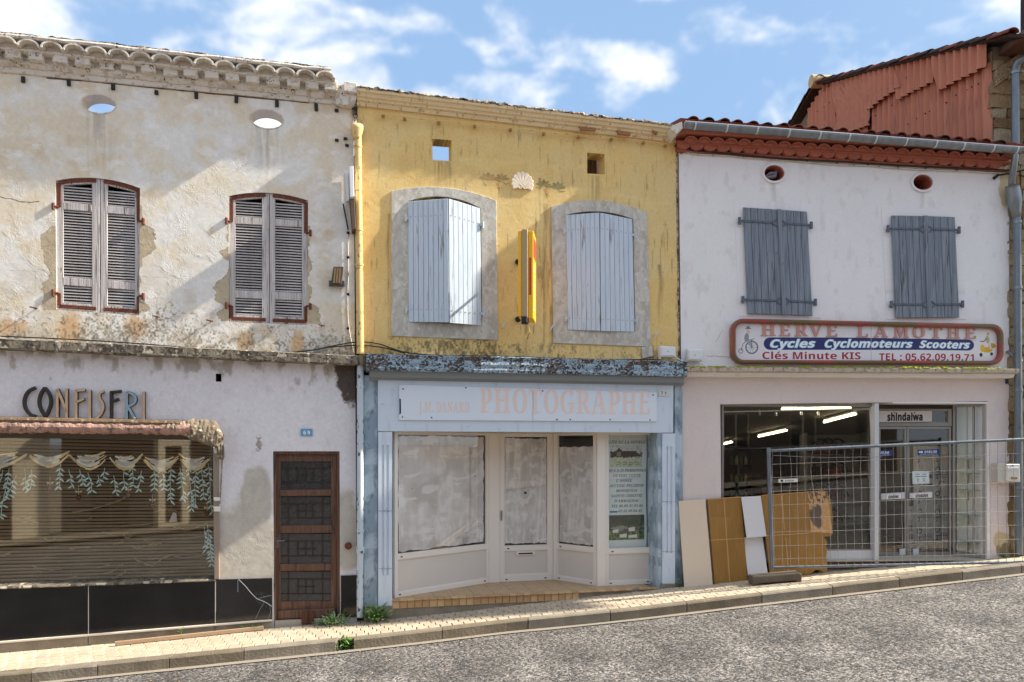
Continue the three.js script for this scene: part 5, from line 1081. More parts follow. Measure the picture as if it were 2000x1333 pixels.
{
  const C = { a: [A.p(769, 1000, -0.06)[0], -0.08], b: [A.p(953, 1000, -0.98)[0], -0.98], c: [A.p(974, 1000, -1.0)[0], -1.0], d: [A.p(1079, 1000, -1.0)[0], -1.0], e: [A.p(1086, 1000, -0.98)[0], -0.98], f: [A.p(1166, 1000, -0.3)[0], -0.3], g: [A.p(1182, 1000, -0.28)[0], -0.28], h: [A.p(1274, 1000, -0.28)[0], -0.28] };
  bay('shop_window', ...C.a, ...C.b, { wash: 3, frame: 0.05, rail: 0.55 }, yellow);
  bay('shop_door', ...C.c, ...C.d, {
    wash: 8, frame: 0.085, rail: 0.50, more: (T, fr, len, H, f, y) => {
      part('letter_slot', T(bx(len / 2 - 0.17, len / 2 + 0.15, 0.42, 0.485, 0.004, 0.03, 0.006)), M.aluminium, fr);
      part('slot_opening', T(bx(len / 2 - 0.13, len / 2 + 0.11, 0.44, 0.462, 0.03, 0.033, 0)), M.rubber, fr);
      part('lock', T(join([bx(0.025, 0.05, 1.0, 1.16, 0.03, 0.05, 0.004), rod([0.037, 1.1, 0.05], [0.037, 1.1, 0.075], 0.01)])), M.shopMetal, fr);
      part('paint_chip', T(bx(len * 0.47, len * 0.52, 1.42, 1.46, -0.0075, -0.006, 0)), M.rubber, fr);
    },
  }, yellow);
  bay('shop_window', ...C.e, ...C.f, { wash: 14, frame: 0.05, rail: 0.52, bare: 0.16 }, yellow);
  const posterBay = bay('poster_window', ...C.g, ...C.h, { frame: 0.045, rail: 0.50 }, yellow);
  const post = (ua, na, w, nm = 'corner_post') => part(nm, bx(ua, ua + w, floorV, soffitV, na - 0.05, na + 0.05, 0.006), M.aluminium, yellow);
  post(C.b[0] + 0.01, -0.99, C.c[0] - C.b[0] - 0.012); post(C.d[0] + 0.003, -1.0, Math.max(0.02, C.e[0] - C.d[0] - 0.01)); post(C.f[0] - 0.02, -0.28, C.g[0] - C.f[0] + 0.015);
  // the holiday-home poster behind the last pane
  const ps = thing('holiday_poster', 'tall faded paper poster with two photographs inside the last shopfront pane', 'poster', A, [lerp(C.g[0], C.h[0], 0.5), floorV + 0.58, -0.3]);
  const posterMap = canvasMap(560, 1500, (c, w, h) => {
    c.fillStyle = '#c9d2ce'; c.fillRect(0, 0, w, h);
    reseed(8);
    for (let k = 0; k < 240; k++) { c.fillStyle = `rgba(${rnd() < 0.5 ? '255,255,255' : '130,140,140'},${rnd(0.02, 0.08)})`; c.fillRect(rnd(0, w), rnd(0, h), rnd(5, 120), rnd(1, 8)); }
    const T = (s, x, y, z) => { c.fillStyle = '#20242a'; c.font = `italic bold ${z}px serif`; c.textAlign = 'center'; c.fillText(s, x, y); };
    T('GITE DE LA SOURCE', w * 0.49, 118, 52);
    const pic = (x, y, ww, hh, kind) => {
      c.save(); c.beginPath(); c.rect(x, y, ww, hh); c.clip();
      c.fillStyle = kind ? '#2c3a24' : '#b9c0bc'; c.fillRect(x, y, ww, hh);
      for (let k = 0; k < 700; k++) {
        const qx = x + rnd(0, ww), qy = y + rnd(0, hh), t = (qy - y) / hh;
        let col = null;
        if (kind) col = t < 0.42 ? ['#24331f', '#33472a', '#1c2718'][k % 3] : ['#4c6a33', '#6c8a45', '#3a4c2c', '#22301d'][k % 4];
        else col = t < 0.3 ? ['#a9b2b2', '#c6cbc8'][k % 2] : t < 0.55 ? ['#4a4238', '#5a5044', '#3b3530'][k % 3] : ['#b7bd9e', '#a7b08c', '#c3c8ae'][k % 3];
        c.fillStyle = col; c.beginPath(); c.ellipse(qx, qy, rnd(6, 26), rnd(4, 14), rnd(0, 3), 0, 7); c.fill();
      }
      if (kind) {
        c.fillStyle = '#8d8478'; c.beginPath(); c.moveTo(x + ww * 0.02, y + hh * 0.5); c.lineTo(x + ww * 0.4, y + hh * 0.42); c.lineTo(x + ww * 0.62, y + hh * 0.56); c.lineTo(x + ww * 0.2, y + hh * 0.66); c.fill();
        c.fillStyle = '#d6d2c8'; for (const [a, b, d, e] of [[0.1, 0.6, 0.16, 0.1], [0.55, 0.52, 0.18, 0.14], [0.3, 0.78, 0.2, 0.12], [0.55, 0.82, 0.25, 0.1]]) { c.beginPath(); c.moveTo(x + ww * a, y + hh * b); c.lineTo(x + ww * (a + d), y + hh * (b - 0.04)); c.lineTo(x + ww * (a + d), y + hh * (b + e)); c.lineTo(x + ww * a, y + hh * (b + e)); c.fill(); }
        c.fillStyle = '#4a463e'; c.fillRect(x + ww * 0.4, y + hh * 0.55, ww * 0.15, hh * 0.16);
      } else {
        c.fillStyle = '#453c33'; c.fillRect(x + ww * 0.12, y + hh * 0.27, ww * 0.7, hh * 0.26);
        c.beginPath(); c.moveTo(x + ww * 0.16, y + hh * 0.3); c.lineTo(x + ww * 0.27, y + hh * 0.1); c.lineTo(x + ww * 0.38, y + hh * 0.3); c.fill();
        c.fillStyle = '#8a7a62'; c.fillRect(x + ww * 0.2, y + hh * 0.3, ww * 0.13, hh * 0.2);
        c.strokeStyle = '#4d4c44'; c.lineWidth = 6; for (let k = 0; k < 4; k++) { const qx = x + ww * (0.25 + k * 0.19), qy = y + hh * 0.82; c.beginPath(); c.moveTo(qx - 30, qy - 14); c.lineTo(qx + 26, qy - 10); c.lineTo(qx + 34, qy + 12); c.moveTo(qx - 24, qy + 16); c.lineTo(qx + 30, qy + 18); c.stroke(); }
      }
      c.restore();
    };
    pic(w * 0.07, 140, w * 0.82, 290, 0);
    const rows = ['DE 6 A 25 PERSONNES', 'OUVERT TOUTE', "L'ANNEE", 'ACCUEIL PELERINS', 'MONNETON', 'SAINTE CHRISTIE', "D'ARMAGNAC", 'TEL 06.09.31.95.04'];
    rows.forEach((s, i) => T(s, w * (i === 2 ? 0.43 : 0.5), 492 + i * 67, 50));
    T('05.62.69.04.45', w * 0.58, 492 + 8 * 67, 50);
    c.fillStyle = '#2f6c9c'; c.fillRect(w * 0.06, 1008, w * 0.2, 22);
    pic(w * 0.04, 1064, w * 0.9, 330, 1);
  });
  const lo = floorV + 0.58, hi = soffitV - 0.03, pu0 = C.g[0] + 0.05, pu1 = C.h[0] - 0.085;
  const sheet = grid(10, 24, (s, t) => [lerp(pu0, pu1, s) + 0.006 * Math.sin(t * 9), lerp(lo, hi, t), -0.32 + 0.010 * (fbm(s * 3, t * 7, 3) - 0.5)]);
  const paper = plain(sheet); paper.keepUV = true;
  part('paper', paper, print(posterMap, { side: THREE.DoubleSide, roughness: 0.7 }), ps);
}
// sign board over the photographer's shop
{
  const font = await new FontLoader().loadAsync('fonts/droid/droid_serif_bold.typeface.json');
  const sb = thing('shop_sign_board', 'pale blue sign board with faded peach serif letters on the photographer fascia', 'sign', A, [...A.p(1031, 823, 0.12), 0.12]);
  for (const q of [[[780, 752], [1040.6, 760], [1040.6, 822.5], [779, 821]], [[1041.4, 760], [1283, 767], [1283, 824], [1041.4, 822.5]]]) part('board', poly(A, q, 0.102, 0.128, 0.003), std({ color: rgb(222, 229, 238), roughness: 0.5, bumpMap: bumpSmooth, bumpScale: 0.002 }), sb);
  const peach = std({ color: rgb(236, 212, 200), roughness: 0.8 });
  const word = (txt, x0, x1, y0, y1, slant) => {
    const a = A.p(x0, y1, 0.13), b = A.p(x1, y1 + slant, 0.13), t = A.p(x0, y0, 0.13);
    const gs = []; let x = 0;
    const ch = [...txt].map((s) => { const g = new TextGeometry(s, { font, size: 1, depth: 0.02, curveSegments: 4, bevelEnabled: false }); g.computeBoundingBox(); const w = s === ' ' ? 0.3 : g.boundingBox.max.x; const r = [g, x]; x += w + 0.09; return r; });
    const sx = (b[0] - a[0]) / x, sy = (t[1] - a[1]) / 0.74, dy = (b[1] - a[1]) / x;
    for (const [g, off] of ch) { if (!g.attributes.position || !g.attributes.position.count) continue; g.translate(off, 0, 0); const p = g.attributes.position; for (let k = 0; k < p.count; k++) p.setXYZ(k, a[0] + p.getX(k) * sx, a[1] + p.getY(k) * sy + p.getX(k) * dy, 0.1285 + p.getZ(k) * 0.08); g.computeVertexNormals(); part('letter', g, peach, sb); }
  };
  word('J.M. DANARD', 819, 918, 790, 805, 1);
  word('PHOTOGRAPHE', 936, 1272, 771, 807, 3);
  part('chipped_edge', shake(poly(A, [[780, 779], [783, 780], [783, 808], [780, 811]], 0.126, 0.131, 0), 0.004, 20, 5), std({ color: rgb(34, 40, 66), roughness: 0.8 }), sb);
  const nails = []; for (const [x, y] of [[787, 760], [910, 758], [1060, 764], [1276, 772], [786, 815], [843, 816], [1088, 820], [1114, 820], [1192, 820], [1270, 821]]) nails.push(new THREE.SphereGeometry(0.012, 6, 4).translate(...A.p(x, y, 0.13), 0.128));
  part('screws', join(nails), M.iron, sb);
  const np = thing('house_number_plate', 'small cream number plate at the end of the pale blue fascia', 'number plate', A, [...A.p(1297, 774, 0.11), 0.11]);
  const q = [[1287, 762], [1306, 762.5], [1306, 774], [1287, 774]];
  part('plate', poly(A, q, 0.1005, 0.112, 0.002), std({ color: rgb(214, 210, 200), roughness: 0.5 }), np);
  part('digits', quad(A, q, 0.114), print(canvasMap(200, 124, (c, w, h) => { c.fillStyle = '#d8d6d0'; c.fillRect(0, 0, w, h); c.fillStyle = '#4c4a4c'; c.font = 'bold 92px sans-serif'; c.textAlign = 'center'; c.textBaseline = 'middle'; c.fillText('7 1', w / 2, h * 0.54); })), np);
}
// the yellow projecting sign
{
  const at = A.p(1047, 545, 0.36), base = A.w(at[0], at[1] - 0.62, 0.36);
  const Sg = new Frame(base.x, base.z, A.turn * 180 / Math.PI - 20);
  const ps = thing('projecting_sign', 'yellow projecting light box sign on a bracket between the blue shutters', 'sign', Sg, [0, base.y, 0]);
  const yel = std({ color: rgb(250, 184, 10), roughness: 0.35 }), lo = base.y, hi = base.y + 1.2, D = 0.46;
  const red = std({ color: rgb(196, 58, 20), roughness: 0.4 });
  part('left_case', bx(-0.215, -0.165, lo, hi, 0.02, D, 0.006), yel, ps);
  part('metal_band', bx(-0.163, -0.08, lo - 0.02, hi + 0.02, 0, D + 0.012, 0.006), std({ color: rgb(176, 152, 110), roughness: 0.5, metalness: 0.2, bumpMap: bumpGrain, bumpScale: 0.001 }), ps);
  part('right_case', bx(-0.078, -0.002, lo - 0.03, hi, 0.02, D - 0.01, 0.006), yel, ps);
  part('broken_slot', bx(-0.06, -0.03, lo + 0.3, lo + 0.82, D - 0.012, D - 0.006, 0), red, ps);
  const fm = canvasMap(256, 620, (c, w, h) => { c.fillStyle = '#fbbb10'; c.fillRect(0, 0, w, h); c.fillStyle = '#e23a22'; c.fillRect(0, 30, w, 150); c.save(); c.translate(w * 0.55, h * 0.92); c.rotate(-Math.PI / 2); c.fillStyle = '#d9d7e6'; c.font = 'bold 118px sans-serif'; c.fillText('Kodak', 0, 0); c.restore(); });
  const gq = new THREE.BufferGeometry(), x = -0.0005;
  gq.setAttribute('position', new THREE.Float32BufferAttribute([x, hi - 0.01, D - 0.02, x, lo - 0.02, D - 0.02, x, lo - 0.02, 0.03, x, hi - 0.01, D - 0.02, x, lo - 0.02, 0.03, x, hi - 0.01, 0.03], 3));
  gq.setAttribute('uv', new THREE.Float32BufferAttribute([0, 1, 0, 0, 1, 0, 0, 1, 1, 0, 1, 1], 2)); gq.computeVertexNormals(); gq.keepUV = true;
  part('printed_face', gq, print(fm, { roughness: 0.35 }), ps);
  const local = (x, y, n) => { const q = A.p(x, y, n), w = A.w(q[0], q[1], n), dx = w.x - base.x, dz = w.z - base.z; return [dx * Sg.c - dz * Sg.s, w.y, dx * Sg.s + dz * Sg.c]; };
  for (const [y, v] of [[512, lo + 0.86], [624, lo + 0.02]]) { const f = local(1012, y, 0.0), m = local(1012, y, 0.05); part('arm', join([rod(f, m, 0.045), rod(f, [-0.12, v, 0.05], 0.02), rod([-0.12, v, 0.3], [-0.12, v, 0.0], 0.017)]), M.iron, ps); }
  part('cap', bx(-0.17, -0.075, lo - 0.1, lo + 0.01, D - 0.12, D + 0.02, 0.02), M.iron, ps);
  const f0 = A.p(1030, 640, 0.03);
  part('feed_cable', tube([[-0.12, lo - 0.03, 0.1], [-0.10, lo - 0.16, -0.05], local(1032, 655, 0.06), local(1029, 672, 0.02), local(1031, 694, 0.02)], 0.01), M.pipeCream, ps);
}
// shell relief and painted vine on the yellow wall
{
  const sh = thing('shell_ornament', 'white scallop shell with painted vine leaves and grapes high on the yellow wall', 'ornament', A, [...pA(1021, 372), 0]);
  const c = pA(1020, 364), ivory = std({ color: rgb(240, 222, 198), roughness: 0.8, bumpMap: bumpSmooth, bumpScale: 0.003 });
  const ribs = 11;
  for (let i = 0; i < ribs; i++) {
    const a = lerp(-0.12, Math.PI + 0.12, i / (ribs - 1)), l = 0.165 + 0.06 * Math.sin(a), hw = 0.036, o = [[0.012, -0.006], [l * 0.8, -hw * 0.9]];
    for (let k = 0; k <= 6; k++) { const t = -Math.PI / 2 + k / 6 * Math.PI; o.push([l * 0.84 + Math.cos(t) * l * 0.16, Math.sin(t) * hw]); }
    o.push([l * 0.8, hw * 0.9], [0.012, 0.006]);
    const g = ex(o, 0, 0.03, 0.013, [], 3); g.rotateZ(a); g.translate(c[0], c[1] - 0.01, -0.004);
    part('rib', g, ivory, sh);
  }
  for (const s of [-1, 1]) { const pts = []; for (let k = 0; k <= 10; k++) { const a = k / 10 * 4.6, r = 0.038 * (1 - k / 14); pts.push([c[0] + s * (0.045 + Math.cos(a + 1.6) * r * 1.2), c[1] - 0.02 + Math.sin(a + 1.6) * r, 0.02]); } part('scroll', tube(pts, 0.009, 24, 6), ivory, sh); }
  const vine = canvasMap(1024, 420, (x, w, h) => {
    x.clearRect(0, 0, w, h);
    const px = (p) => ((p - 936) / (1106 - 936)) * w, py = (p) => ((p - 332) / (386 - 332)) * h;
    x.lineWidth = 7; x.strokeStyle = '#8d7440';
    const L = (pts) => { x.beginPath(); pts.forEach((q, i) => (i ? x.lineTo(px(q[0]), py(q[1])) : x.moveTo(px(q[0]), py(q[1])))); x.stroke(); };
    L([[994, 356], [986, 357], [980, 352], [972, 351], [962, 348], [954, 350]]); L([[1046, 361], [1054, 362], [1059, 358]]); L([[1064, 358], [1076, 359], [1086, 360], [1094, 367], [1104, 366]]); L([[942, 353], [946, 358], [949, 363]]);
    const leaf = (cx, cy, r, cols) => { for (let k = 0; k < 5; k++) { const a = -2.9 + k * 0.68; x.fillStyle = cols[k % cols.length]; x.beginPath(); x.ellipse(px(cx) + Math.cos(a) * r * 0.55, py(cy) + Math.sin(a) * r * 0.55, r * 0.55, r * 0.22, a, 0, 7); x.fill(); } };
    leaf(953, 349, 92, ['#b89a62', '#c99c6e', '#a8945c']); leaf(979, 348, 80, ['#b59460', '#a8905a', '#c59a6c']); leaf(1061, 356, 80, ['#9c9058', '#a8925e', '#8c8652']); leaf(1089, 360, 86, ['#9a9260', '#8c8e60', '#a8925e']);
    const grapes = (cx, cy) => { reseed(4); for (let k = 0; k < 46; k++) { const t = rnd(), q = (1 - t) * 5 * rnd(-1, 1); x.fillStyle = k % 3 ? '#d9b470' : '#b08448'; x.beginPath(); x.arc(px(cx + q + t * 2), py(cy + t * 19), 9, 0, 7); x.fill(); } };
    grapes(975, 352); grapes(1068, 360);
  });
  part('painted_vine', quad(A, [[936, 332], [1106, 340], [1106, 394], [936, 386]], 0.003), print(vine, { transparent: true, roughness: 0.9, alphaTest: 0.4 }), sh);
}
// junction boxes
{
  const box = (px, label, n0) => {
    const F2 = px[0][0] < 1330 ? A : R, t = thing('junction_box', label, 'junction box', F2, [...F2.p((px[0][0] + px[1][0]) / 2, px[2][1], n0 + 0.1), n0]);
    part('case', poly(F2, px, n0, n0 + 0.1, 0.012), M.plasticWhite, t);
    part('lid', poly(F2, px.map(([x, y], i) => [x + (i === 0 || i === 3 ? 3 : -3), y + (i < 2 ? 3 : -3)]), n0 + 0.1, n0 + 0.112, 0.004), M.plasticWhite, t);
    part('screw', new THREE.SphereGeometry(0.01, 6, 4).translate(...F2.p((px[0][0] + px[1][0]) / 2, (px[0][1] + px[2][1]) / 2, n0 + 0.11), n0 + 0.111), M.shopMetal, t);
    return t;
  };
  const t1 = box([[1290, 676], [1320, 677], [1321, 698], [1290, 698]], 'white junction box standing on the blistered blue ledge', 0.08);
  part('cable_tail', tube([[...A.p(1293, 696, 0.14), 0.14], [...A.p(1286, 703, 0.2), 0.2], [...A.p(1278, 706, 0.3), 0.3]], 0.008), M.plasticWhite, t1);
  part('cable_tail', tube([[...A.p(1318, 696, 0.14), 0.14], [...A.p(1326, 702, 0.2), 0.2], [...A.p(1334, 706, 0.3), 0.3]], 0.008), M.plasticWhite, t1);
  const t2 = box([[1343, 682], [1373, 682.5], [1373, 706], [1343, 705]], 'white junction box on the white wall beside the red framed sign', 0.02);
  part('cable_tail', tube([[...R.p(1360, 705, 0.06), 0.06], [...R.p(1382, 716, 0.2), 0.2], [...R.p(1398, 731, 0.3), 0.3]], 0.007), M.plasticWhite, t2);
}

// ---------------------------------------------------------------- the white house with the cycle shop
const white = thing('white_house', 'white rendered house with slate grey shutters above a glazed cycle shop', 'house', R, [pR(1650, 1110)[0], 0, 0]);
const sillV = R.p(1722, 1094, 0)[1], headV = R.p(1600, 788, 0)[1];
const wU = (px, n = 0) => R.p(px, 950, n)[0];
{
  const oval = (x, y, rx, ry, n = 0) => { const c = R.p(x, y, n), e = R.p(x + rx, y, n), t = R.p(x, y - ry, n); return ring(c[0], c[1], e[0] - c[0], t[1] - c[1]); };
  const sh1 = [[1454, 407], [1576, 415], [1586, 615], [1463, 611]], sh2 = [[1744, 423], [1865, 426], [1873, 618], [1752, 619]];
  const open = [[1407, 790], [1930, 784], [1936, 1150], [1411, 1180]];
  const g = ex([pR(1325.5, 240), pR(1973, 292), pR(1975, 1260), pR(1337, 1260)], -0.32, 0, 0, [oval(1512, 339, 20, 16), oval(1802, 357, 19.5, 15.5), sh1.map((q) => pR(...q)), sh2.map((q) => pR(...q)), open.map((q) => pR(...q))]);
  g.anchored = true;
  part('wall', g, M.white, white);
  const u0 = wU(1326), u1 = wU(1973), deck = R.p(1650, 392)[1];
  part('side_wall', bx(u0 + 0.01, u0 + 0.3, 0, deck, -7.4, -0.322, 0), M.interior, white);
  part('side_wall', bx(u1 - 0.1, u1 - 0.01, 0, deck, -7.4, -0.322, 0), M.interior, white);
  part('back_wall', bx(u0 + 0.01, u1 - 0.01, 0, deck, -7.7, -7.402, 0), M.interior, white);
  part('attic_floor', bx(u0 + 0.01, u1 - 0.01, deck - 1.8, deck - 1.6, -7.4, -0.322, 0), M.interior, white);
  part('shop_floor', bx(u0 + 0.3, u1 - 0.3, sillV - 0.3, sillV - 0.02, -7.4, -0.322, 0), std({ color: rgb(110, 100, 92), roughness: 0.5 }), white);
  part('shop_ceiling', mould([[-7.4, 0.72 - 0.8 + EYE], [-0.322, 0.72 - 0.03 + EYE], [-0.322, 0.80 + EYE], [-7.4, 0.0 + EYE]], [u0 + 0.3, 0], [u1 - 0.3, 0], 1), std({ color: rgb(118, 110, 102), roughness: 0.9 }), white);
  // terracotta lined round openings and their white rims
  for (const [x, y, rx, ry] of [[1512, 339, 20, 16], [1802, 357, 19.5, 15.5]]) {
    const rim = part('round_vent', ex(oval(x, y, rx + 4, ry + 4), 0.001, 0.03, 0.008, [oval(x, y, rx - 0.5, ry - 0.5)], 3), std({ color: rgb(232, 228, 228), roughness: 0.7 }), white);
    part('vent_lining', ex(oval(x, y, rx - 0.2, ry - 0.2), -0.6, -0.005, 0, [oval(x, y, rx - 2.2, ry - 2.2)]), M.genoise, rim);
    part('vent_back', ex(oval(x, y, rx, ry), -0.66, -0.602, 0), M.genoise, rim);
  }
  // shutter surrounds: thin plaster bands
  for (const [q, h] of [[[[1434, 390], [1592, 399], [1603, 622], [1444, 618]], sh1], [[[1722, 406], [1880, 409], [1888, 624], [1732, 624]], sh2]]) part('window_surround', poly(R, q, 0.0005, 0.008, 0.003, [h]), M.white, white);
  // plank shutters with strap hinges
  const leaf = (tl, tr, br, bl, boards, hingeLeft) => {
    const n = 0.03, c = [tl, tr, br, bl].map((q) => R.p(q[0], q[1], n + 0.03)); let sh = null;
    for (let i = 0; i < boards; i++) {
      const at = (s, t) => [lerp(lerp(c[0][0], c[1][0], s), lerp(c[3][0], c[2][0], s), t), lerp(lerp(c[0][1], c[1][1], s), lerp(c[3][1], c[2][1], s), t)];
      const s0 = i / boards, s1 = (i + 1) / boards, q = [at(s0, 1), at(s1, 1), at(s1, 0), at(s0, 0)], gp = 0.0025;
      q[0][0] += gp; q[3][0] += gp; q[1][0] -= gp; q[2][0] -= gp;
      const m = part(i ? 'board' : 'shutter', ex(q, n, n + 0.03 + rnd(-0.002, 0.002), 0.005), M.woodSlate, i ? sh : white);
      if (!i) sh = m;
    }
    for (const f of [0.13, 0.87]) {
      const at = (s) => [lerp(lerp(c[0][0], c[1][0], s), lerp(c[3][0], c[2][0], s), f), lerp(lerp(c[0][1], c[1][1], s), lerp(c[3][1], c[2][1], s), f)];
      const e = hingeLeft ? at(-0.12) : at(1.12), t = hingeLeft ? at(0.80) : at(0.2), d = hingeLeft ? 1 : -1, z0 = n + 0.031, z1 = n + 0.042;
      const tip1 = [t[0] + d * 0.075, t[1] + 0.05], tip2 = [t[0] + d * 0.075, t[1] - 0.055];
      part('strap_hinge', join([ex(stroke([e, t], 0.036), z0, z1, 0.003), ex(stroke(smoothLine([t, [t[0] + d * 0.04, t[1] + 0.035], tip1], 2), 0.022), z0, z1, 0.002), ex(stroke(smoothLine([t, [t[0] + d * 0.04, t[1] - 0.04], tip2], 2), 0.022), z0, z1, 0.002), rod([e[0], e[1] - 0.055, n + 0.03], [e[0], e[1] + 0.055, n + 0.03], 0.024), rod([e[0], e[1] - 0.02, n + 0.03], [e[0], e[1] - 0.02, -0.03], 0.014), ...[0.1, 0.4, 0.7, 0.95].map((k) => new THREE.SphereGeometry(0.011, 6, 4).translate(lerp(e[0], t[0], k), lerp(e[1], t[1], k), z1))]), M.slateIron, sh);
    }
    return sh;
  };
  reseed(21);
  for (const [x0, xm, x1, y0, ym, y1, b0, bm, b1, d0, dm, d1] of [[1452, 1522, 1577, 405, 409.5, 413.5, 1461, 1532, 1588, 613, 615, 617], [1742, 1808, 1866, 421, 422, 424, 1750.5, 1816, 1875, 621, 621, 620]]) {
    leaf([x0, y0], [xm, ym], [bm, dm], [b0, d0], 5, true);
    const rl = leaf([xm + 1, ym], [x1, y1], [b1, d1], [bm + 1, dm], 4, false);
    part('cover_strip', poly(R, [[xm - 3, ym - 1], [xm + 5, ym - 1], [bm + 5, dm], [bm - 3, dm]], 0.061, 0.085, 0.005), M.woodSlate, rl);
  }
  // eaves: two scalloped rows of red painted tiles, fascia, zinc gutter, roof
  const end = (x0, y0, x1, y1, n) => [R.p(x0, y0, n), R.p(x1, y1, n)];
  const low = end(1322, 291, 1974, 331, 0.1), up = end(1322, 277, 1974, 314, 0.2), gut = end(1336, 241, 1994, 291, 0.38);
  const lin = (l, u) => lerp(l[0][1], l[1][1], (u - l[0][0]) / (l[1][0] - l[0][0])), tiltE = Math.atan((low[1][1] - low[0][1]) / (low[1][0] - low[0][0]));
  part('eave_bed', mould([[-0.1, -0.02], [0.06, -0.02], [0.065, 0.01], [-0.1, 0.06]], low[0], low[1], 40, 0.004, 4, 3), M.genoise, white);
  const lobe = []; for (let i = 0; i <= 10; i++) { const a = Math.PI * (1 + i / 10); lobe.push([0.104 * Math.cos(a), 0.062 * Math.sin(a)]); }
  const lobeGeo = [0, 1].map((k) => boxUV(shake(plain(ex([...lobe, [0.104, 0.035], [-0.104, 0.035]], -0.3, 0, 0.006)), 0.003, 12, k * 7), k, k));
  const hoodOut = [], hoodIn = []; for (let i = 0; i <= 8; i++) { const a = Math.PI * (1 - i / 8); hoodOut.push([0.104 * Math.cos(a), 0.075 * Math.sin(a)]); hoodIn.unshift([0.088 * Math.cos(a), 0.058 * Math.sin(a)]); }
  const hoodGeo = boxUV(plain(ex([...hoodOut, ...hoodIn], -0.4, 0, 0.003)), 2, 2), fill = boxUV(plain(ex(hoodIn, -0.4, -0.05, 0)), 4, 4);
  let k = 0;
  for (let u = low[0][0] + 0.11; u < low[1][0] - 0.1; u += 0.211, k++) {
    put('scallop_tile', lobeGeo[k % 2], M.genoise, white, [u, lin(low, u) + 0.065, 0.13 + rnd(-0.008, 0.008)], [0.0, 0, tiltE + rnd(-0.02, 0.02)]);
    const t = put('scallop_tile', hoodGeo, M.genoise, white, [u + 0.08, lin(up, u + 0.08) + 0.012, 0.25 + rnd(-0.01, 0.01)], [0.12, 0, tiltE + rnd(-0.03, 0.03)]);
    const f = new THREE.Mesh(fill, M.genoise); f.name = 'mortar_plug'; t.add(f);
  }
  part('eave_course', mould([[-0.1, 0], [0.14, -0.012], [0.15, 0.0], [0.15, 0.022], [-0.1, 0.022]], [low[0][0], low[0][1] + 0.095], [low[1][0], low[1][1] + 0.095], 60, 0.003, 4, 9), M.genoise, white);
  part('eave_board', mould([[-0.1, 0.0], [0.27, 0.02], [0.30, 0.05], [0.34, 0.15], [-0.1, 0.15]], [up[0][0], up[0][1] + 0.088], [up[1][0], up[1][1] + 0.088], 20, 0.003, 3, 5), M.genoise, white);
  part('eave_cable', tube([[1318, 285], [1342, 292], [1380, 297], [1430, 301], [1480, 306], [1540, 311], [1600, 314], [1660, 317], [1720, 321], [1790, 325], [1860, 328], [1930, 331], [1972, 333]].map((q) => [...R.p(q[0], q[1], 0.06), 0.06]), 0.014, 90, 6), M.cable, white);
  const loops = []; for (const x of [1332, 1394, 1456, 1516, 1578, 1637, 1697, 1756, 1810, 1870, 1932]) { const c = R.p(x, lerp(294, 334, (x - 1322) / 652) + 2, 0.05); loops.push(new THREE.TorusGeometry(0.022, 0.006, 5, 10).translate(c[0], c[1], 0.03)); }
  part('cable_clips', join(loops), M.iron, white);
  part('lower_cable', tube([[1322, 291], [1360, 299], [1394, 301], [1430, 303], [1456, 306], [1516, 310], [1578, 315], [1637, 320], [1697, 322], [1756, 327], [1810, 330], [1870, 332], [1972, 337]].map((q) => [...R.p(q[0], q[1] + 2, 0.03), 0.03]), 0.008, 90, 6), M.lime, white);
  // half-round gutter
  const half = [], halfIn = []; for (let i = 0; i <= 10; i++) { const a = Math.PI * (1 + i / 10); half.push([0.38 + 0.075 * Math.cos(a), 0.085 * Math.sin(a)]); halfIn.unshift([0.38 + 0.069 * Math.cos(a), 0.079 * Math.sin(a)]); }
  const gutter = part('gutter', mould([...half, ...halfIn], gut[0], gut[1], 1), M.zinc, white);
  part('gutter_lip', tube([[gut[0][0], gut[0][1], 0.455], [gut[1][0], gut[1][1], 0.455]], 0.009, 2, 8), M.zincBright, gutter);
  part('gutter_end', mould([...half], [gut[0][0] - 0.003, gut[0][1]], [gut[0][0] + 0.003, gut[0][1]], 1), M.zincBright, gutter);
  const tiltG = Math.atan((gut[1][1] - gut[0][1]) / (gut[1][0] - gut[0][0]));
  const strapG = (() => { const o = [], i2 = []; for (let i = 0; i <= 10; i++) { const a = Math.PI * (1 + i / 10); o.push([0.0815 * Math.cos(a), 0.0915 * Math.sin(a)]); i2.unshift([0.076 * Math.cos(a), 0.086 * Math.sin(a)]); } const g2 = plain(ex([...o, ...i2], -0.012, 0.012, 0)); g2.rotateY(Math.PI / 2); return boxUV(g2, 0, 0); })();
  for (const x of [1357, 1419, 1478, 1540, 1600, 1657, 1709, 1768, 1826, 1880, 1938, 1984]) { const u = R.p(x, 260, 0.38)[0]; put('gutter_strap', strapG, M.zincBright, gutter, [u, lin(gut, u), 0.38], [0, 0, tiltG]); }
  const roof = part('roof', mould([[0.36, 0.02], [-7.6, 2.2], [-7.6, 2.3], [0.36, 0.09]], [gut[0][0] - 0.05, gut[0][1]], [R.p(1972, 290, 0)[0], lin(gut, R.p(1972, 290, 0)[0])], 1), M.tileClay, white);
  const capT = (() => { const o = [], i2 = []; for (let i = 0; i <= 8; i++) { const a = Math.PI * (1 - i / 8); o.push([0.085 * Math.cos(a), 0.062 * Math.sin(a)]); i2.unshift([0.072 * Math.cos(a), 0.048 * Math.sin(a)]); } return boxUV(plain(ex([...o, ...i2], -0.5, 0, 0.002)), 1, 1); })();
  reseed(15);
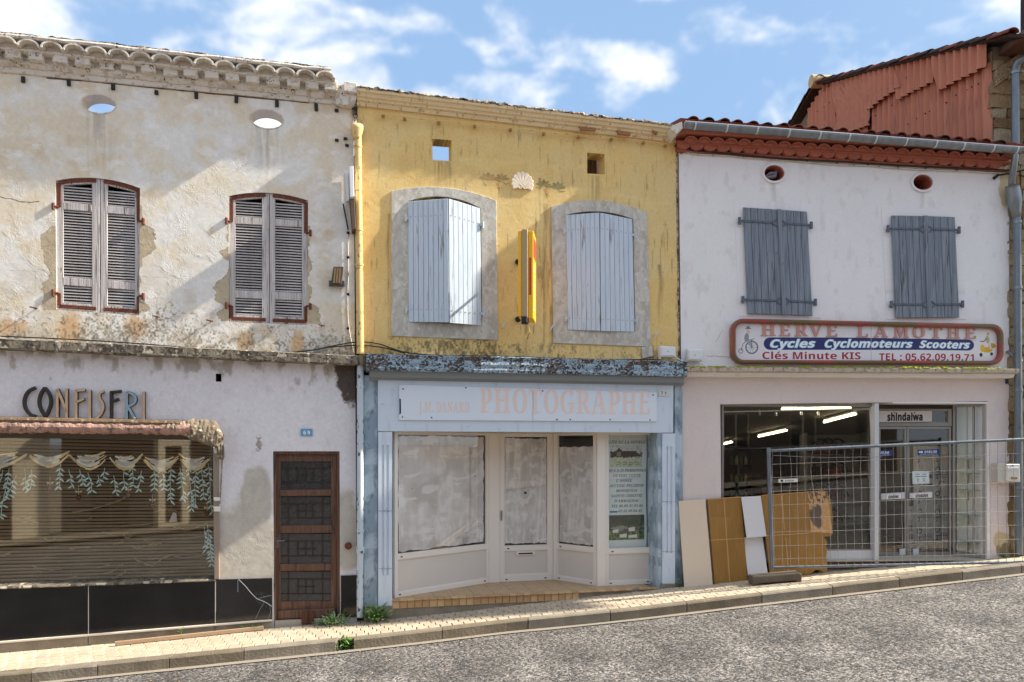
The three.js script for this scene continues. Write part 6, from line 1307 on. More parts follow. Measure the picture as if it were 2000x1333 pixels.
  for (let u = gut[0][0] + 0.16, i = 0; u < gut[1][0] - 0.15; u += 0.232, i++) for (let r = 0; r < 3; r++) put('canal_tile', capT, i % 4 === 1 ? M.darkTile : M.tileClay, roof, [u + rnd(-0.02, 0.02), lin(gut, u) + 0.055 + r * 0.118 + rnd(-0.008, 0.008), 0.39 - r * 0.42], [0.27, rnd(-0.03, 0.03), tiltG]);
  part('verge_flashing', poly(R, [[1312, 246], [1332, 238], [1334, 250], [1321, 262], [1312, 254]], -0.3, 0.42, 0.004), M.lime, roof);
  // ledge over the shop with moss
  const la = R.p(1340, 717, 0.3), lb = R.p(1992, 721, 0.3);
  part('ledge', mould([[-0.05, -0.07], [0.28, -0.075], [0.3, -0.06], [0.3, -0.005], [0.28, 0], [-0.05, 0.02]], la, lb, 80, 0.004, 5, 8), std({ map: limeMap, color: rgb(226, 216, 206), bumpMap: bumpGrain, bumpScale: 0.004, roughness: 0.95 }), white);
  part('ledge_bed', mould([[-0.05, 0], [0.16, 0], [0.2, 0.06], [-0.05, 0.06]], [la[0], la[1] - 0.13], [lb[0], lb[1] - 0.13], 2), M.white, white);
  reseed(66);
  const moss = []; for (let i = 0; i < 230; i++) {
    const x = 1345 + 615 * rnd(), big = x > 1560 || rnd() < 0.35, s = (big ? rnd(0.012, 0.032) : rnd(0.006, 0.016)) * (x > 1740 && x < 1850 ? 1.3 : 1), c = R.p(x, 719 + (x - 1340) * 0.006, 0.28);
    const m = shake(new THREE.IcosahedronGeometry(s, 1), s * 0.5, 60, i); m.scale(1.6, 0.62, 1); m.translate(c[0], lin([la, lb], c[0]) + 0.004, 0.2 + rnd(0, 0.1)); moss.push(m);
  }
  part('moss', join(moss), std({ color: rgb(150, 158, 34), roughness: 1, bumpMap: bumpGrain, bumpScale: 0.01 }), white, { kind: 'stuff' });
  // shop glazing
  const nf = -0.12, mt = M.shopMetal, wt = M.shopWhite;
  const win = part('shop_window', ex([[wU(1409, nf), sillV - 0.02], [wU(1707, nf), sillV - 0.02], [wU(1707, nf), headV], [wU(1409, nf), headV]], nf - 0.04, nf + 0.03, 0.004, [[[wU(1413, nf), sillV + 0.16], [wU(1703, nf), sillV + 0.16], [wU(1703, nf), headV - 0.05], [wU(1413, nf), headV - 0.05]]]), mt, white);
  part('pane', bx(wU(1412, nf), wU(1704, nf), sillV + 0.15, headV - 0.045, nf - 0.006, nf, 0), M.glass, win);
  part('sill_panel', bx(wU(1412, nf), wU(1704, nf), sillV - 0.01, sillV + 0.14, nf + 0.031, nf + 0.045, 0.003), wt, win);
  part('curtain_rail', join([rod([...R.p(1408, 805, -0.3), -0.3], [...R.p(1700, 799, -0.3), -0.3], 0.012), rod([...R.p(1700, 799, -0.3), -0.3], [...R.p(1711, 1083, -0.3), -0.3], 0.014)]), M.zincBright, win);
  part('door_post', bx(wU(1709, 0), wU(1717.5, 0), sillV - 0.06, headV, -0.14, -0.0, 0.005), wt, white);
  // recessed doors
  const nd = -0.42, du0 = wU(1715, nd), dm = wU(1770, nd), du1 = wU(1857, nd), trV = R.p(1780, 833, nd)[1], topV = R.p(1780, 799, nd)[1];
  part('transom_light', ex([[du0, trV], [du1, trV], [du1, topV], [du0, topV]], nd - 0.04, nd + 0.04, 0.004, [[[du0 + 0.05, trV + 0.07], [du1 - 0.06, trV + 0.07], [du1 - 0.06, topV - 0.04], [du0 + 0.05, topV - 0.04]]]), mt, white);
  part('transom_pane', bx(du0 + 0.045, du1 - 0.055, trV + 0.065, topV - 0.035, nd - 0.006, nd, 0), M.glass, white);
  part('recess_soffit', bx(wU(1717, nd), wU(1928, -0.1), headV, headV + 0.03, nd - 0.05, -0.001, 0), M.white, white);
  const dr = (a, b, hl) => {
    const f = 0.035, d = part('shop_door', ex([[a, sillV], [b, sillV], [b, trV - 0.004], [a, trV - 0.004]], nd - 0.025, nd + 0.025, 0.004, [[[a + f, sillV + 0.06], [b - f, sillV + 0.06], [b - f, trV - 0.05], [a + f, trV - 0.05]]]), mt, white);
    part('pane', bx(a + f - 0.004, b - f + 0.004, sillV + 0.055, trV - 0.045, nd - 0.004, nd, 0), M.glass, d);
    return d;
  };
  const dl = dr(du0, dm - 0.003), dR = dr(dm + 0.003, du1);
  part('push_plate', poly(R, [[1722, 965], [1768, 962], [1768, 975], [1722, 977]], nd + 0.026, nd + 0.06, 0.004), M.shopWhite, dl);
  part('push_plate', poly(R, [[1778, 964], [1822, 961], [1822, 973], [1778, 974]], nd + 0.026, nd + 0.06, 0.004), M.shopWhite, dR);
  const brand = (bg, slim) => canvasMap(512, 120, (c, w, h) => { c.fillStyle = bg; c.fillRect(0, 0, w, h); c.save(); c.translate(w / 2, h * 0.54); c.scale(0.78, 1.25); c.fillStyle = '#0c0b0b'; c.font = 'bold 92px sans-serif'; c.textAlign = 'center'; c.textBaseline = 'middle'; c.lineWidth = 5; c.strokeStyle = '#0c0b0b'; c.strokeText('shindaiwa', 0, 0); c.fillText('shindaiwa', 0, 0); c.restore(); if (!slim) { c.fillStyle = '#b01818'; for (const x of [0.363, 0.69]) { c.beginPath(); c.arc(w * x, h * 0.17, 8, 0, 7); c.fill(); } } });
  const stick = (q, n, map, parent, nm = 'sticker') => part(nm, quad(R, q, n), print(map, { side: THREE.DoubleSide }), parent);
  stick([[1731, 966.5], [1760, 964.5], [1760, 974], [1731, 976]], nd + 0.0625, brand('#e8e6e4', 1), dl);
  stick([[1783, 965], [1819, 962], [1819, 971.5], [1783, 974]], nd + 0.0625, brand('#e0deda', 1), dR);
  const dae = canvasMap(512, 140, (c, w, h) => { c.fillStyle = '#1c3f7c'; c.fillRect(0, 0, w, h); c.fillStyle = '#f0f2f6'; c.font = 'bold 78px sans-serif'; c.textBaseline = 'middle'; c.fillText('DAELIM', w * 0.3, h * 0.42); for (const [x, y] of [[0.10, 0.42], [0.19, 0.42]]) for (const [a, b] of [[-16, 0], [16, 0], [0, -16], [0, 16]]) { c.beginPath(); c.arc(w * x + a, h * y + b, 13, 0, 7); c.fill(); } c.fillRect(w * 0.1, h * 0.8, w * 0.8, 7); });
  stick([[1700, 880], [1743, 880], [1743, 891], [1700, 892]], nd + 0.005, dae, dl);
  stick([[1793, 879], [1836, 878], [1836, 889], [1793, 890]], nd + 0.005, dae, dR);
  const notice = canvasMap(256, 192, (c, w, h) => { c.fillStyle = '#d9e2e2'; c.fillRect(0, 0, w, h); c.fillStyle = '#4a4e50'; for (const [x, y, a] of [[40, 40, 70], [140, 40, 80], [36, 78, 84], [128, 78, 96], [66, 118, 36], [150, 118, 36], [66, 148, 36], [150, 148, 40]]) c.fillRect(x, y, a, 9); });
  part('notice', poly(R, [[1782.5, 921], [1815, 920.5], [1816, 945], [1783, 946]], nd + 0.003, nd + 0.008, 0), std({ color: rgb(214, 222, 222), roughness: 0.6 }), dR);
  stick([[1783, 921.5], [1814.5, 921], [1815.5, 944.5], [1783.5, 945.5]], nd + 0.0095, notice, dR, 'notice_print');
  for (const x of [1758, 1784]) part('floor_catch', poly(R, [[x, 1073], [x + 11, 1072], [x + 11, 1084], [x, 1085]], nd + 0.026, nd + 0.045, 0.003), M.shopWhite, x < 1770 ? dl : dR);
  // slanted display case at the right
  const qa = [wU(1862, nd), nd], qb = [wU(1927, -0.06), -0.06], len = Math.hypot(qb[0] - qa[0], qb[1] - qa[1]);
  const mtx = new THREE.Matrix4().makeBasis(new THREE.Vector3((qb[0] - qa[0]) / len, 0, (qb[1] - qa[1]) / len), new THREE.Vector3(0, 1, 0), new THREE.Vector3(-(qb[1] - qa[1]) / len, 0, (qb[0] - qa[0]) / len)).setPosition(qa[0], sillV, qa[1]), T = (g2) => { g2.applyMatrix4(mtx); return g2; }, H = headV - sillV;
  const dc = part('display_case', T(ex([[0, 0], [len, 0], [len, H], [0, H]], -0.03, 0.03, 0.004, [[[0.04, 0.06], [len * 0.6, 0.06], [len * 0.6, H - 0.04], [0.04, H - 0.04]], [[len * 0.6 + 0.025, 0.06], [len - 0.05, 0.06], [len - 0.05, H - 0.04], [len * 0.6 + 0.025, H - 0.04]]])), mt, white);
  part('pane', T(bx(0.035, len - 0.045, 0.055, H - 0.035, -0.004, 0, 0)), M.glass, dc);
  part('case_back', T(bx(0.0, len, 0.0, H, -0.24, -0.22, 0)), std({ color: rgb(226, 230, 220), roughness: 0.7 }), dc);
  part('case_floor', T(bx(0, len, 0, 0.05, -0.22, -0.035, 0)), M.shopMetal, dc);
  const shelfGlass = phys({ color: rgb(190, 215, 205), transmission: 0.85, roughness: 0.05, thickness: 0 });
  for (const y of [898, 926, 959, 1008, 1060]) { const v = R.p(1890, y, -0.25)[1] - sillV; part('glass_shelf', T(bx(0.05, len - 0.06, v, v + 0.012, -0.21, -0.04, 0)), shelfGlass, dc); for (const s of [0.35, 0.82]) part('shelf_bracket', T(ex([[len * s, v - 0.16], [len * s + 0.014, v - 0.16], [len * s + 0.014, v - 0.002], [len * s, v - 0.002]], -0.215, -0.1, 0)), M.shopMetal, dc); }
  for (const s of [0.3, 0.55, 0.8]) part('case_upright', T(bx(len * s, len * s + 0.02, 0.02, H - 0.03, -0.2195, -0.205, 0)), M.shopMetal, dc);
  // threshold with dark red tiles
  part('threshold', bx(wU(1600, 0), wU(1936, 0), sillV - 0.5, sillV - 0.025, -0.75, -0.02, 0.002), M.concrete, white);
  part('threshold_sill', bx(wU(1412, 0), wU(1944, 0), sillV - 0.024, sillV - 0.004, -0.75, 0.03, 0.004), M.paleConcrete, white);
  const tw = 0.13, face = boxUV(plain(bx(-tw / 2 + 0.002, tw / 2 - 0.002, -0.055, 0.055, -0.01, 0.004, 0.002)), 0, 0);
  for (let u = wU(1590, 0); u < wU(1940, 0); u += tw) put('threshold_tile', face, M.redTile, white, [u, sillV - 0.082, -0.005], [0, 0, 0]);
  part('recess_side', bx(wU(1929, 0), wU(1936, 0), sillV - 0.3, headV, -0.32, -0.002, 0), M.white, white);
}
// the shop sign
{
  const font = await new FontLoader().loadAsync('fonts/droid/droid_serif_bold.typeface.json');
  const sg = thing('cycle_shop_sign', 'long white shop sign in a rounded red brown frame above the cycle shop', 'sign', R, [...R.p(1695, 711, 0.1), 0]);
  const rr = (x0, y0a, x1, y0b, y1a, y1b, r, n) => {
    const tl = R.p(x0, y0a, n), tr = R.p(x1, y0b, n), br = R.p(x1, y1b, n), bl = R.p(x0, y1a, n), out = [];
    const cor = (c, sx, sy, a0) => { for (let i = 0; i <= 6; i++) { const a = a0 + i / 6 * Math.PI / 2; out.push([c[0] + sx * r + Math.cos(a) * r, c[1] + sy * r + Math.sin(a) * r]); } };
    cor(bl, 1, 1, Math.PI); cor(br, -1, 1, 1.5 * Math.PI); cor(tr, -1, -1, 0); cor(tl, 1, -1, Math.PI / 2);
    return out;
  };
  const frameMap = tile(256, 1.6, (x, y, o) => { const a = fbm(x * 5, y * 5, 5, 5); set(o, mix3(mix3([168, 74, 56], [124, 52, 40], a), [104, 84, 44], smooth(0.52, 0.66, fbm(x * 3 + 9, y * 12, 4, 32)))); });
  part('frame', ex(rr(1429, 622, 1962, 633, 711, 713, 0.19, 0.12), 0.0, 0.13, 0.028, [rr(1438, 631, 1953, 642, 703, 705, 0.13, 0.12)], 3), phys({ map: frameMap, roughness: 0.35, clearcoat: 0.3 }), sg);
  const panelPx = [[1434, 627], [1957, 638], [1957, 709], [1434, 707]];
  part('back_panel', poly(R, panelPx, 0.002, 0.05, 0), std({ color: rgb(228, 222, 224), roughness: 0.5 }), sg);
  const W2 = 2048, H2 = 312;
  const map = canvasMap(W2, H2, (c, w, h) => {
    const X = (x) => (x - 1434) / (1957 - 1434) * w, Y = (y, x) => (y - lerp(627, 638, (x - 1434) / 523)) / lerp(80, 71, (x - 1434) / 523) * h;
    c.fillStyle = '#e4dfe1'; c.fillRect(0, 0, w, h);
    reseed(2); for (let k = 0; k < 160; k++) { c.fillStyle = `rgba(150,140,140,${rnd(0.02, 0.08)})`; c.fillRect(rnd(0, w), rnd(0, h), rnd(2, 60), rnd(1, 3)); }
    c.save(); c.translate(X(1491), Y(660, 1491)); c.rotate((Y(664, 1902) - Y(660, 1491)) / (X(1902) - X(1491)));
    const L = X(1902) - X(1491), hh = Y(684, 1491) - Y(660, 1491);
    c.fillStyle = '#262a66'; c.beginPath(); c.arc(hh / 2, hh / 2, hh / 2, Math.PI / 2, Math.PI * 1.5); c.lineTo(L - hh / 2, 0); c.arc(L - hh / 2, hh / 2, hh / 2, -Math.PI / 2, Math.PI / 2); c.closePath(); c.fill();
    c.font = 'italic bold 84px sans-serif'; c.textBaseline = 'middle';
    const word = (s, x, wd) => { c.save(); c.translate(x, hh * 0.5); const m = c.measureText(s).width; c.scale(wd / m, 1); c.lineWidth = 7; c.strokeStyle = '#9fd0e6'; c.strokeText(s, 0, 0); c.fillStyle = '#f4f2f4'; c.fillText(s, 0, 0); c.restore(); };
    word('Cycles', L * 0.022, L * 0.215); word('Cyclomoteurs', L * 0.28, L * 0.42); word('Scooters', L * 0.735, L * 0.24);
    c.restore();
    c.fillStyle = '#a3142a'; c.font = 'bold 76px sans-serif'; c.textBaseline = 'middle';
    const put2 = (s, x0, x1, y) => { c.save(); c.translate(X(x0), Y(y, x0)); c.scale((X(x1) - X(x0)) / c.measureText(s).width, 1); c.fillText(s, 0, 0); c.restore(); };
    put2('Clés Minute KIS', 1487, 1680, 695); put2('TEL : 05.62.09.19.71', 1715, 1905, 698);
    // a rider on a high-wheel bicycle, and a scooter rider: small line drawings
    c.strokeStyle = '#3c3c42'; c.lineWidth = 4; const wheel = (x, y, r) => { c.beginPath(); c.ellipse(X(x), Y(y, x), r * 3.9, r * 4.1, 0, 0, 7); c.stroke(); };
    wheel(1468, 679, 12); wheel(1468, 679, 10.6); wheel(1447, 686, 4);
    for (let k = 0; k < 10; k++) { c.lineWidth = 1.5; c.beginPath(); c.moveTo(X(1468), Y(679, 1468)); c.lineTo(X(1468) + 45 * Math.cos(k * 0.63), Y(679, 1468) + 46 * Math.sin(k * 0.63)); c.stroke(); }
    c.lineWidth = 4; const ln = (pts) => { c.beginPath(); pts.forEach((q, i) => (i ? c.lineTo(X(q[0]), Y(q[1], q[0])) : c.moveTo(X(q[0]), Y(q[1], q[0])))); c.stroke(); };
    ln([[1447, 686], [1451, 673], [1459, 665], [1468, 664], [1473, 662]]); ln([[1468, 679], [1468, 664]]);
    const blob = (x, y, a, b, col, rot = 0) => { c.fillStyle = col; c.beginPath(); c.ellipse(X(x), Y(y, x), a, b, rot, 0, 7); c.fill(); };
    blob(1458, 660, 17, 34, '#8d919a', 0.1); blob(1464, 670, 10, 30, '#9aa0a8', -0.4); blob(1461, 649, 13, 16, '#d9c39a'); blob(1461, 642.5, 24, 5, '#77777c'); blob(1461, 640, 13, 10, '#85858a');
    blob(1928, 684, 42, 24, '#d9a92a'); blob(1938, 676, 30, 22, '#c8962a'); blob(1919, 681, 18, 32, '#e0b436'); blob(1929, 664, 15, 34, '#b9b08c', -0.15); blob(1934, 676, 9, 34, '#d8d4cc', -0.2); blob(1930, 653, 10, 12, '#c99a6a');
    c.strokeStyle = '#77684a'; c.lineWidth = 8; ln([[1928, 661], [1921, 668], [1914, 667]]); blob(1916, 694, 12, 17, '#2a2420'); blob(1937, 692, 11, 14, '#2a2420');
    c.strokeStyle = '#b7b1b4'; c.lineWidth = 4; ln([[1699.5, 634], [1699.5, 708]]);
  });
  part('printed_panel', quad(R, panelPx, 0.0515), print(map, { roughness: 0.4 }), sg);
  const lm = std({ color: rgb(196, 142, 128), roughness: 0.5 });
  const spots = [['H', 1487, 1515.5], ['E', 1523, 1544], ['R', 1553, 1578], ['V', 1581, 1607], ['E', 1614.5, 1636], ['L', 1674.5, 1696], ['A', 1708, 1735], ['M', 1746, 1776], ['O', 1784, 1807], ['T', 1817, 1841], ['H', 1850, 1876], ['E', 1885, 1907]];
  for (const [ch, a, b] of spots) {
    const yb = lerp(656, 662, (a - 1487) / 420), yt = lerp(633, 641, (a - 1487) / 420), p0 = R.p(a, yb, 0.07), p1 = R.p(b, yb, 0.07), t = R.p(a, yt, 0.07);
    const g = new TextGeometry(ch, { font, size: 1, depth: 0.02, curveSegments: 4, bevelEnabled: false }); g.computeBoundingBox();
    const bb = g.boundingBox; g.translate(-bb.min.x, -bb.min.y, 0); g.scale((p1[0] - p0[0]) / (bb.max.x - bb.min.x), (t[1] - p0[1]) / (bb.max.y - bb.min.y), 1);
    g.translate(p0[0], p0[1], 0.053); part('letter', g, lm, sg);
  }
}
// pigeons in the round opening
{
  const pig = (px, py, n, turn, label) => {
    const c = R.p(px, py, n), t = thing('pigeon', label, 'pigeon', R, [c[0], c[1], n]);
    const cs = Math.cos(turn), sn = Math.sin(turn), q = (x, y, z) => [c[0] + x * cs + z * sn, c[1] + y, n - x * sn + z * cs];
    part('body', swell([q(-0.15, 0.03, 0), q(-0.09, 0.05, 0), q(-0.02, 0.075, 0), q(0.045, 0.09, 0), q(0.075, 0.135, 0), q(0.088, 0.172, 0), q(0.112, 0.178, 0), q(0.135, 0.168, 0)], [0.012, 0.036, 0.06, 0.056, 0.034, 0.026, 0.018, 0.002], 12), std({ color: rgb(150, 146, 158), roughness: 0.8 }), t);
    part('wing', swell([q(-0.14, 0.045, 0.035), q(-0.05, 0.075, 0.055), q(0.03, 0.085, 0.045)], [0.006, 0.03, 0.012], 8, 0.5), std({ color: rgb(98, 98, 110), roughness: 0.8 }), t);
    part('tail', swell([q(-0.2, 0.015, 0), q(-0.12, 0.035, 0)], [0.02, 0.026], 6, 0.35), std({ color: rgb(70, 70, 80), roughness: 0.8 }), t);
  };
  const f = 352.5;
  pig(1508, f, -0.10, 0.35, 'grey pigeon with raised head sitting in the round vent');
  pig(1517, f, -0.26, 2.3, 'grey pigeon sitting behind the other in the round vent');
}
// wall fittings of the white house
{
  const mb = thing('mailbox', 'cream metal letter box on the white wall beside the shop glazing', 'letter box', R, [...R.p(1970, 942, 0.2), 0]);
  part('case', poly(R, [[1949, 906], [1966, 906], [1966, 943], [1949, 942]], 0.001, 0.16, 0.01), std({ color: rgb(206, 198, 184), roughness: 0.5 }), mb);
  part('front', poly(R, [[1966.5, 907], [1993, 907], [1994, 942], [1967, 941]], 0.02, 0.2, 0.012), std({ color: rgb(220, 214, 204), roughness: 0.5 }), mb);
  part('flap', poly(R, [[1969, 913], [1991, 913], [1991, 918], [1969, 918]], 0.2, 0.212, 0.003), M.plasticWhite, mb);
  part('name_plate', poly(R, [[1976, 932], [1988, 932], [1988, 936.5], [1976, 936.5]], 0.2, 0.208, 0.002), std({ color: rgb(150, 120, 60), roughness: 0.4, metalness: 0.5 }), mb);
  part('keyhole', new THREE.SphereGeometry(0.012, 8, 6).translate(...R.p(1978, 910, 0.2), 0.2), M.rubber, mb);
  const np = thing('house_number_plate', 'dark blue number plate at the end of the white wall under the mossy ledge', 'number plate', R, [...R.p(1972, 750, 0.02), 0]);
  part('plate', poly(R, [[1965, 738], [1981, 738], [1981, 750], [1965, 750]], 0.001, 0.015, 0.003), std({ color: rgb(40, 66, 104), roughness: 0.35 }), np);
  part('digits', quad(R, [[1965.5, 738.5], [1980.5, 738.5], [1980.5, 749.5], [1965.5, 749.5]], 0.017), print(canvasMap(128, 96, (c, w, h) => { c.fillStyle = '#28426a'; c.fillRect(0, 0, w, h); c.fillStyle = '#9fb4cc'; c.font = 'bold 70px sans-serif'; c.textAlign = 'center'; c.textBaseline = 'middle'; c.fillText('7', w / 2, h * 0.55); })), np);
  const dp = thing('drainpipe', 'galvanised drainpipe with swan neck beside the stone house', 'drainpipe', R, [...R.p(1988, 1085, 0.12), 0.12]);
  const q = (x, y, n) => [...R.p(x, y, n), n];
  part('outlet', tube([q(1984, 296, 0.36), q(1983, 312, 0.34), q(1979, 340, 0.26), q(1977, 358, 0.18), q(1981, 376, 0.14)], 0.05, 20, 12), M.zinc, dp);
  part('funnel', swell([q(1978, 362, 0.15), q(1982, 390, 0.13), q(1987, 425, 0.12)], [0.1, 0.11, 0.06], 14), M.zinc, dp);
  part('pipe', rod(q(1987, 424, 0.12), q(1991, 1084, 0.12), 0.058, 16), M.galvanised, dp);
  for (const y of [432, 560, 760, 950]) part('clamp', rod(q(1987.5 + (y - 424) * 0.006, y, 0.12), q(1987.5 + (y - 424) * 0.006, y + 5, 0.12), 0.068, 16), M.zinc, dp);
  const st = thing('iron_stay', 'short iron stay bar reaching from the white wall to the drainpipe', 'stay bar', R, [...R.p(1946, 345, 0.05), 0.05]);
  part('bar', rod(q(1950, 343, 0.05), q(2003, 332, 0.14), 0.014), M.iron, st);
  part('plate', poly(R, [[1942, 345], [1951, 339], [1954, 342], [1945, 350]], 0.001, 0.05, 0.004), M.iron, st);
  const cc = thing('curved_conduit', 'grey conduit bending out of the white wall beside the red framed sign', 'conduit', R, [...R.p(1972, 692, 0.06), 0]);
  part('conduit_pipe', tube([q(1968, 688, 0.0), q(1972, 690, 0.07), q(1982, 697, 0.09), q(1996, 706, 0.1)], 0.024, 16, 8), M.galvanised, cc);
}
// inside the shop: tubes, spot lamps, shelving, poster wall
{
  const onCeil = (x, y) => { let n = -1; for (let k = 0; k < 60; k++) { const v = R.p(x, y, n)[1] - EYE; n += (v - (0.69 + 0.1088 * (n + 0.322) - 0.09)) * 5; n = clamp(n, -7, -0.45); } return [...R.p(x, y, n), n]; };
  const tubeMat = std({ color: rgb(255, 250, 230), emissive: new THREE.Color(1, 0.86, 0.5), emissiveIntensity: 3 });
  for (const [x0, y0, x1, y1, label] of [[1409, 869, 1430, 864, 'short glowing tube lamp deepest in the cycle shop'], [1482, 853, 1537, 841, 'glowing tube lamp halfway down the shop ceiling'], [1610, 825, 1672, 809, 'bright tube lamp over the shop shelving'], [1527, 799.5, 1662, 796.5, 'long tube lamp just behind the shop window head']]) {
    const a = onCeil(x0, y0), b = onCeil(x1, y1), mid = a.map((q, i) => (q + b[i]) / 2), t = thing('tube_lamp', label, 'tube lamp', R, mid, 'tube lamps on the shop ceiling');
    part('tube', rod(a, b, 0.02, 10), tubeMat, t);
    part('housing', rod([a[0], a[1] + 0.055, a[2]], [b[0], b[1] + 0.055, b[2]], 0.03, 6), M.plasticWhite, t);
    const L = Math.hypot(...a.map((q, i) => q - b[i])), li = new THREE.RectAreaLight(new THREE.Color(1, 0.88, 0.6), 5, L, 0.05);
    li.position.set(0, -0.03, 0); li.rotation.set(-Math.PI / 2, 0, Math.atan2(-(b[2] - a[2]), b[0] - a[0])); t.add(li);
  }
  for (const [x, y] of [[1484.5, 808], [1516, 809.5], [1566, 808.5], [1599, 809]]) {
    const c = R.p(x, y, -0.4), t = thing('spot_lamp', 'small silver spot lamp on the rail behind the shop window', 'spot lamp', R, [c[0], c[1], -0.4], 'spot lamps on the rail behind the shop window');
    part('can', rod([c[0], c[1] - 0.025, -0.4], [c[0], c[1] + 0.025, -0.42], 0.02), M.zincBright, t);
    part('stem', rod([c[0], c[1] + 0.02, -0.42], [c[0], c[1] + 0.07, -0.42], 0.006), M.zincBright, t);
  }
  const shelf = (x0, x1, y0, y1, n, label, tiers, mat) => {
    const a = R.p(x0, y1, n), b = R.p(x1, y0, n), t = thing('shelf_unit', label, 'shelf unit', R, [(a[0] + b[0]) / 2, sillV, n]);
    for (const u of [a[0], b[0] - 0.03]) part('upright', bx(u, u + 0.03, sillV, b[1], n - 0.35, n, 0.003), mat, t);
    part('back', bx(a[0] + 0.031, b[0] - 0.031, sillV + 0.1, b[1], n - 0.37, n - 0.351, 0), mat, t);
    for (let i = 0; i <= tiers; i++) { const v = lerp(sillV + 0.12, b[1] - 0.03, i / tiers); part('shelf', bx(a[0] + 0.031, b[0] - 0.031, v, v + 0.025, n - 0.35, n - 0.002, 0.002), mat, t); }
    return { a, b, t, at: (i) => lerp(sillV + 0.12, b[1] - 0.03, i / tiers) + 0.026 };
  };
  reseed(40);
  const paleShelf = std({ color: rgb(160, 156, 150), roughness: 0.8 }), darkShelf = std({ color: rgb(70, 60, 54), roughness: 0.8 });
  const s1 = shelf(1575, 1700, 842, 1000, -4.2, 'pale shelf unit full of machines deep in the cycle shop', 4, paleShelf), s2 = shelf(1425, 1470, 872, 1000, -5.2, 'dark narrow shelf unit with small bottles deep in the shop', 4, darkShelf);
  const engine = (u, v, n, s, label, col) => {
    const t = thing('motor_tool', label, 'motor tool', R, [u, v, n]);
    part('engine_case', shake(bx(u - 0.16 * s, u + 0.12 * s, v, v + 0.24 * s, n - 0.1, n + 0.1, 0.04), 0.01, 9, u), std({ color: col, roughness: 0.5 }), t);
    part('handle', tube([[u - 0.15 * s, v + 0.2 * s, n], [u - 0.05 * s, v + 0.36 * s, n], [u + 0.15 * s, v + 0.32 * s, n], [u + 0.3 * s, v + 0.1 * s, n]], 0.018), M.rubber, t);
    part('guide_bar', bx(u + 0.12 * s, u + 0.5 * s, v + 0.05, v + 0.12, n - 0.008, n + 0.008, 0.002), M.shopMetal, t);
  };
  const cols = [rgb(120, 26, 26), rgb(150, 60, 20), rgb(60, 24, 24)];
  for (let i = 0; i < 4; i++) for (let k = 0; k < 3; k++) { const u = lerp(s1.a[0] + 0.3, s1.b[0] - 0.6, (k + 0.3) / 2.6); engine(u, s1.at(i), -4.38, 0.9, ['red', 'orange', 'maroon'][(i + k) % 3] + ' motor tool on the ' + ['lowest', 'second', 'third', 'topmost'][i] + ' tier of the pale shelf unit', cols[(i + k) % 3]); }
  for (let i = 1; i < 4; i++) for (let k = 0; k < 4; k++) {
    const u = lerp(s2.a[0] + 0.1, s2.b[0] - 0.1, k / 3), v = s2.at(i), t = thing('oil_bottle', (k % 2 ? 'cream' : 'green') + ' oil bottle on the ' + ['', 'second', 'third', 'topmost'][i] + ' tier of the dark narrow shelf unit', 'bottle', R, [u, v, -5.35], 'oil bottles on the dark shelf');
    part('flask', new THREE.LatheGeometry([[0.001, 0], [0.035, 0], [0.035, 0.13], [0.014, 0.17], [0.014, 0.2], [0.001, 0.2]].map((q) => new THREE.Vector2(...q)), 10).translate(u, v, -5.35), std({ color: k % 2 ? rgb(200, 190, 150) : rgb(110, 130, 90), roughness: 0.35 }), t);
  }
  const ct = thing('shop_counter', 'brown shop counter in the dark of the cycle shop', 'counter', R, [wU(1520, -3), sillV, -3]);
  part('front', bx(wU(1490, -3), wU(1570, -3), sillV, sillV + 0.95, -3.5, -3, 0.006), M.woodBrown, ct);
  part('top', bx(wU(1487, -3), wU(1573, -3), sillV + 0.951, sillV + 1.0, -3.55, -2.95, 0.006), M.woodBrown, ct);
  const pw = thing('poster_wall', 'white board covered with black printed logos inside the shop door', 'display board', R, [wU(1825, -1.3), sillV, -1.3]);
  const pu0 = R.p(1786, 1000, -1.3)[0], pu1 = R.p(1862, 1000, -1.3)[0], pv1 = R.p(1820, 872, -1.3)[1];
  part('board', bx(pu0, pu1, sillV, pv1, -1.33, -1.301, 0.003), std({ color: rgb(206, 204, 200), roughness: 0.7 }), pw);
  const logos = canvasMap(512, 1300, (c, w, h) => {
    c.fillStyle = '#d2d0cc'; c.fillRect(0, 0, w, h);
    c.fillStyle = '#b9b7b4'; c.fillRect(w * 0.5, 0, 4, h);
    const cell = (x, y) => {
      c.strokeStyle = '#17171a'; c.lineWidth = 10; c.beginPath(); c.ellipse(x + 40, y + 48, 24, 34, 0.5, 0.6, 4.4); c.stroke(); c.beginPath(); c.ellipse(x + 46, y + 50, 24, 34, 0.5, 3.8, 7.4); c.stroke();
      c.fillStyle = '#17171a'; c.font = 'italic bold 26px sans-serif'; c.fillText('PRODUCTS', x + 78, y + 106); c.fillRect(x + 12, y + 116, 210, 9); c.font = 'bold 72px sans-serif'; c.fillText('2', x + 14, y + 180); c.fillStyle = '#8c8b8c'; c.fillRect(x + 82, y + 140, 130, 5); c.fillRect(x + 82, y + 156, 120, 5);
    };
    [[14, 20], [268, 10], [268, 240], [14, 560], [268, 560], [14, 800], [268, 800], [14, 1060], [268, 1040]].forEach((q) => cell(...q));
    c.fillStyle = '#2a3a6c'; c.fillRect(20, 360, 220, 46); c.fillStyle = '#5a2a28'; for (const x of [60, 130]) { c.beginPath(); c.arc(x, 460, 34, 0, 7); c.fill(); } c.fillRect(160, 476, 80, 24); c.fillStyle = '#e4e0dc'; c.fillRect(280, 420, 140, 120); c.strokeStyle = '#7a2230'; c.lineWidth = 12; c.beginPath(); c.moveTo(300, 530); c.lineTo(360, 440); c.lineTo(410, 470); c.stroke();
  });
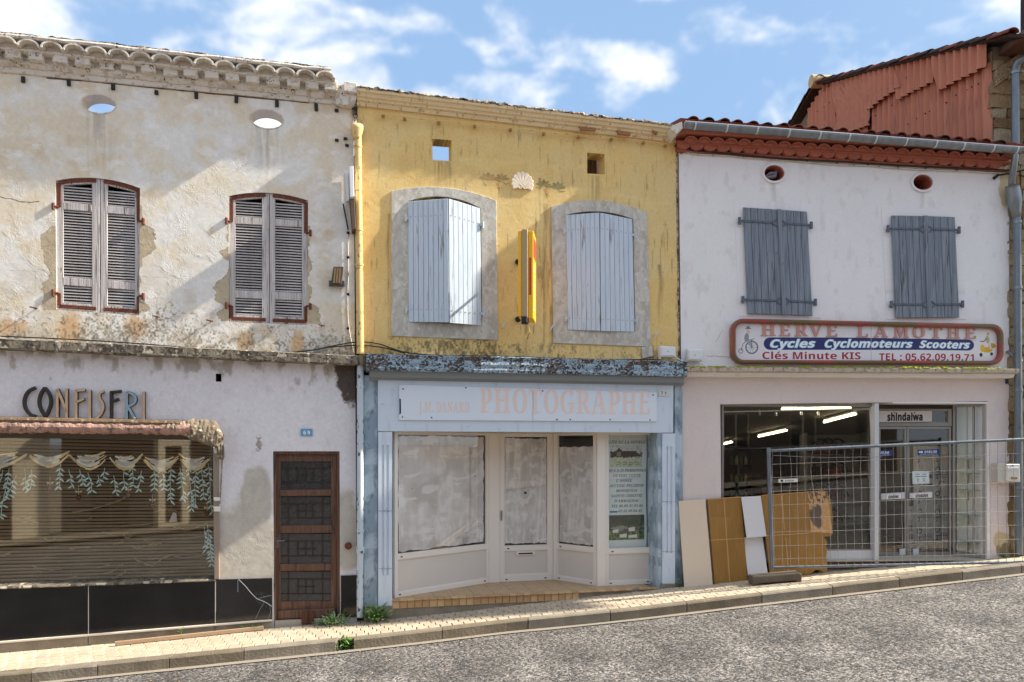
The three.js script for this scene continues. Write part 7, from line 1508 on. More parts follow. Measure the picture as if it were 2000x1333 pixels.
  const pq = quadUV([pu0 + 0.02, pv1 - 0.02], [pu1 - 0.02, pv1 - 0.02], [pu1 - 0.02, sillV + 0.04], [pu0 + 0.02, sillV + 0.04], -1.2985);
  part('printed_sheets', pq, print(logos), pw);
  const le = thing('leaning_placard', 'narrow printed placard leaning beside the poster board in the shop', 'placard', R, [R.p(1776, 1075, -1.1)[0], sillV, -1.1]);
  part('card', poly(R, [[1770, 990], [1785, 990], [1788, 1082], [1761, 1082]], -1.12, -1.1, 0.002), std({ color: rgb(176, 174, 172), roughness: 0.7 }), le);
  part('print', quad(R, [[1770.5, 991], [1784.5, 991], [1787, 1080], [1762.5, 1080]], -1.0975), print(canvasMap(128, 640, (c, w, h) => { c.fillStyle = '#b6b4b2'; c.fillRect(0, 0, w, h); c.fillStyle = '#7c7a7c'; for (const y of [40, 90, 180, 200, 220]) c.fillRect(20, y, 90, 12); c.fillStyle = '#5c4044'; c.fillRect(24, 380, 80, 70); c.fillStyle = '#6a5a5c'; c.fillRect(30, 250, 70, 90); })), le);
  const lb = thing('light_box_sign', 'small white sign with heavy black lettering above the shop doors', 'sign', R, [...R.p(1768, 824, -0.3), -0.3]);
  part('case', poly(R, [[1714, 803], [1821, 803], [1821, 824], [1714, 825]], -0.36, -0.3, 0.004), std({ color: rgb(206, 200, 194), roughness: 0.5 }), lb);
  part('printed_face', quad(R, [[1718, 803.6], [1820.5, 803.6], [1820.5, 823.5], [1718, 824.4]], -0.2985), print(canvasMap(1024, 200, (c, w, h) => { c.fillStyle = '#cfc8c2'; c.fillRect(0, 0, w, h); c.save(); c.translate(w * 0.49, h * 0.56); c.scale(1.08, 1.5); c.fillStyle = '#0a0909'; c.font = 'bold 132px sans-serif'; c.textAlign = 'center'; c.textBaseline = 'middle'; c.lineWidth = 9; c.strokeStyle = '#0a0909'; c.lineJoin = 'round'; c.strokeText('shindaiwa', 0, 0); c.fillText('shindaiwa', 0, 0); c.restore(); c.fillStyle = '#b81a1a'; for (const x of [0.288, 0.672]) { c.beginPath(); c.arc(w * x, h * 0.16, 16, 0, 7); c.fill(); } })), lb);
}

// ---------------------------------------------------------------- the stone house at the end, its flank clad in red corrugated sheets
{
  const edge = R.w(R.p(1939, 290, 0)[0], 0, -0.02), G = new Frame(edge.x, edge.z, -87);   // u runs towards the street
  const stoneHouse = thing('stone_house', 'tall rubble stone house with red corrugated cladding on its flank', 'house', R, [R.p(1990, 1085)[0], 0.6, 0]);
  const toR = (geo) => {                                       // from the flank's frame into the street wall's frame
    const m = new THREE.Matrix4().makeRotationY(G.turn).setPosition(G.o[0], 0, G.o[1]), r = new THREE.Matrix4().makeRotationY(R.turn).setPosition(R.o[0], 0, R.o[1]).invert();
    return geo.applyMatrix4(r.multiply(m));
  };
  const gp = (x, y, n = 0) => G.p(x, y, n);
  const ridge = gp(1604, 166), foot = gp(1552, 252), eave = gp(1939, 84), lowV = R.p(1900, 330)[1];
  part('flank_wall', toR(ex([[foot[0], lowV - 1], [0, lowV - 1], [0, eave[1] - 0.05], [ridge[0], ridge[1] - 0.1], [foot[0], foot[1] - 0.05]], -0.3, -0.04, 0)), M.mortar, stoneHouse);
  // corrugated sheets, each bent and nailed on its own
  const z2 = (x, y) => gp(1540 + x / 4.762, 40 + y / 4.762);
  const sheets = [
    [[190, 830], [330, 605], [470, 1500], [120, 1500], 0.0], [[328, 602], [432, 580], [500, 1500], [300, 1500], 0.012],
    [[430, 582], [718, 502], [800, 960], [500, 1080], 0.07], [[430, 700], [718, 700], [806, 1500], [506, 1500], 0.0],
    [[715, 503], [1048, 412], [1080, 622], [782, 838], 0.10], [[780, 780], [1100, 600], [1124, 1500], [800, 1500], 0.01],
    [[1040, 414], [1405, 312], [1404, 566], [1062, 738], 0.085], [[1098, 700], [1470, 520], [1484, 1500], [1122, 1500], 0.018],
    [[1400, 313], [1896, 192], [1897, 424], [1440, 668], 0.115], [[1465, 600], [1896, 380], [1894, 1500], [1482, 1500], 0.026],
  ];
  const WAVE = 0.205;
  for (const [a, b, c, d, off] of sheets) {
    const [A2, B2, C2, D2] = [a, b, c, d].map((q) => z2(...q));
    const g = grid(84, 6, (s, t) => {
      const u = lerp(lerp(D2[0], C2[0], s), lerp(A2[0], B2[0], s), t), v = lerp(lerp(D2[1], C2[1], s), lerp(A2[1], B2[1], s), t);
      const lip = (t < 0.05 ? 0.012 : 0) * (off > 0.02 ? 1 : 0);
      return [u, v + (t === 0 ? 0.03 * (noise(u * 5, 3) - 0.5) : 0), off + lip + 0.042 * Math.sin((u + v * 0.02) / WAVE * 2 * Math.PI) + 0.014 * (fbm(u * 1.2, v * 1.4 + off * 50, 3) - 0.5)];
    });
    part('corrugated_sheet', toR(g), M.sheet, stoneHouse);
  }
  const nails = []; reseed(17);
  for (const [x, y] of [[405, 605], [515, 575], [615, 545], [812, 485], [905, 460], [1070, 412], [1245, 365], [1295, 350], [1435, 318], [1465, 312], [1577, 282], [1690, 243], [1845, 208], [355, 805], [292, 845], [405, 765], [472, 738], [712, 675], [768, 685], [862, 737], [932, 688], [1012, 628], [1045, 575], [1095, 545], [1130, 537], [1190, 660], [1285, 580], [1440, 487], [1455, 525], [1675, 362], [745, 820], [838, 885], [992, 790], [1070, 738], [1110, 705], [1345, 845], [1303, 865], [1225, 913], [1143, 965], [1592, 695], [1697, 648], [1740, 620], [1800, 590], [1500, 765], [772, 940], [662, 1008]]) { const q = z2(x, y); nails.push(new THREE.SphereGeometry(0.014, 6, 4).translate(q[0], q[1], 0.06)); }
  part('sheet_nails', toR(join(nails)), M.iron, stoneHouse, { kind: 'stuff' });
  // roof with tiles at the verge
  const roofSide = (a, b, len, nm) => part(nm, toR(ex([[a[0], a[1]], [b[0], b[1]], [b[0], b[1] + 0.05], [a[0], a[1] + 0.05]], -len, 0.16, 0)), M.darkTile, stoneHouse);
  const eaveEnd = [0.62, eave[1] - 0.62 * (ridge[1] - eave[1]) / -ridge[0] * 1.0];
  const roof = roofSide(ridge, eaveEnd, 5, 'roof'); roofSide([foot[0] - 2, foot[1] - 2.0 * (ridge[1] - foot[1]) / (ridge[0] - foot[0])], [ridge[0] - 0.01, ridge[1]], 5, 'rear_roof');
  const vt = (() => { const o = [], i2 = []; for (let i = 0; i <= 8; i++) { const a = Math.PI * (1 - i / 8); o.push([0.095 * Math.cos(a), 0.075 * Math.sin(a)]); i2.unshift([0.08 * Math.cos(a), 0.06 * Math.sin(a)]); } const g = plain(ex([...o, ...i2], -0.26, 0.26, 0.002)); g.rotateY(Math.PI / 2); return g; })();
  const slope = Math.atan2(eaveEnd[1] - ridge[1], eaveEnd[0] - ridge[0]);
  for (let k = 0; k < 16; k++) { const t = (k + 0.5) / 16, g = vt.clone(); g.rotateZ(slope + 0.06); g.translate(lerp(ridge[0], eaveEnd[0], t), lerp(ridge[1], eaveEnd[1], t) + 0.045, 0.10 + rnd(-0.02, 0.02)); part('verge_tile', toR(boxUV(g)), k % 3 ? M.darkTile : M.tileClay, roof); }
  const slope2 = Math.atan2(ridge[1] - foot[1], ridge[0] - foot[0]);
  for (let k = 0; k < 6; k++) { const t = (k + 0.3) / 5, g = vt.clone(); g.rotateZ(slope2 + 0.1); g.translate(lerp(ridge[0], foot[0], t), lerp(ridge[1], foot[1], t) + 0.06, 0.10 + rnd(-0.03, 0.03)); part('verge_tile', toR(boxUV(g)), M.darkTile, roof); }
  const rg = new THREE.CylinderGeometry(0.15, 0.15, 0.7, 12, 1, false); rg.rotateX(Math.PI / 2); rg.translate(ridge[0], ridge[1] + 0.08, -0.1);
  part('ridge_tile', toR(rg), std({ color: rgb(196, 172, 130), roughness: 0.95 }), roof);
  // street front of rubble stone
  const u0 = R.p(1940.5, 290, 0)[0], u1 = u0 + 2.6, topV = eave[1] - 0.1;
  part('front_core', bx(u0 + 0.26, u1, 0, topV, -4, -0.06, 0), M.stone, stoneHouse);
  part('front_core', bx(u0 + 0.003, u0 + 0.26, R.p(1940, 285)[1], topV, -4, -0.06, 0), M.stone, stoneHouse);
  part('end_core', bx(u0 + 0.265, u0 + 0.3, 0.4, topV - 2, -0.5, 0.0, 0), M.mortar, stoneHouse);
  reseed(88);
  const stoneGeo = [0, 1, 2, 3].map((k) => { const g = new THREE.BoxGeometry(1, 1, 1, 3, 2, 2); const p = g.attributes.position; for (let i = 0; i < p.count; i++) { const x = p.getX(i), y = p.getY(i), z = p.getZ(i), r = 0.94 - 0.25 * Math.max(0, Math.abs(x) + Math.abs(y) - 0.72); p.setXYZ(i, x * r + 0.09 * (noise(y * 3 + k * 9, z * 3) - 0.5), y * r + 0.12 * (noise(x * 3 + k * 5, z * 3 + 8) - 0.5), z + 0.2 * (noise(x * 4 + k, y * 4 + 3) - 0.5)); } const q = g.toNonIndexed(); q.computeVertexNormals(); return boxUV(q, k, k); });
  const stoneMats = [M.stone, ...[[236, 220, 196], [200, 180, 150], [250, 244, 232]].map((q) => std({ map: stoneMap, color: rgb(...q), bumpMap: bumpGrain, bumpScale: 0.012, roughness: 0.95 }))];
  for (let v = 0.5; v < topV - 0.3;) {
    const h = rnd(0.13, 0.26);
    for (let u = (v > R.p(1940, 292)[1] ? u0 : u0 + 0.27) - rnd(0, 0.05); u < u0 + 0.95;) { const w = rnd(0.16, 0.38); put('stone', stoneGeo[Math.floor(rnd(0, 4))], stoneMats[Math.floor(rnd(0, 4))], stoneHouse, [u + w / 2, v + h / 2, -0.07 + rnd(-0.02, 0.02)], [0, 0, rnd(-0.06, 0.06)], [w * 1.02, h * 1.04, 0.16]); u += w; }
    v += h;
  }
  part('string_course', mould([[-0.1, 0], [0.08, 0], [0.14, 0.1], [0.14, 0.16], [-0.1, 0.2]], [u0 + 0.22, topV - 0.52], [u1, topV - 0.52], 8, 0.006, 5, 4), std({ map: stoneMap, color: rgb(230, 224, 214), roughness: 0.95, bumpMap: bumpGrain, bumpScale: 0.005 }), stoneHouse);
  part('gable_coping', shake(ex([[u0 + 0.02, topV - 0.62], [u0 + 0.5, topV - 0.3], [u0 + 0.5, topV - 0.02], [u0 + 0.02, topV - 0.36]], -0.1, 0.05, 0.01), 0.01, 5, 3), std({ map: stoneMap, color: rgb(226, 216, 200), roughness: 0.95, bumpMap: bumpGrain, bumpScale: 0.005 }), stoneHouse);
  part('eave_boards', bx(u0 + 0.1, u1, topV - 0.1, topV + 0.02, -0.3, 0.6, 0.004), M.woodBrown, stoneHouse);
  const ch = R.p(1993, 30, -1.2);
  part('chimney', bx(ch[0], ch[0] + 0.7, topV - 0.2, topV + 1.6, -1.2, -0.6, 0.01), std({ color: rgb(64, 46, 42), roughness: 0.9, bumpMap: bumpGrain, bumpScale: 0.01 }), stoneHouse);
  const dp = thing('drainpipe', 'galvanised pipe bending off the stone house front above the gutter', 'drainpipe', R, [...R.p(1985, 285, 0.15), 0.15]);
  const q = (x, y, n) => [...R.p(x, y, n), n];
  part('pipe', tube([q(2010, 112, 0.3), q(1998, 116, 0.26), q(1988, 124, 0.2), q(1984, 140, 0.16), q(1984, 180, 0.15), q(1984, 284, 0.15)], 0.062, 40, 14), M.galvanised, dp);
  part('clamp', rod(q(1984, 140, 0.16), q(1984, 145, 0.16), 0.072, 14), M.zinc, dp);
  part('hook', rod(q(1970, 148, 0.0), q(2004, 138, 0.14), 0.014), M.iron, dp);
}

// ---------------------------------------------------------------- things on the pavement
const groundAt = (x, z) => paveY(x, z);
{
  const FN = new Frame(0, -11.6, 0), fp = (x, y, n = 0) => FN.p(x, y, n);
  const left = fp(1504, 1112), fence = thing('mesh_fence_panel', 'galvanised steel mesh site fence panel standing before the cycle shop', 'fence', FN, [left[0], left[1], 0]);
  const U0 = left[0], U1 = fp(2030, 900)[0], tl = fp(1503, 881)[1], slopeT = (fp(2000, 858.5)[1] - tl) / (fp(2000, 858)[0] - U0), bl = fp(1508, 1109)[1], slopeB = (fp(2000, 1098.5)[1] - bl) / (fp(2000, 1098)[0] - U0);
  const top = (u) => tl + (u - U0) * slopeT, bot = (u) => bl + (u - U0) * slopeB;
  part('post', rod([U0 - 0.02, top(U0) + 0.045, 0], [U0 + 0.035, bot(U0) - 0.04, 0], 0.03, 12), M.galvanised, fence);
  part('post', rod([U1, top(U1) + 0.04, 0], [U1 + 0.03, bot(U1) - 0.1, 0], 0.03, 12), M.galvanised, fence);
  part('top_rail', rod([U0, top(U0), 0], [U1, top(U1), 0], 0.024, 12), M.galvanised, fence);
  part('bottom_rail', rod([U0 + 0.03, bot(U0), 0], [U1 + 0.02, bot(U1), 0], 0.021, 12), M.galvanised, fence);
  reseed(31);
  const wire = std({ color: rgb(156, 154, 150), roughness: 0.5, metalness: 0.4 });
  for (let i = 0, x = 1509; x < 2028; x += 15.7, i++) {
    const u = fp(x, 900)[0], bend = i === 2 || i === 5 ? 0.035 : 0.008, pts = [];
    for (let k = 0; k <= 5; k++) pts.push([u + 0.03 * k / 5 * (1 - (u - U0) / 5) + (k === 1 ? bend : 0) * (i === 2 ? 1 : -1) + rnd(-0.006, 0.006), lerp(top(u) + 0.035, bot(u) - 0.01, k / 5), 0.012 + rnd(-0.004, 0.004)]);
    part('vertical_wire', tube(pts, 0.0029, 15, 5), wire, fence);
  }
  for (let k = 1; k <= 8; k++) {
    const f = k / 8.6, pts = [];
    for (let j = 0; j <= 8; j++) { const u = lerp(U0, U1, j / 8); pts.push([u, lerp(top(u), bot(u), f) + rnd(-0.006, 0.006), 0.004]); }
    part('horizontal_wire', tube(pts, 0.0028, 24, 5), wire, fence);
  }
  part('sagging_wire', tube([[U0 + 0.05, top(U0) - 0.07, 0.006], [U0 + 0.8, top(U0) - 0.1, 0.006], [U0 + 1.7, top(U0 + 1.7) - 0.17, 0.006]], 0.0038, 12, 5), wire, fence);
  const tq = [[1520, 936.5], [1559.5, 935], [1559.5, 942], [1520, 943.5]];
  const tag2 = part('name_tag', poly(FN, tq, 0.017, 0.022, 0), std({ color: rgb(214, 200, 184), roughness: 0.5 }), fence);
  part('tag_print', quad(FN, tq, 0.0235), print(canvasMap(320, 56, (c, w, h) => { c.fillStyle = '#e6ded4'; c.fillRect(0, 0, w, h); c.fillStyle = '#b5522c'; c.fillRect(0, 0, 8, h); c.fillRect(w - 8, 0, 8, h); c.fillStyle = '#1c1c22'; c.fillRect(42, 12, 38, 32); c.font = 'italic bold 38px sans-serif'; c.textBaseline = 'middle'; c.fillText('Prolians', 104, h / 2 + 2); })), tag2);
  const bw = fp(1511, 1125), bz = -11.6, by = groundAt(bw[0], bz) + 0.006;
  const block = thing('fence_foot', 'dark weathered concrete foot block under the fence post', 'foot block', FN, [bw[0], by, 0]);
  const sl = Math.atan(0.084), bg = shake(ex([[-0.37, 0], [-0.30, -0.0], [-0.28, 0.025], [0.28, 0.025], [0.30, 0], [0.36, 0.0], [0.37, 0.11], [0.35, 0.135], [-0.35, 0.135], [-0.37, 0.11]], -0.11, 0.13, 0.012), 0.006, 8, 3);
  bg.rotateZ(sl); bg.translate(bw[0] + 0.02, by, 0);
  part('block', bg, std({ map: concreteMap, color: rgb(190, 184, 180), bumpMap: bumpGrain, bumpScale: 0.008, roughness: 0.95 }), block);
}
// boards leaning on the wall of the cycle shop
{
  const lean = (name, label, cat, px, mat, n0, opts = {}) => {
    const nn = n0 + 0.1, pts = px.map((q) => R.p(q[0], q[1], nn)), vMin = Math.min(...pts.map((q) => q[1])), vMax = Math.max(...pts.map((q) => q[1])), uM = pts.reduce((s, q) => s + q[0], 0) / pts.length;
    const t = thing(name, label, cat, R, [uM, vMin, n0]);
    const bend = (g) => { const p = g.attributes.position; for (let i = 0; i < p.count; i++) p.setZ(i, p.getZ(i) + lerp(0.17, 0, clamp((p.getY(i) - vMin) / (vMax - vMin)))); g.computeVertexNormals(); return g; };
    part(opts.part ?? 'sheet', bend(ex(pts, n0, n0 + (opts.th ?? 0.02), opts.bev ?? 0.003)), mat, t);
    return { t, bend, n0, at: (x, y) => R.p(x, y, nn), th: opts.th ?? 0.02 };
  };
  const cardMap = (seed) => tile(512, 1.1, (x, y, o) => { const a = fbm(x * 4 + seed, y * 4, 5, 64), s = fbm(x * 40, y * 3, 3, 64); set(o, mix3(mix3([160, 116, 48], [146, 103, 38], a), [172, 130, 66], 0.4 * smooth(0.55, 0.75, s))); });
  const brown = std({ map: cardMap(1), roughness: 0.55, bumpMap: bumpSmooth, bumpScale: 0.003 });
  const creamB = std({ color: rgb(224, 204, 180), roughness: 0.8, bumpMap: bumpSmooth, bumpScale: 0.003 });
  lean('plywood_panel', 'cream painted panel leaning beside the fluted blue pilaster', 'panel', [[1328, 980], [1381, 976.5], [1389.5, 1141], [1334, 1148]], creamB, 0.03);
  const b1 = lean('brown_board', 'glossy brown board with crossing folds leaning beside the cream panel', 'board', [[1383, 976], [1451, 971], [1457, 1133], [1391, 1140.5]], brown, 0.02, { part: 'board' });
  const fold = (b, pts, w, m, nm = 'fold') => part(nm, b.bend(ex(stroke(pts.map((q) => b.at(...q)), w), b.n0 + b.th, b.n0 + b.th + 0.006, 0.002)), m, b.t);
  const pale = std({ color: rgb(196, 150, 96), roughness: 0.8 });
  fold(b1, [[1417, 976], [1422, 1136]], 0.016, pale); fold(b1, [[1385, 1056], [1454, 1052]], 0.014, pale);
  fold(b1, [[1383.5, 977], [1391.5, 1140]], 0.02, std({ color: rgb(90, 60, 40), roughness: 0.9 }), 'frayed_edge'); fold(b1, [[1383, 977], [1451, 972]], 0.014, pale, 'frayed_edge');
  const paint = std({ color: rgb(222, 217, 214), roughness: 0.75, bumpMap: bumpSmooth, bumpScale: 0.003 });
  lean('white_board', 'upper white board between the two brown boards', 'board', [[1451.5, 972], [1490, 970], [1493.5, 1047], [1455, 1050]], paint, 0.05, { part: 'board' });
  lean('white_board', 'lower white board standing between the two brown boards', 'board', [[1455, 1051.5], [1493.5, 1048.5], [1497, 1122], [1459, 1132]], paint, 0.05, { part: 'board' });
  const torn = [[1490, 968.5], [1560, 963.5], [1612, 959.5], [1621, 961], [1622, 968], [1626, 975], [1628, 990], [1628.5, 1010], [1627, 1030], [1625, 1046], [1620, 1049], [1612, 1048], [1608, 1052], [1612, 1053], [1615, 1060], [1612, 1066], [1614, 1075], [1611, 1090], [1613, 1102], [1611, 1116], [1603, 1116], [1598, 1112], [1588, 1113], [1582, 1118], [1574, 1121], [1500, 1123]];
  const b2 = lean('brown_board', 'long torn brown board with a scorched corner leaning behind the fence', 'board', torn, brown, 0.015, { part: 'board', bev: 0.002 });
  fold(b2, [[1531, 966], [1532, 1036]], 0.016, pale); fold(b2, [[1534, 1050], [1536, 1120]], 0.016, pale); fold(b2, [[1492, 1047], [1540, 1044.5], [1586, 1041]], 0.014, pale); fold(b2, [[1492, 969], [1612, 960]], 0.012, pale, 'frayed_edge');
  const scorch = texture(256, 384, (x, y, o) => { const w = fbm(x * 4, y * 5, 4), d = Math.hypot((x - 0.30) / 0.34, (y - 0.42) / 0.34), e = d + 0.75 * (w - 0.5), f = fbm(x * 16, y * 16, 4); let c = mix3([188, 136, 78], [214, 170, 118], f); c = mix3(c, [104, 84, 72], smooth(1.0, 0.7, e)); if (y > 0.72 && f > 0.56) c = [96, 80, 70]; set(o, c); });
  const sg = (() => { const q = [[1582, 963], [1620, 961.5], [1626, 1042], [1584, 1040]].map((k) => b2.at(...k)), g = quadUV(...q, b2.n0 + b2.th + 0.003); return Object.assign(b2.bend(g), { keepUV: true }); })();
  part('scorched_patch', sg, print(scorch, { roughness: 0.7 }), b2.t);
}
// batten, brick and rubble by the cream house
{
  const a = A.p(226, 1256, 0.16), b = A.p(515, 1233, 0.09), wa = A.w(a[0], 0, 0.2), wb = A.w(b[0], 0, 0.12);
  const bt = thing('wooden_batten', 'long weathered timber batten lying along the foot of the black dado', 'batten', ROAD, [wa.x, groundAt(wa.x, wa.z), wa.z]);
  const ya = groundAt(wa.x, wa.z) + 0.02, yb = groundAt(wb.x, wb.z) + 0.02, L = Math.hypot(wb.x - wa.x, wb.z - wa.z);
  const g = bx(0, L, 0, 0.05, -0.02, 0.02, 0.004); g.rotateZ(Math.atan2(yb - ya, L)); g.rotateY(Math.atan2(-(wb.z - wa.z), wb.x - wa.x)); g.translate(wa.x, ya - 0.012, wa.z);
  part('timber', g, std({ color: rgb(170, 142, 114), roughness: 0.9, bumpMap: bumpGrain, bumpScale: 0.002 }), bt);
  const q = A.p(601, 1214, 0.05), w = A.w(q[0], 0, 0.03), br = thing('clay_brick', 'reddish clay tile propped against the foot of the glazed door', 'brick', A, [q[0], groundAt(w.x, w.z), 0.03]);
  const bg = bx(q[0] - 0.085, q[0] + 0.085, groundAt(w.x, w.z) + 0.01, groundAt(w.x, w.z) + 0.2, 0.0, 0.035, 0.006);
  part('tile', bg, std({ map: woodBrownMap, color: rgb(220, 200, 190), roughness: 0.9, bumpMap: bumpGrain, bumpScale: 0.003 }), br);
}
// weeds
{
  const blade = (() => { const g = new THREE.BufferGeometry(), p = [], idx = []; const W = [0.1, 0.34, 0.42, 0.3, 0], n = 4; for (let i = 0; i <= n; i++) { const t = i / n, y = t, z = 0.35 * t * t; p.push(-W[i] * 0.5, y, z + 0.06, 0, y, z, W[i] * 0.5, y, z + 0.06); } for (let i = 0; i < n; i++) for (const k of [0, 1]) { const a = i * 3 + k; idx.push(a, a + 1, a + 3, a + 1, a + 4, a + 3); } g.setAttribute('position', new THREE.Float32BufferAttribute(p, 3)); g.setIndex(idx); g.computeVertexNormals(); return g; })();
  const weed = (px, frame, n, count, size, spread, label, mats, tall = 1) => {
    const q = frame.p(px, 1200, n), w = frame.w(q[0], 0, n), y = groundAt(w.x, w.z);
    const t = thing('weed', label, 'weed', ROAD, [w.x, y, w.z]);
    const lists = mats.map(() => []);
    const stems = [];
    for (let i = 0; i < count; i++) {
      const g = blade.clone(), s = size * rnd(0.55, 1.15), an = rnd(0, 6.28), r = spread * Math.sqrt(rnd()), h = rnd(0, 1) * size * 1.6 * tall * (1 - r / spread * 0.6);
      g.scale(s * 0.75, s, s); g.rotateX(rnd(0.2, 1.25)); g.rotateY(an); g.translate(w.x + Math.sin(an) * r * 0.6, y + 0.005 + h, w.z + Math.cos(an) * r * 0.6);
      lists[i % mats.length].push(g);
      if (i % 4 === 0) stems.push(tube([[w.x, y - 0.01, w.z], [w.x + Math.sin(an) * r * 0.3, y + h * 0.6, w.z + Math.cos(an) * r * 0.3], [w.x + Math.sin(an) * r * 0.6, y + h + 0.005, w.z + Math.cos(an) * r * 0.6]], 0.004, 4, 4));
    }
    mats.forEach((m, k) => lists[k].length && part('leaves', join(lists[k]), m, t));
    part('stems', join(stems), M.leafDark, t);
  };
  reseed(61);
  weed(735, A, 0.18, 170, 0.105, 0.23, 'bushy green weed at the foot of the pale blue drainpipe', [M.leafGreen, M.leafDark, M.leafPale], 1.6);
  weed(655, A, 0.12, 90, 0.095, 0.26, 'low rosette weed spreading before the brown glazed door', [M.leafPale, M.leafDark]);
  weed(630, A, 0.12, 40, 0.06, 0.14, 'small rosette weed beside the clay tile at the door', [M.leafDark, M.leafPale]);
  weed(500, A, 0.06, 36, 0.05, 0.12, 'small weed at the corner of the cracked black panel', [M.leafGreen, M.leafDark]);
  weed(476, A, 0.06, 16, 0.05, 0.05, 'thin weed by the plinth next to the cracked panel', [M.leafGreen]);
  weed(353, A, 0.06, 14, 0.055, 0.03, 'single grass tuft at the plinth of the black dado', [M.leafGreen], 1.4);
  weed(1326, A, 0.14, 22, 0.045, 0.06, 'small weed between fluted pilaster and cream panel', [M.leafGreen, M.leafDark]);
  weed(1668, R, 0.06, 20, 0.05, 0.07, 'little weed at the dark red threshold tiles', [M.leafGreen]);
  weed(1962, R, 0.05, 26, 0.05, 0.1, 'little weed under the cream letter box', [M.leafGreen, M.leafDark]);
  // the weed in the gap of the kerb
  let X = 0; for (let k = 0; k < 30; k++) X = (673 - CX) / FOCAL * -kerbZ(X);
  const t = thing('weed', 'leafy weed growing out of the gap in the kerb', 'weed', ROAD, [X, roadY(X), kerbZ(X) - 0.05]), ls = [[], []];
  for (let i = 0; i < 60; i++) { const g = blade.clone(), s = 0.07 * rnd(0.6, 1.2); g.scale(s * 0.8, s, s); g.rotateX(rnd(0.2, 1.4)); g.rotateY(rnd(0, 6.28)); g.translate(X + rnd(-0.085, 0.085), roadY(X) + rnd(0.01, 0.15), kerbZ(X) - rnd(0.02, 0.12)); ls[i % 2].push(g); }
  part('leaves', join(ls[0]), M.leafGreen, t); part('leaves', join(ls[1]), M.leafDark, t);
  part('stems', join([-0.05, 0, 0.05].map((d) => tube([[X + d, roadY(X), kerbZ(X) - 0.06], [X + d * 1.2, roadY(X) + 0.08, kerbZ(X) - 0.04], [X + d * 1.5, roadY(X) + 0.15, kerbZ(X) - 0.05]], 0.004, 4, 4))), M.leafDark, t);
}

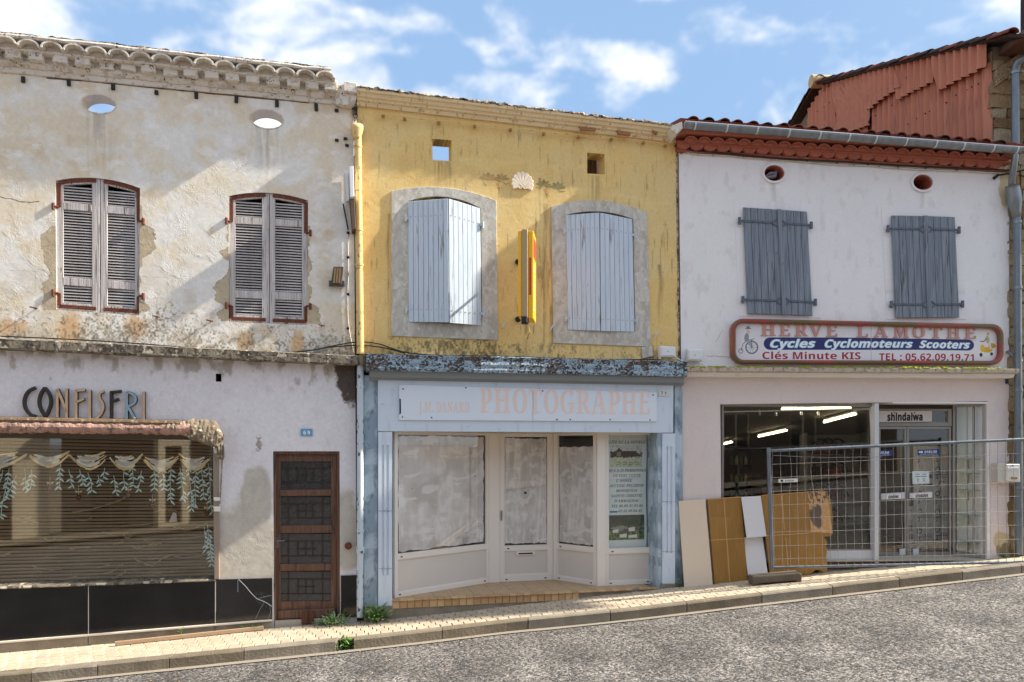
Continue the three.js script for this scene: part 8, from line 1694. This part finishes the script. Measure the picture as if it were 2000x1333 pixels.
// ---------------------------------------------------------------- houses across the street, which the shop windows mirror
{
  const plasterA = std({ color: rgb(226, 210, 182), roughness: 0.95, bumpMap: bumpPlaster, bumpScale: 0.01 }), plasterB = std({ color: rgb(206, 196, 182), roughness: 0.95, bumpMap: bumpPlaster, bumpScale: 0.01 }), plasterC = std({ color: rgb(214, 204, 196), roughness: 0.95, bumpMap: bumpPlaster, bumpScale: 0.01 });
  const dark = std({ color: rgb(40, 38, 38), roughness: 0.2 }), frame = std({ color: rgb(226, 214, 190), roughness: 0.7 }), brownS = std({ color: rgb(104, 74, 52), roughness: 0.8 });
  const house = (x, z, deg, w, h, label, plaster, shutters) => {
    const F2 = new Frame(x, z, 180 + deg), gy = roadY(clamp(x, -14, 14)), t = thing('facing_house', label, 'house', F2, [0, gy, 0]);
    const cols = Math.max(1, Math.round(w / 2.7)), holes = [], wins = [];
    for (let i = 0; i < cols; i++) for (let s = 0; s < 2; s++) { const c = -w / 2 + (i + 0.5) * w / cols, ww = w < 1.5 ? 0.28 : s ? 0.5 : (i === 0 ? 0.6 : 0.55), v0 = gy + (s ? 4.0 : i === 0 ? 0.2 : 1.2), v1 = gy + (s ? 5.7 : 2.7); holes.push([[c - ww, v0], [c + ww, v0], [c + ww, v1], [c - ww, v1]]); wins.push([c, ww, v0, v1, s, i]); }
    part('wall', ex([[-w / 2, gy - 0.4], [w / 2, gy - 0.4], [w / 2, gy + h], [-w / 2, gy + h]], -0.35, 0, 0, holes), plaster, t);
    part('body', bx(-w / 2, w / 2, gy - 0.4, gy + h, -6, -0.45, 0), M.mortar, t);
    for (const [c, ww, v0, v1, s, i] of wins) {
      const f = part(s || i ? 'window' : 'door', ex([[c - ww, v0], [c + ww, v0], [c + ww, v1], [c - ww, v1]], -0.2, -0.14, 0, [[[c - ww + 0.07, v0 + 0.07], [c - 0.03, v0 + 0.07], [c - 0.03, v1 - 0.07], [c - ww + 0.07, v1 - 0.07]], [[c + 0.03, v0 + 0.07], [c + ww - 0.07, v0 + 0.07], [c + ww - 0.07, v1 - 0.07], [c + 0.03, v1 - 0.07]]]), s || i ? frame : brownS, t);
      part('pane', bx(c - ww + 0.06, c + ww - 0.06, v0 + 0.06, v1 - 0.06, -0.19, -0.18, 0), dark, f);
      if (s && w > 1.5) for (const d of [-1, 1]) part('shutter', bx(c + d * (ww + 0.27) - 0.25, c + d * (ww + 0.27) + 0.25, v0, v1, 0.004, 0.04, 0.004), shutters, t);
    }
    part('eave', mould([[-0.2, 0], [0.1, 0], [0.35, 0.18], [0.35, 0.25], [-0.2, 0.3]], [-w / 2, gy + h], [w / 2, gy + h], 1), M.trim, t);
    part('roof', mould([[0.4, 0.25], [-6, 2.0], [-6, 2.1], [0.4, 0.33]], [-w / 2, gy + h], [w / 2, gy + h], 1), M.tileClay, t);
  };
  const umber = std({ color: rgb(112, 98, 86), roughness: 0.95, bumpMap: bumpPlaster, bumpScale: 0.01 });
  house(-10.2, 4.3, -22, 6.4, 5.6, 'sand plastered house across the road, mirrored in the sweet shop window', plasterA, brownS);
  house(-5.6, 5.6, 7, 2.7, 6.4, 'narrow umber house across the road beside the sand plastered one', umber, brownS);
  house(-3.75, 5.2, -22, 1.0, 5.2, 'slim cream house squeezed between two dark ones across the road', plasterA, brownS);
  house(-0.9, 5.8, 7, 4.6, 6.2, 'wide umber house across the road behind the viewer', umber, M.woodSlate);
  house(5.6, 5.4, 4, 7.6, 5.2, 'pale house across the road with slate grey shutters', plasterA, M.woodSlate);
  house(13.8, 5.6, 6, 8.2, 6, 'large umber house across the road, mirrored in the cycle shop glazing', umber, brownS);
  const fw = structure('far_footway', 'footway along the houses across the road', ROAD);
  part('slab', grid(60, 2, (s, t) => { const xx = lerp(-16, 20, s); return [xx, roadY(clamp(xx, -16, 16)) + 0.12, lerp(3.6, 6.2, t)]; }), M.concrete, fw);
}

scene.traverse((o) => { if (o.isMesh) { o.castShadow = true; o.receiveShadow = true; } });
renderer.render(scene, camera);
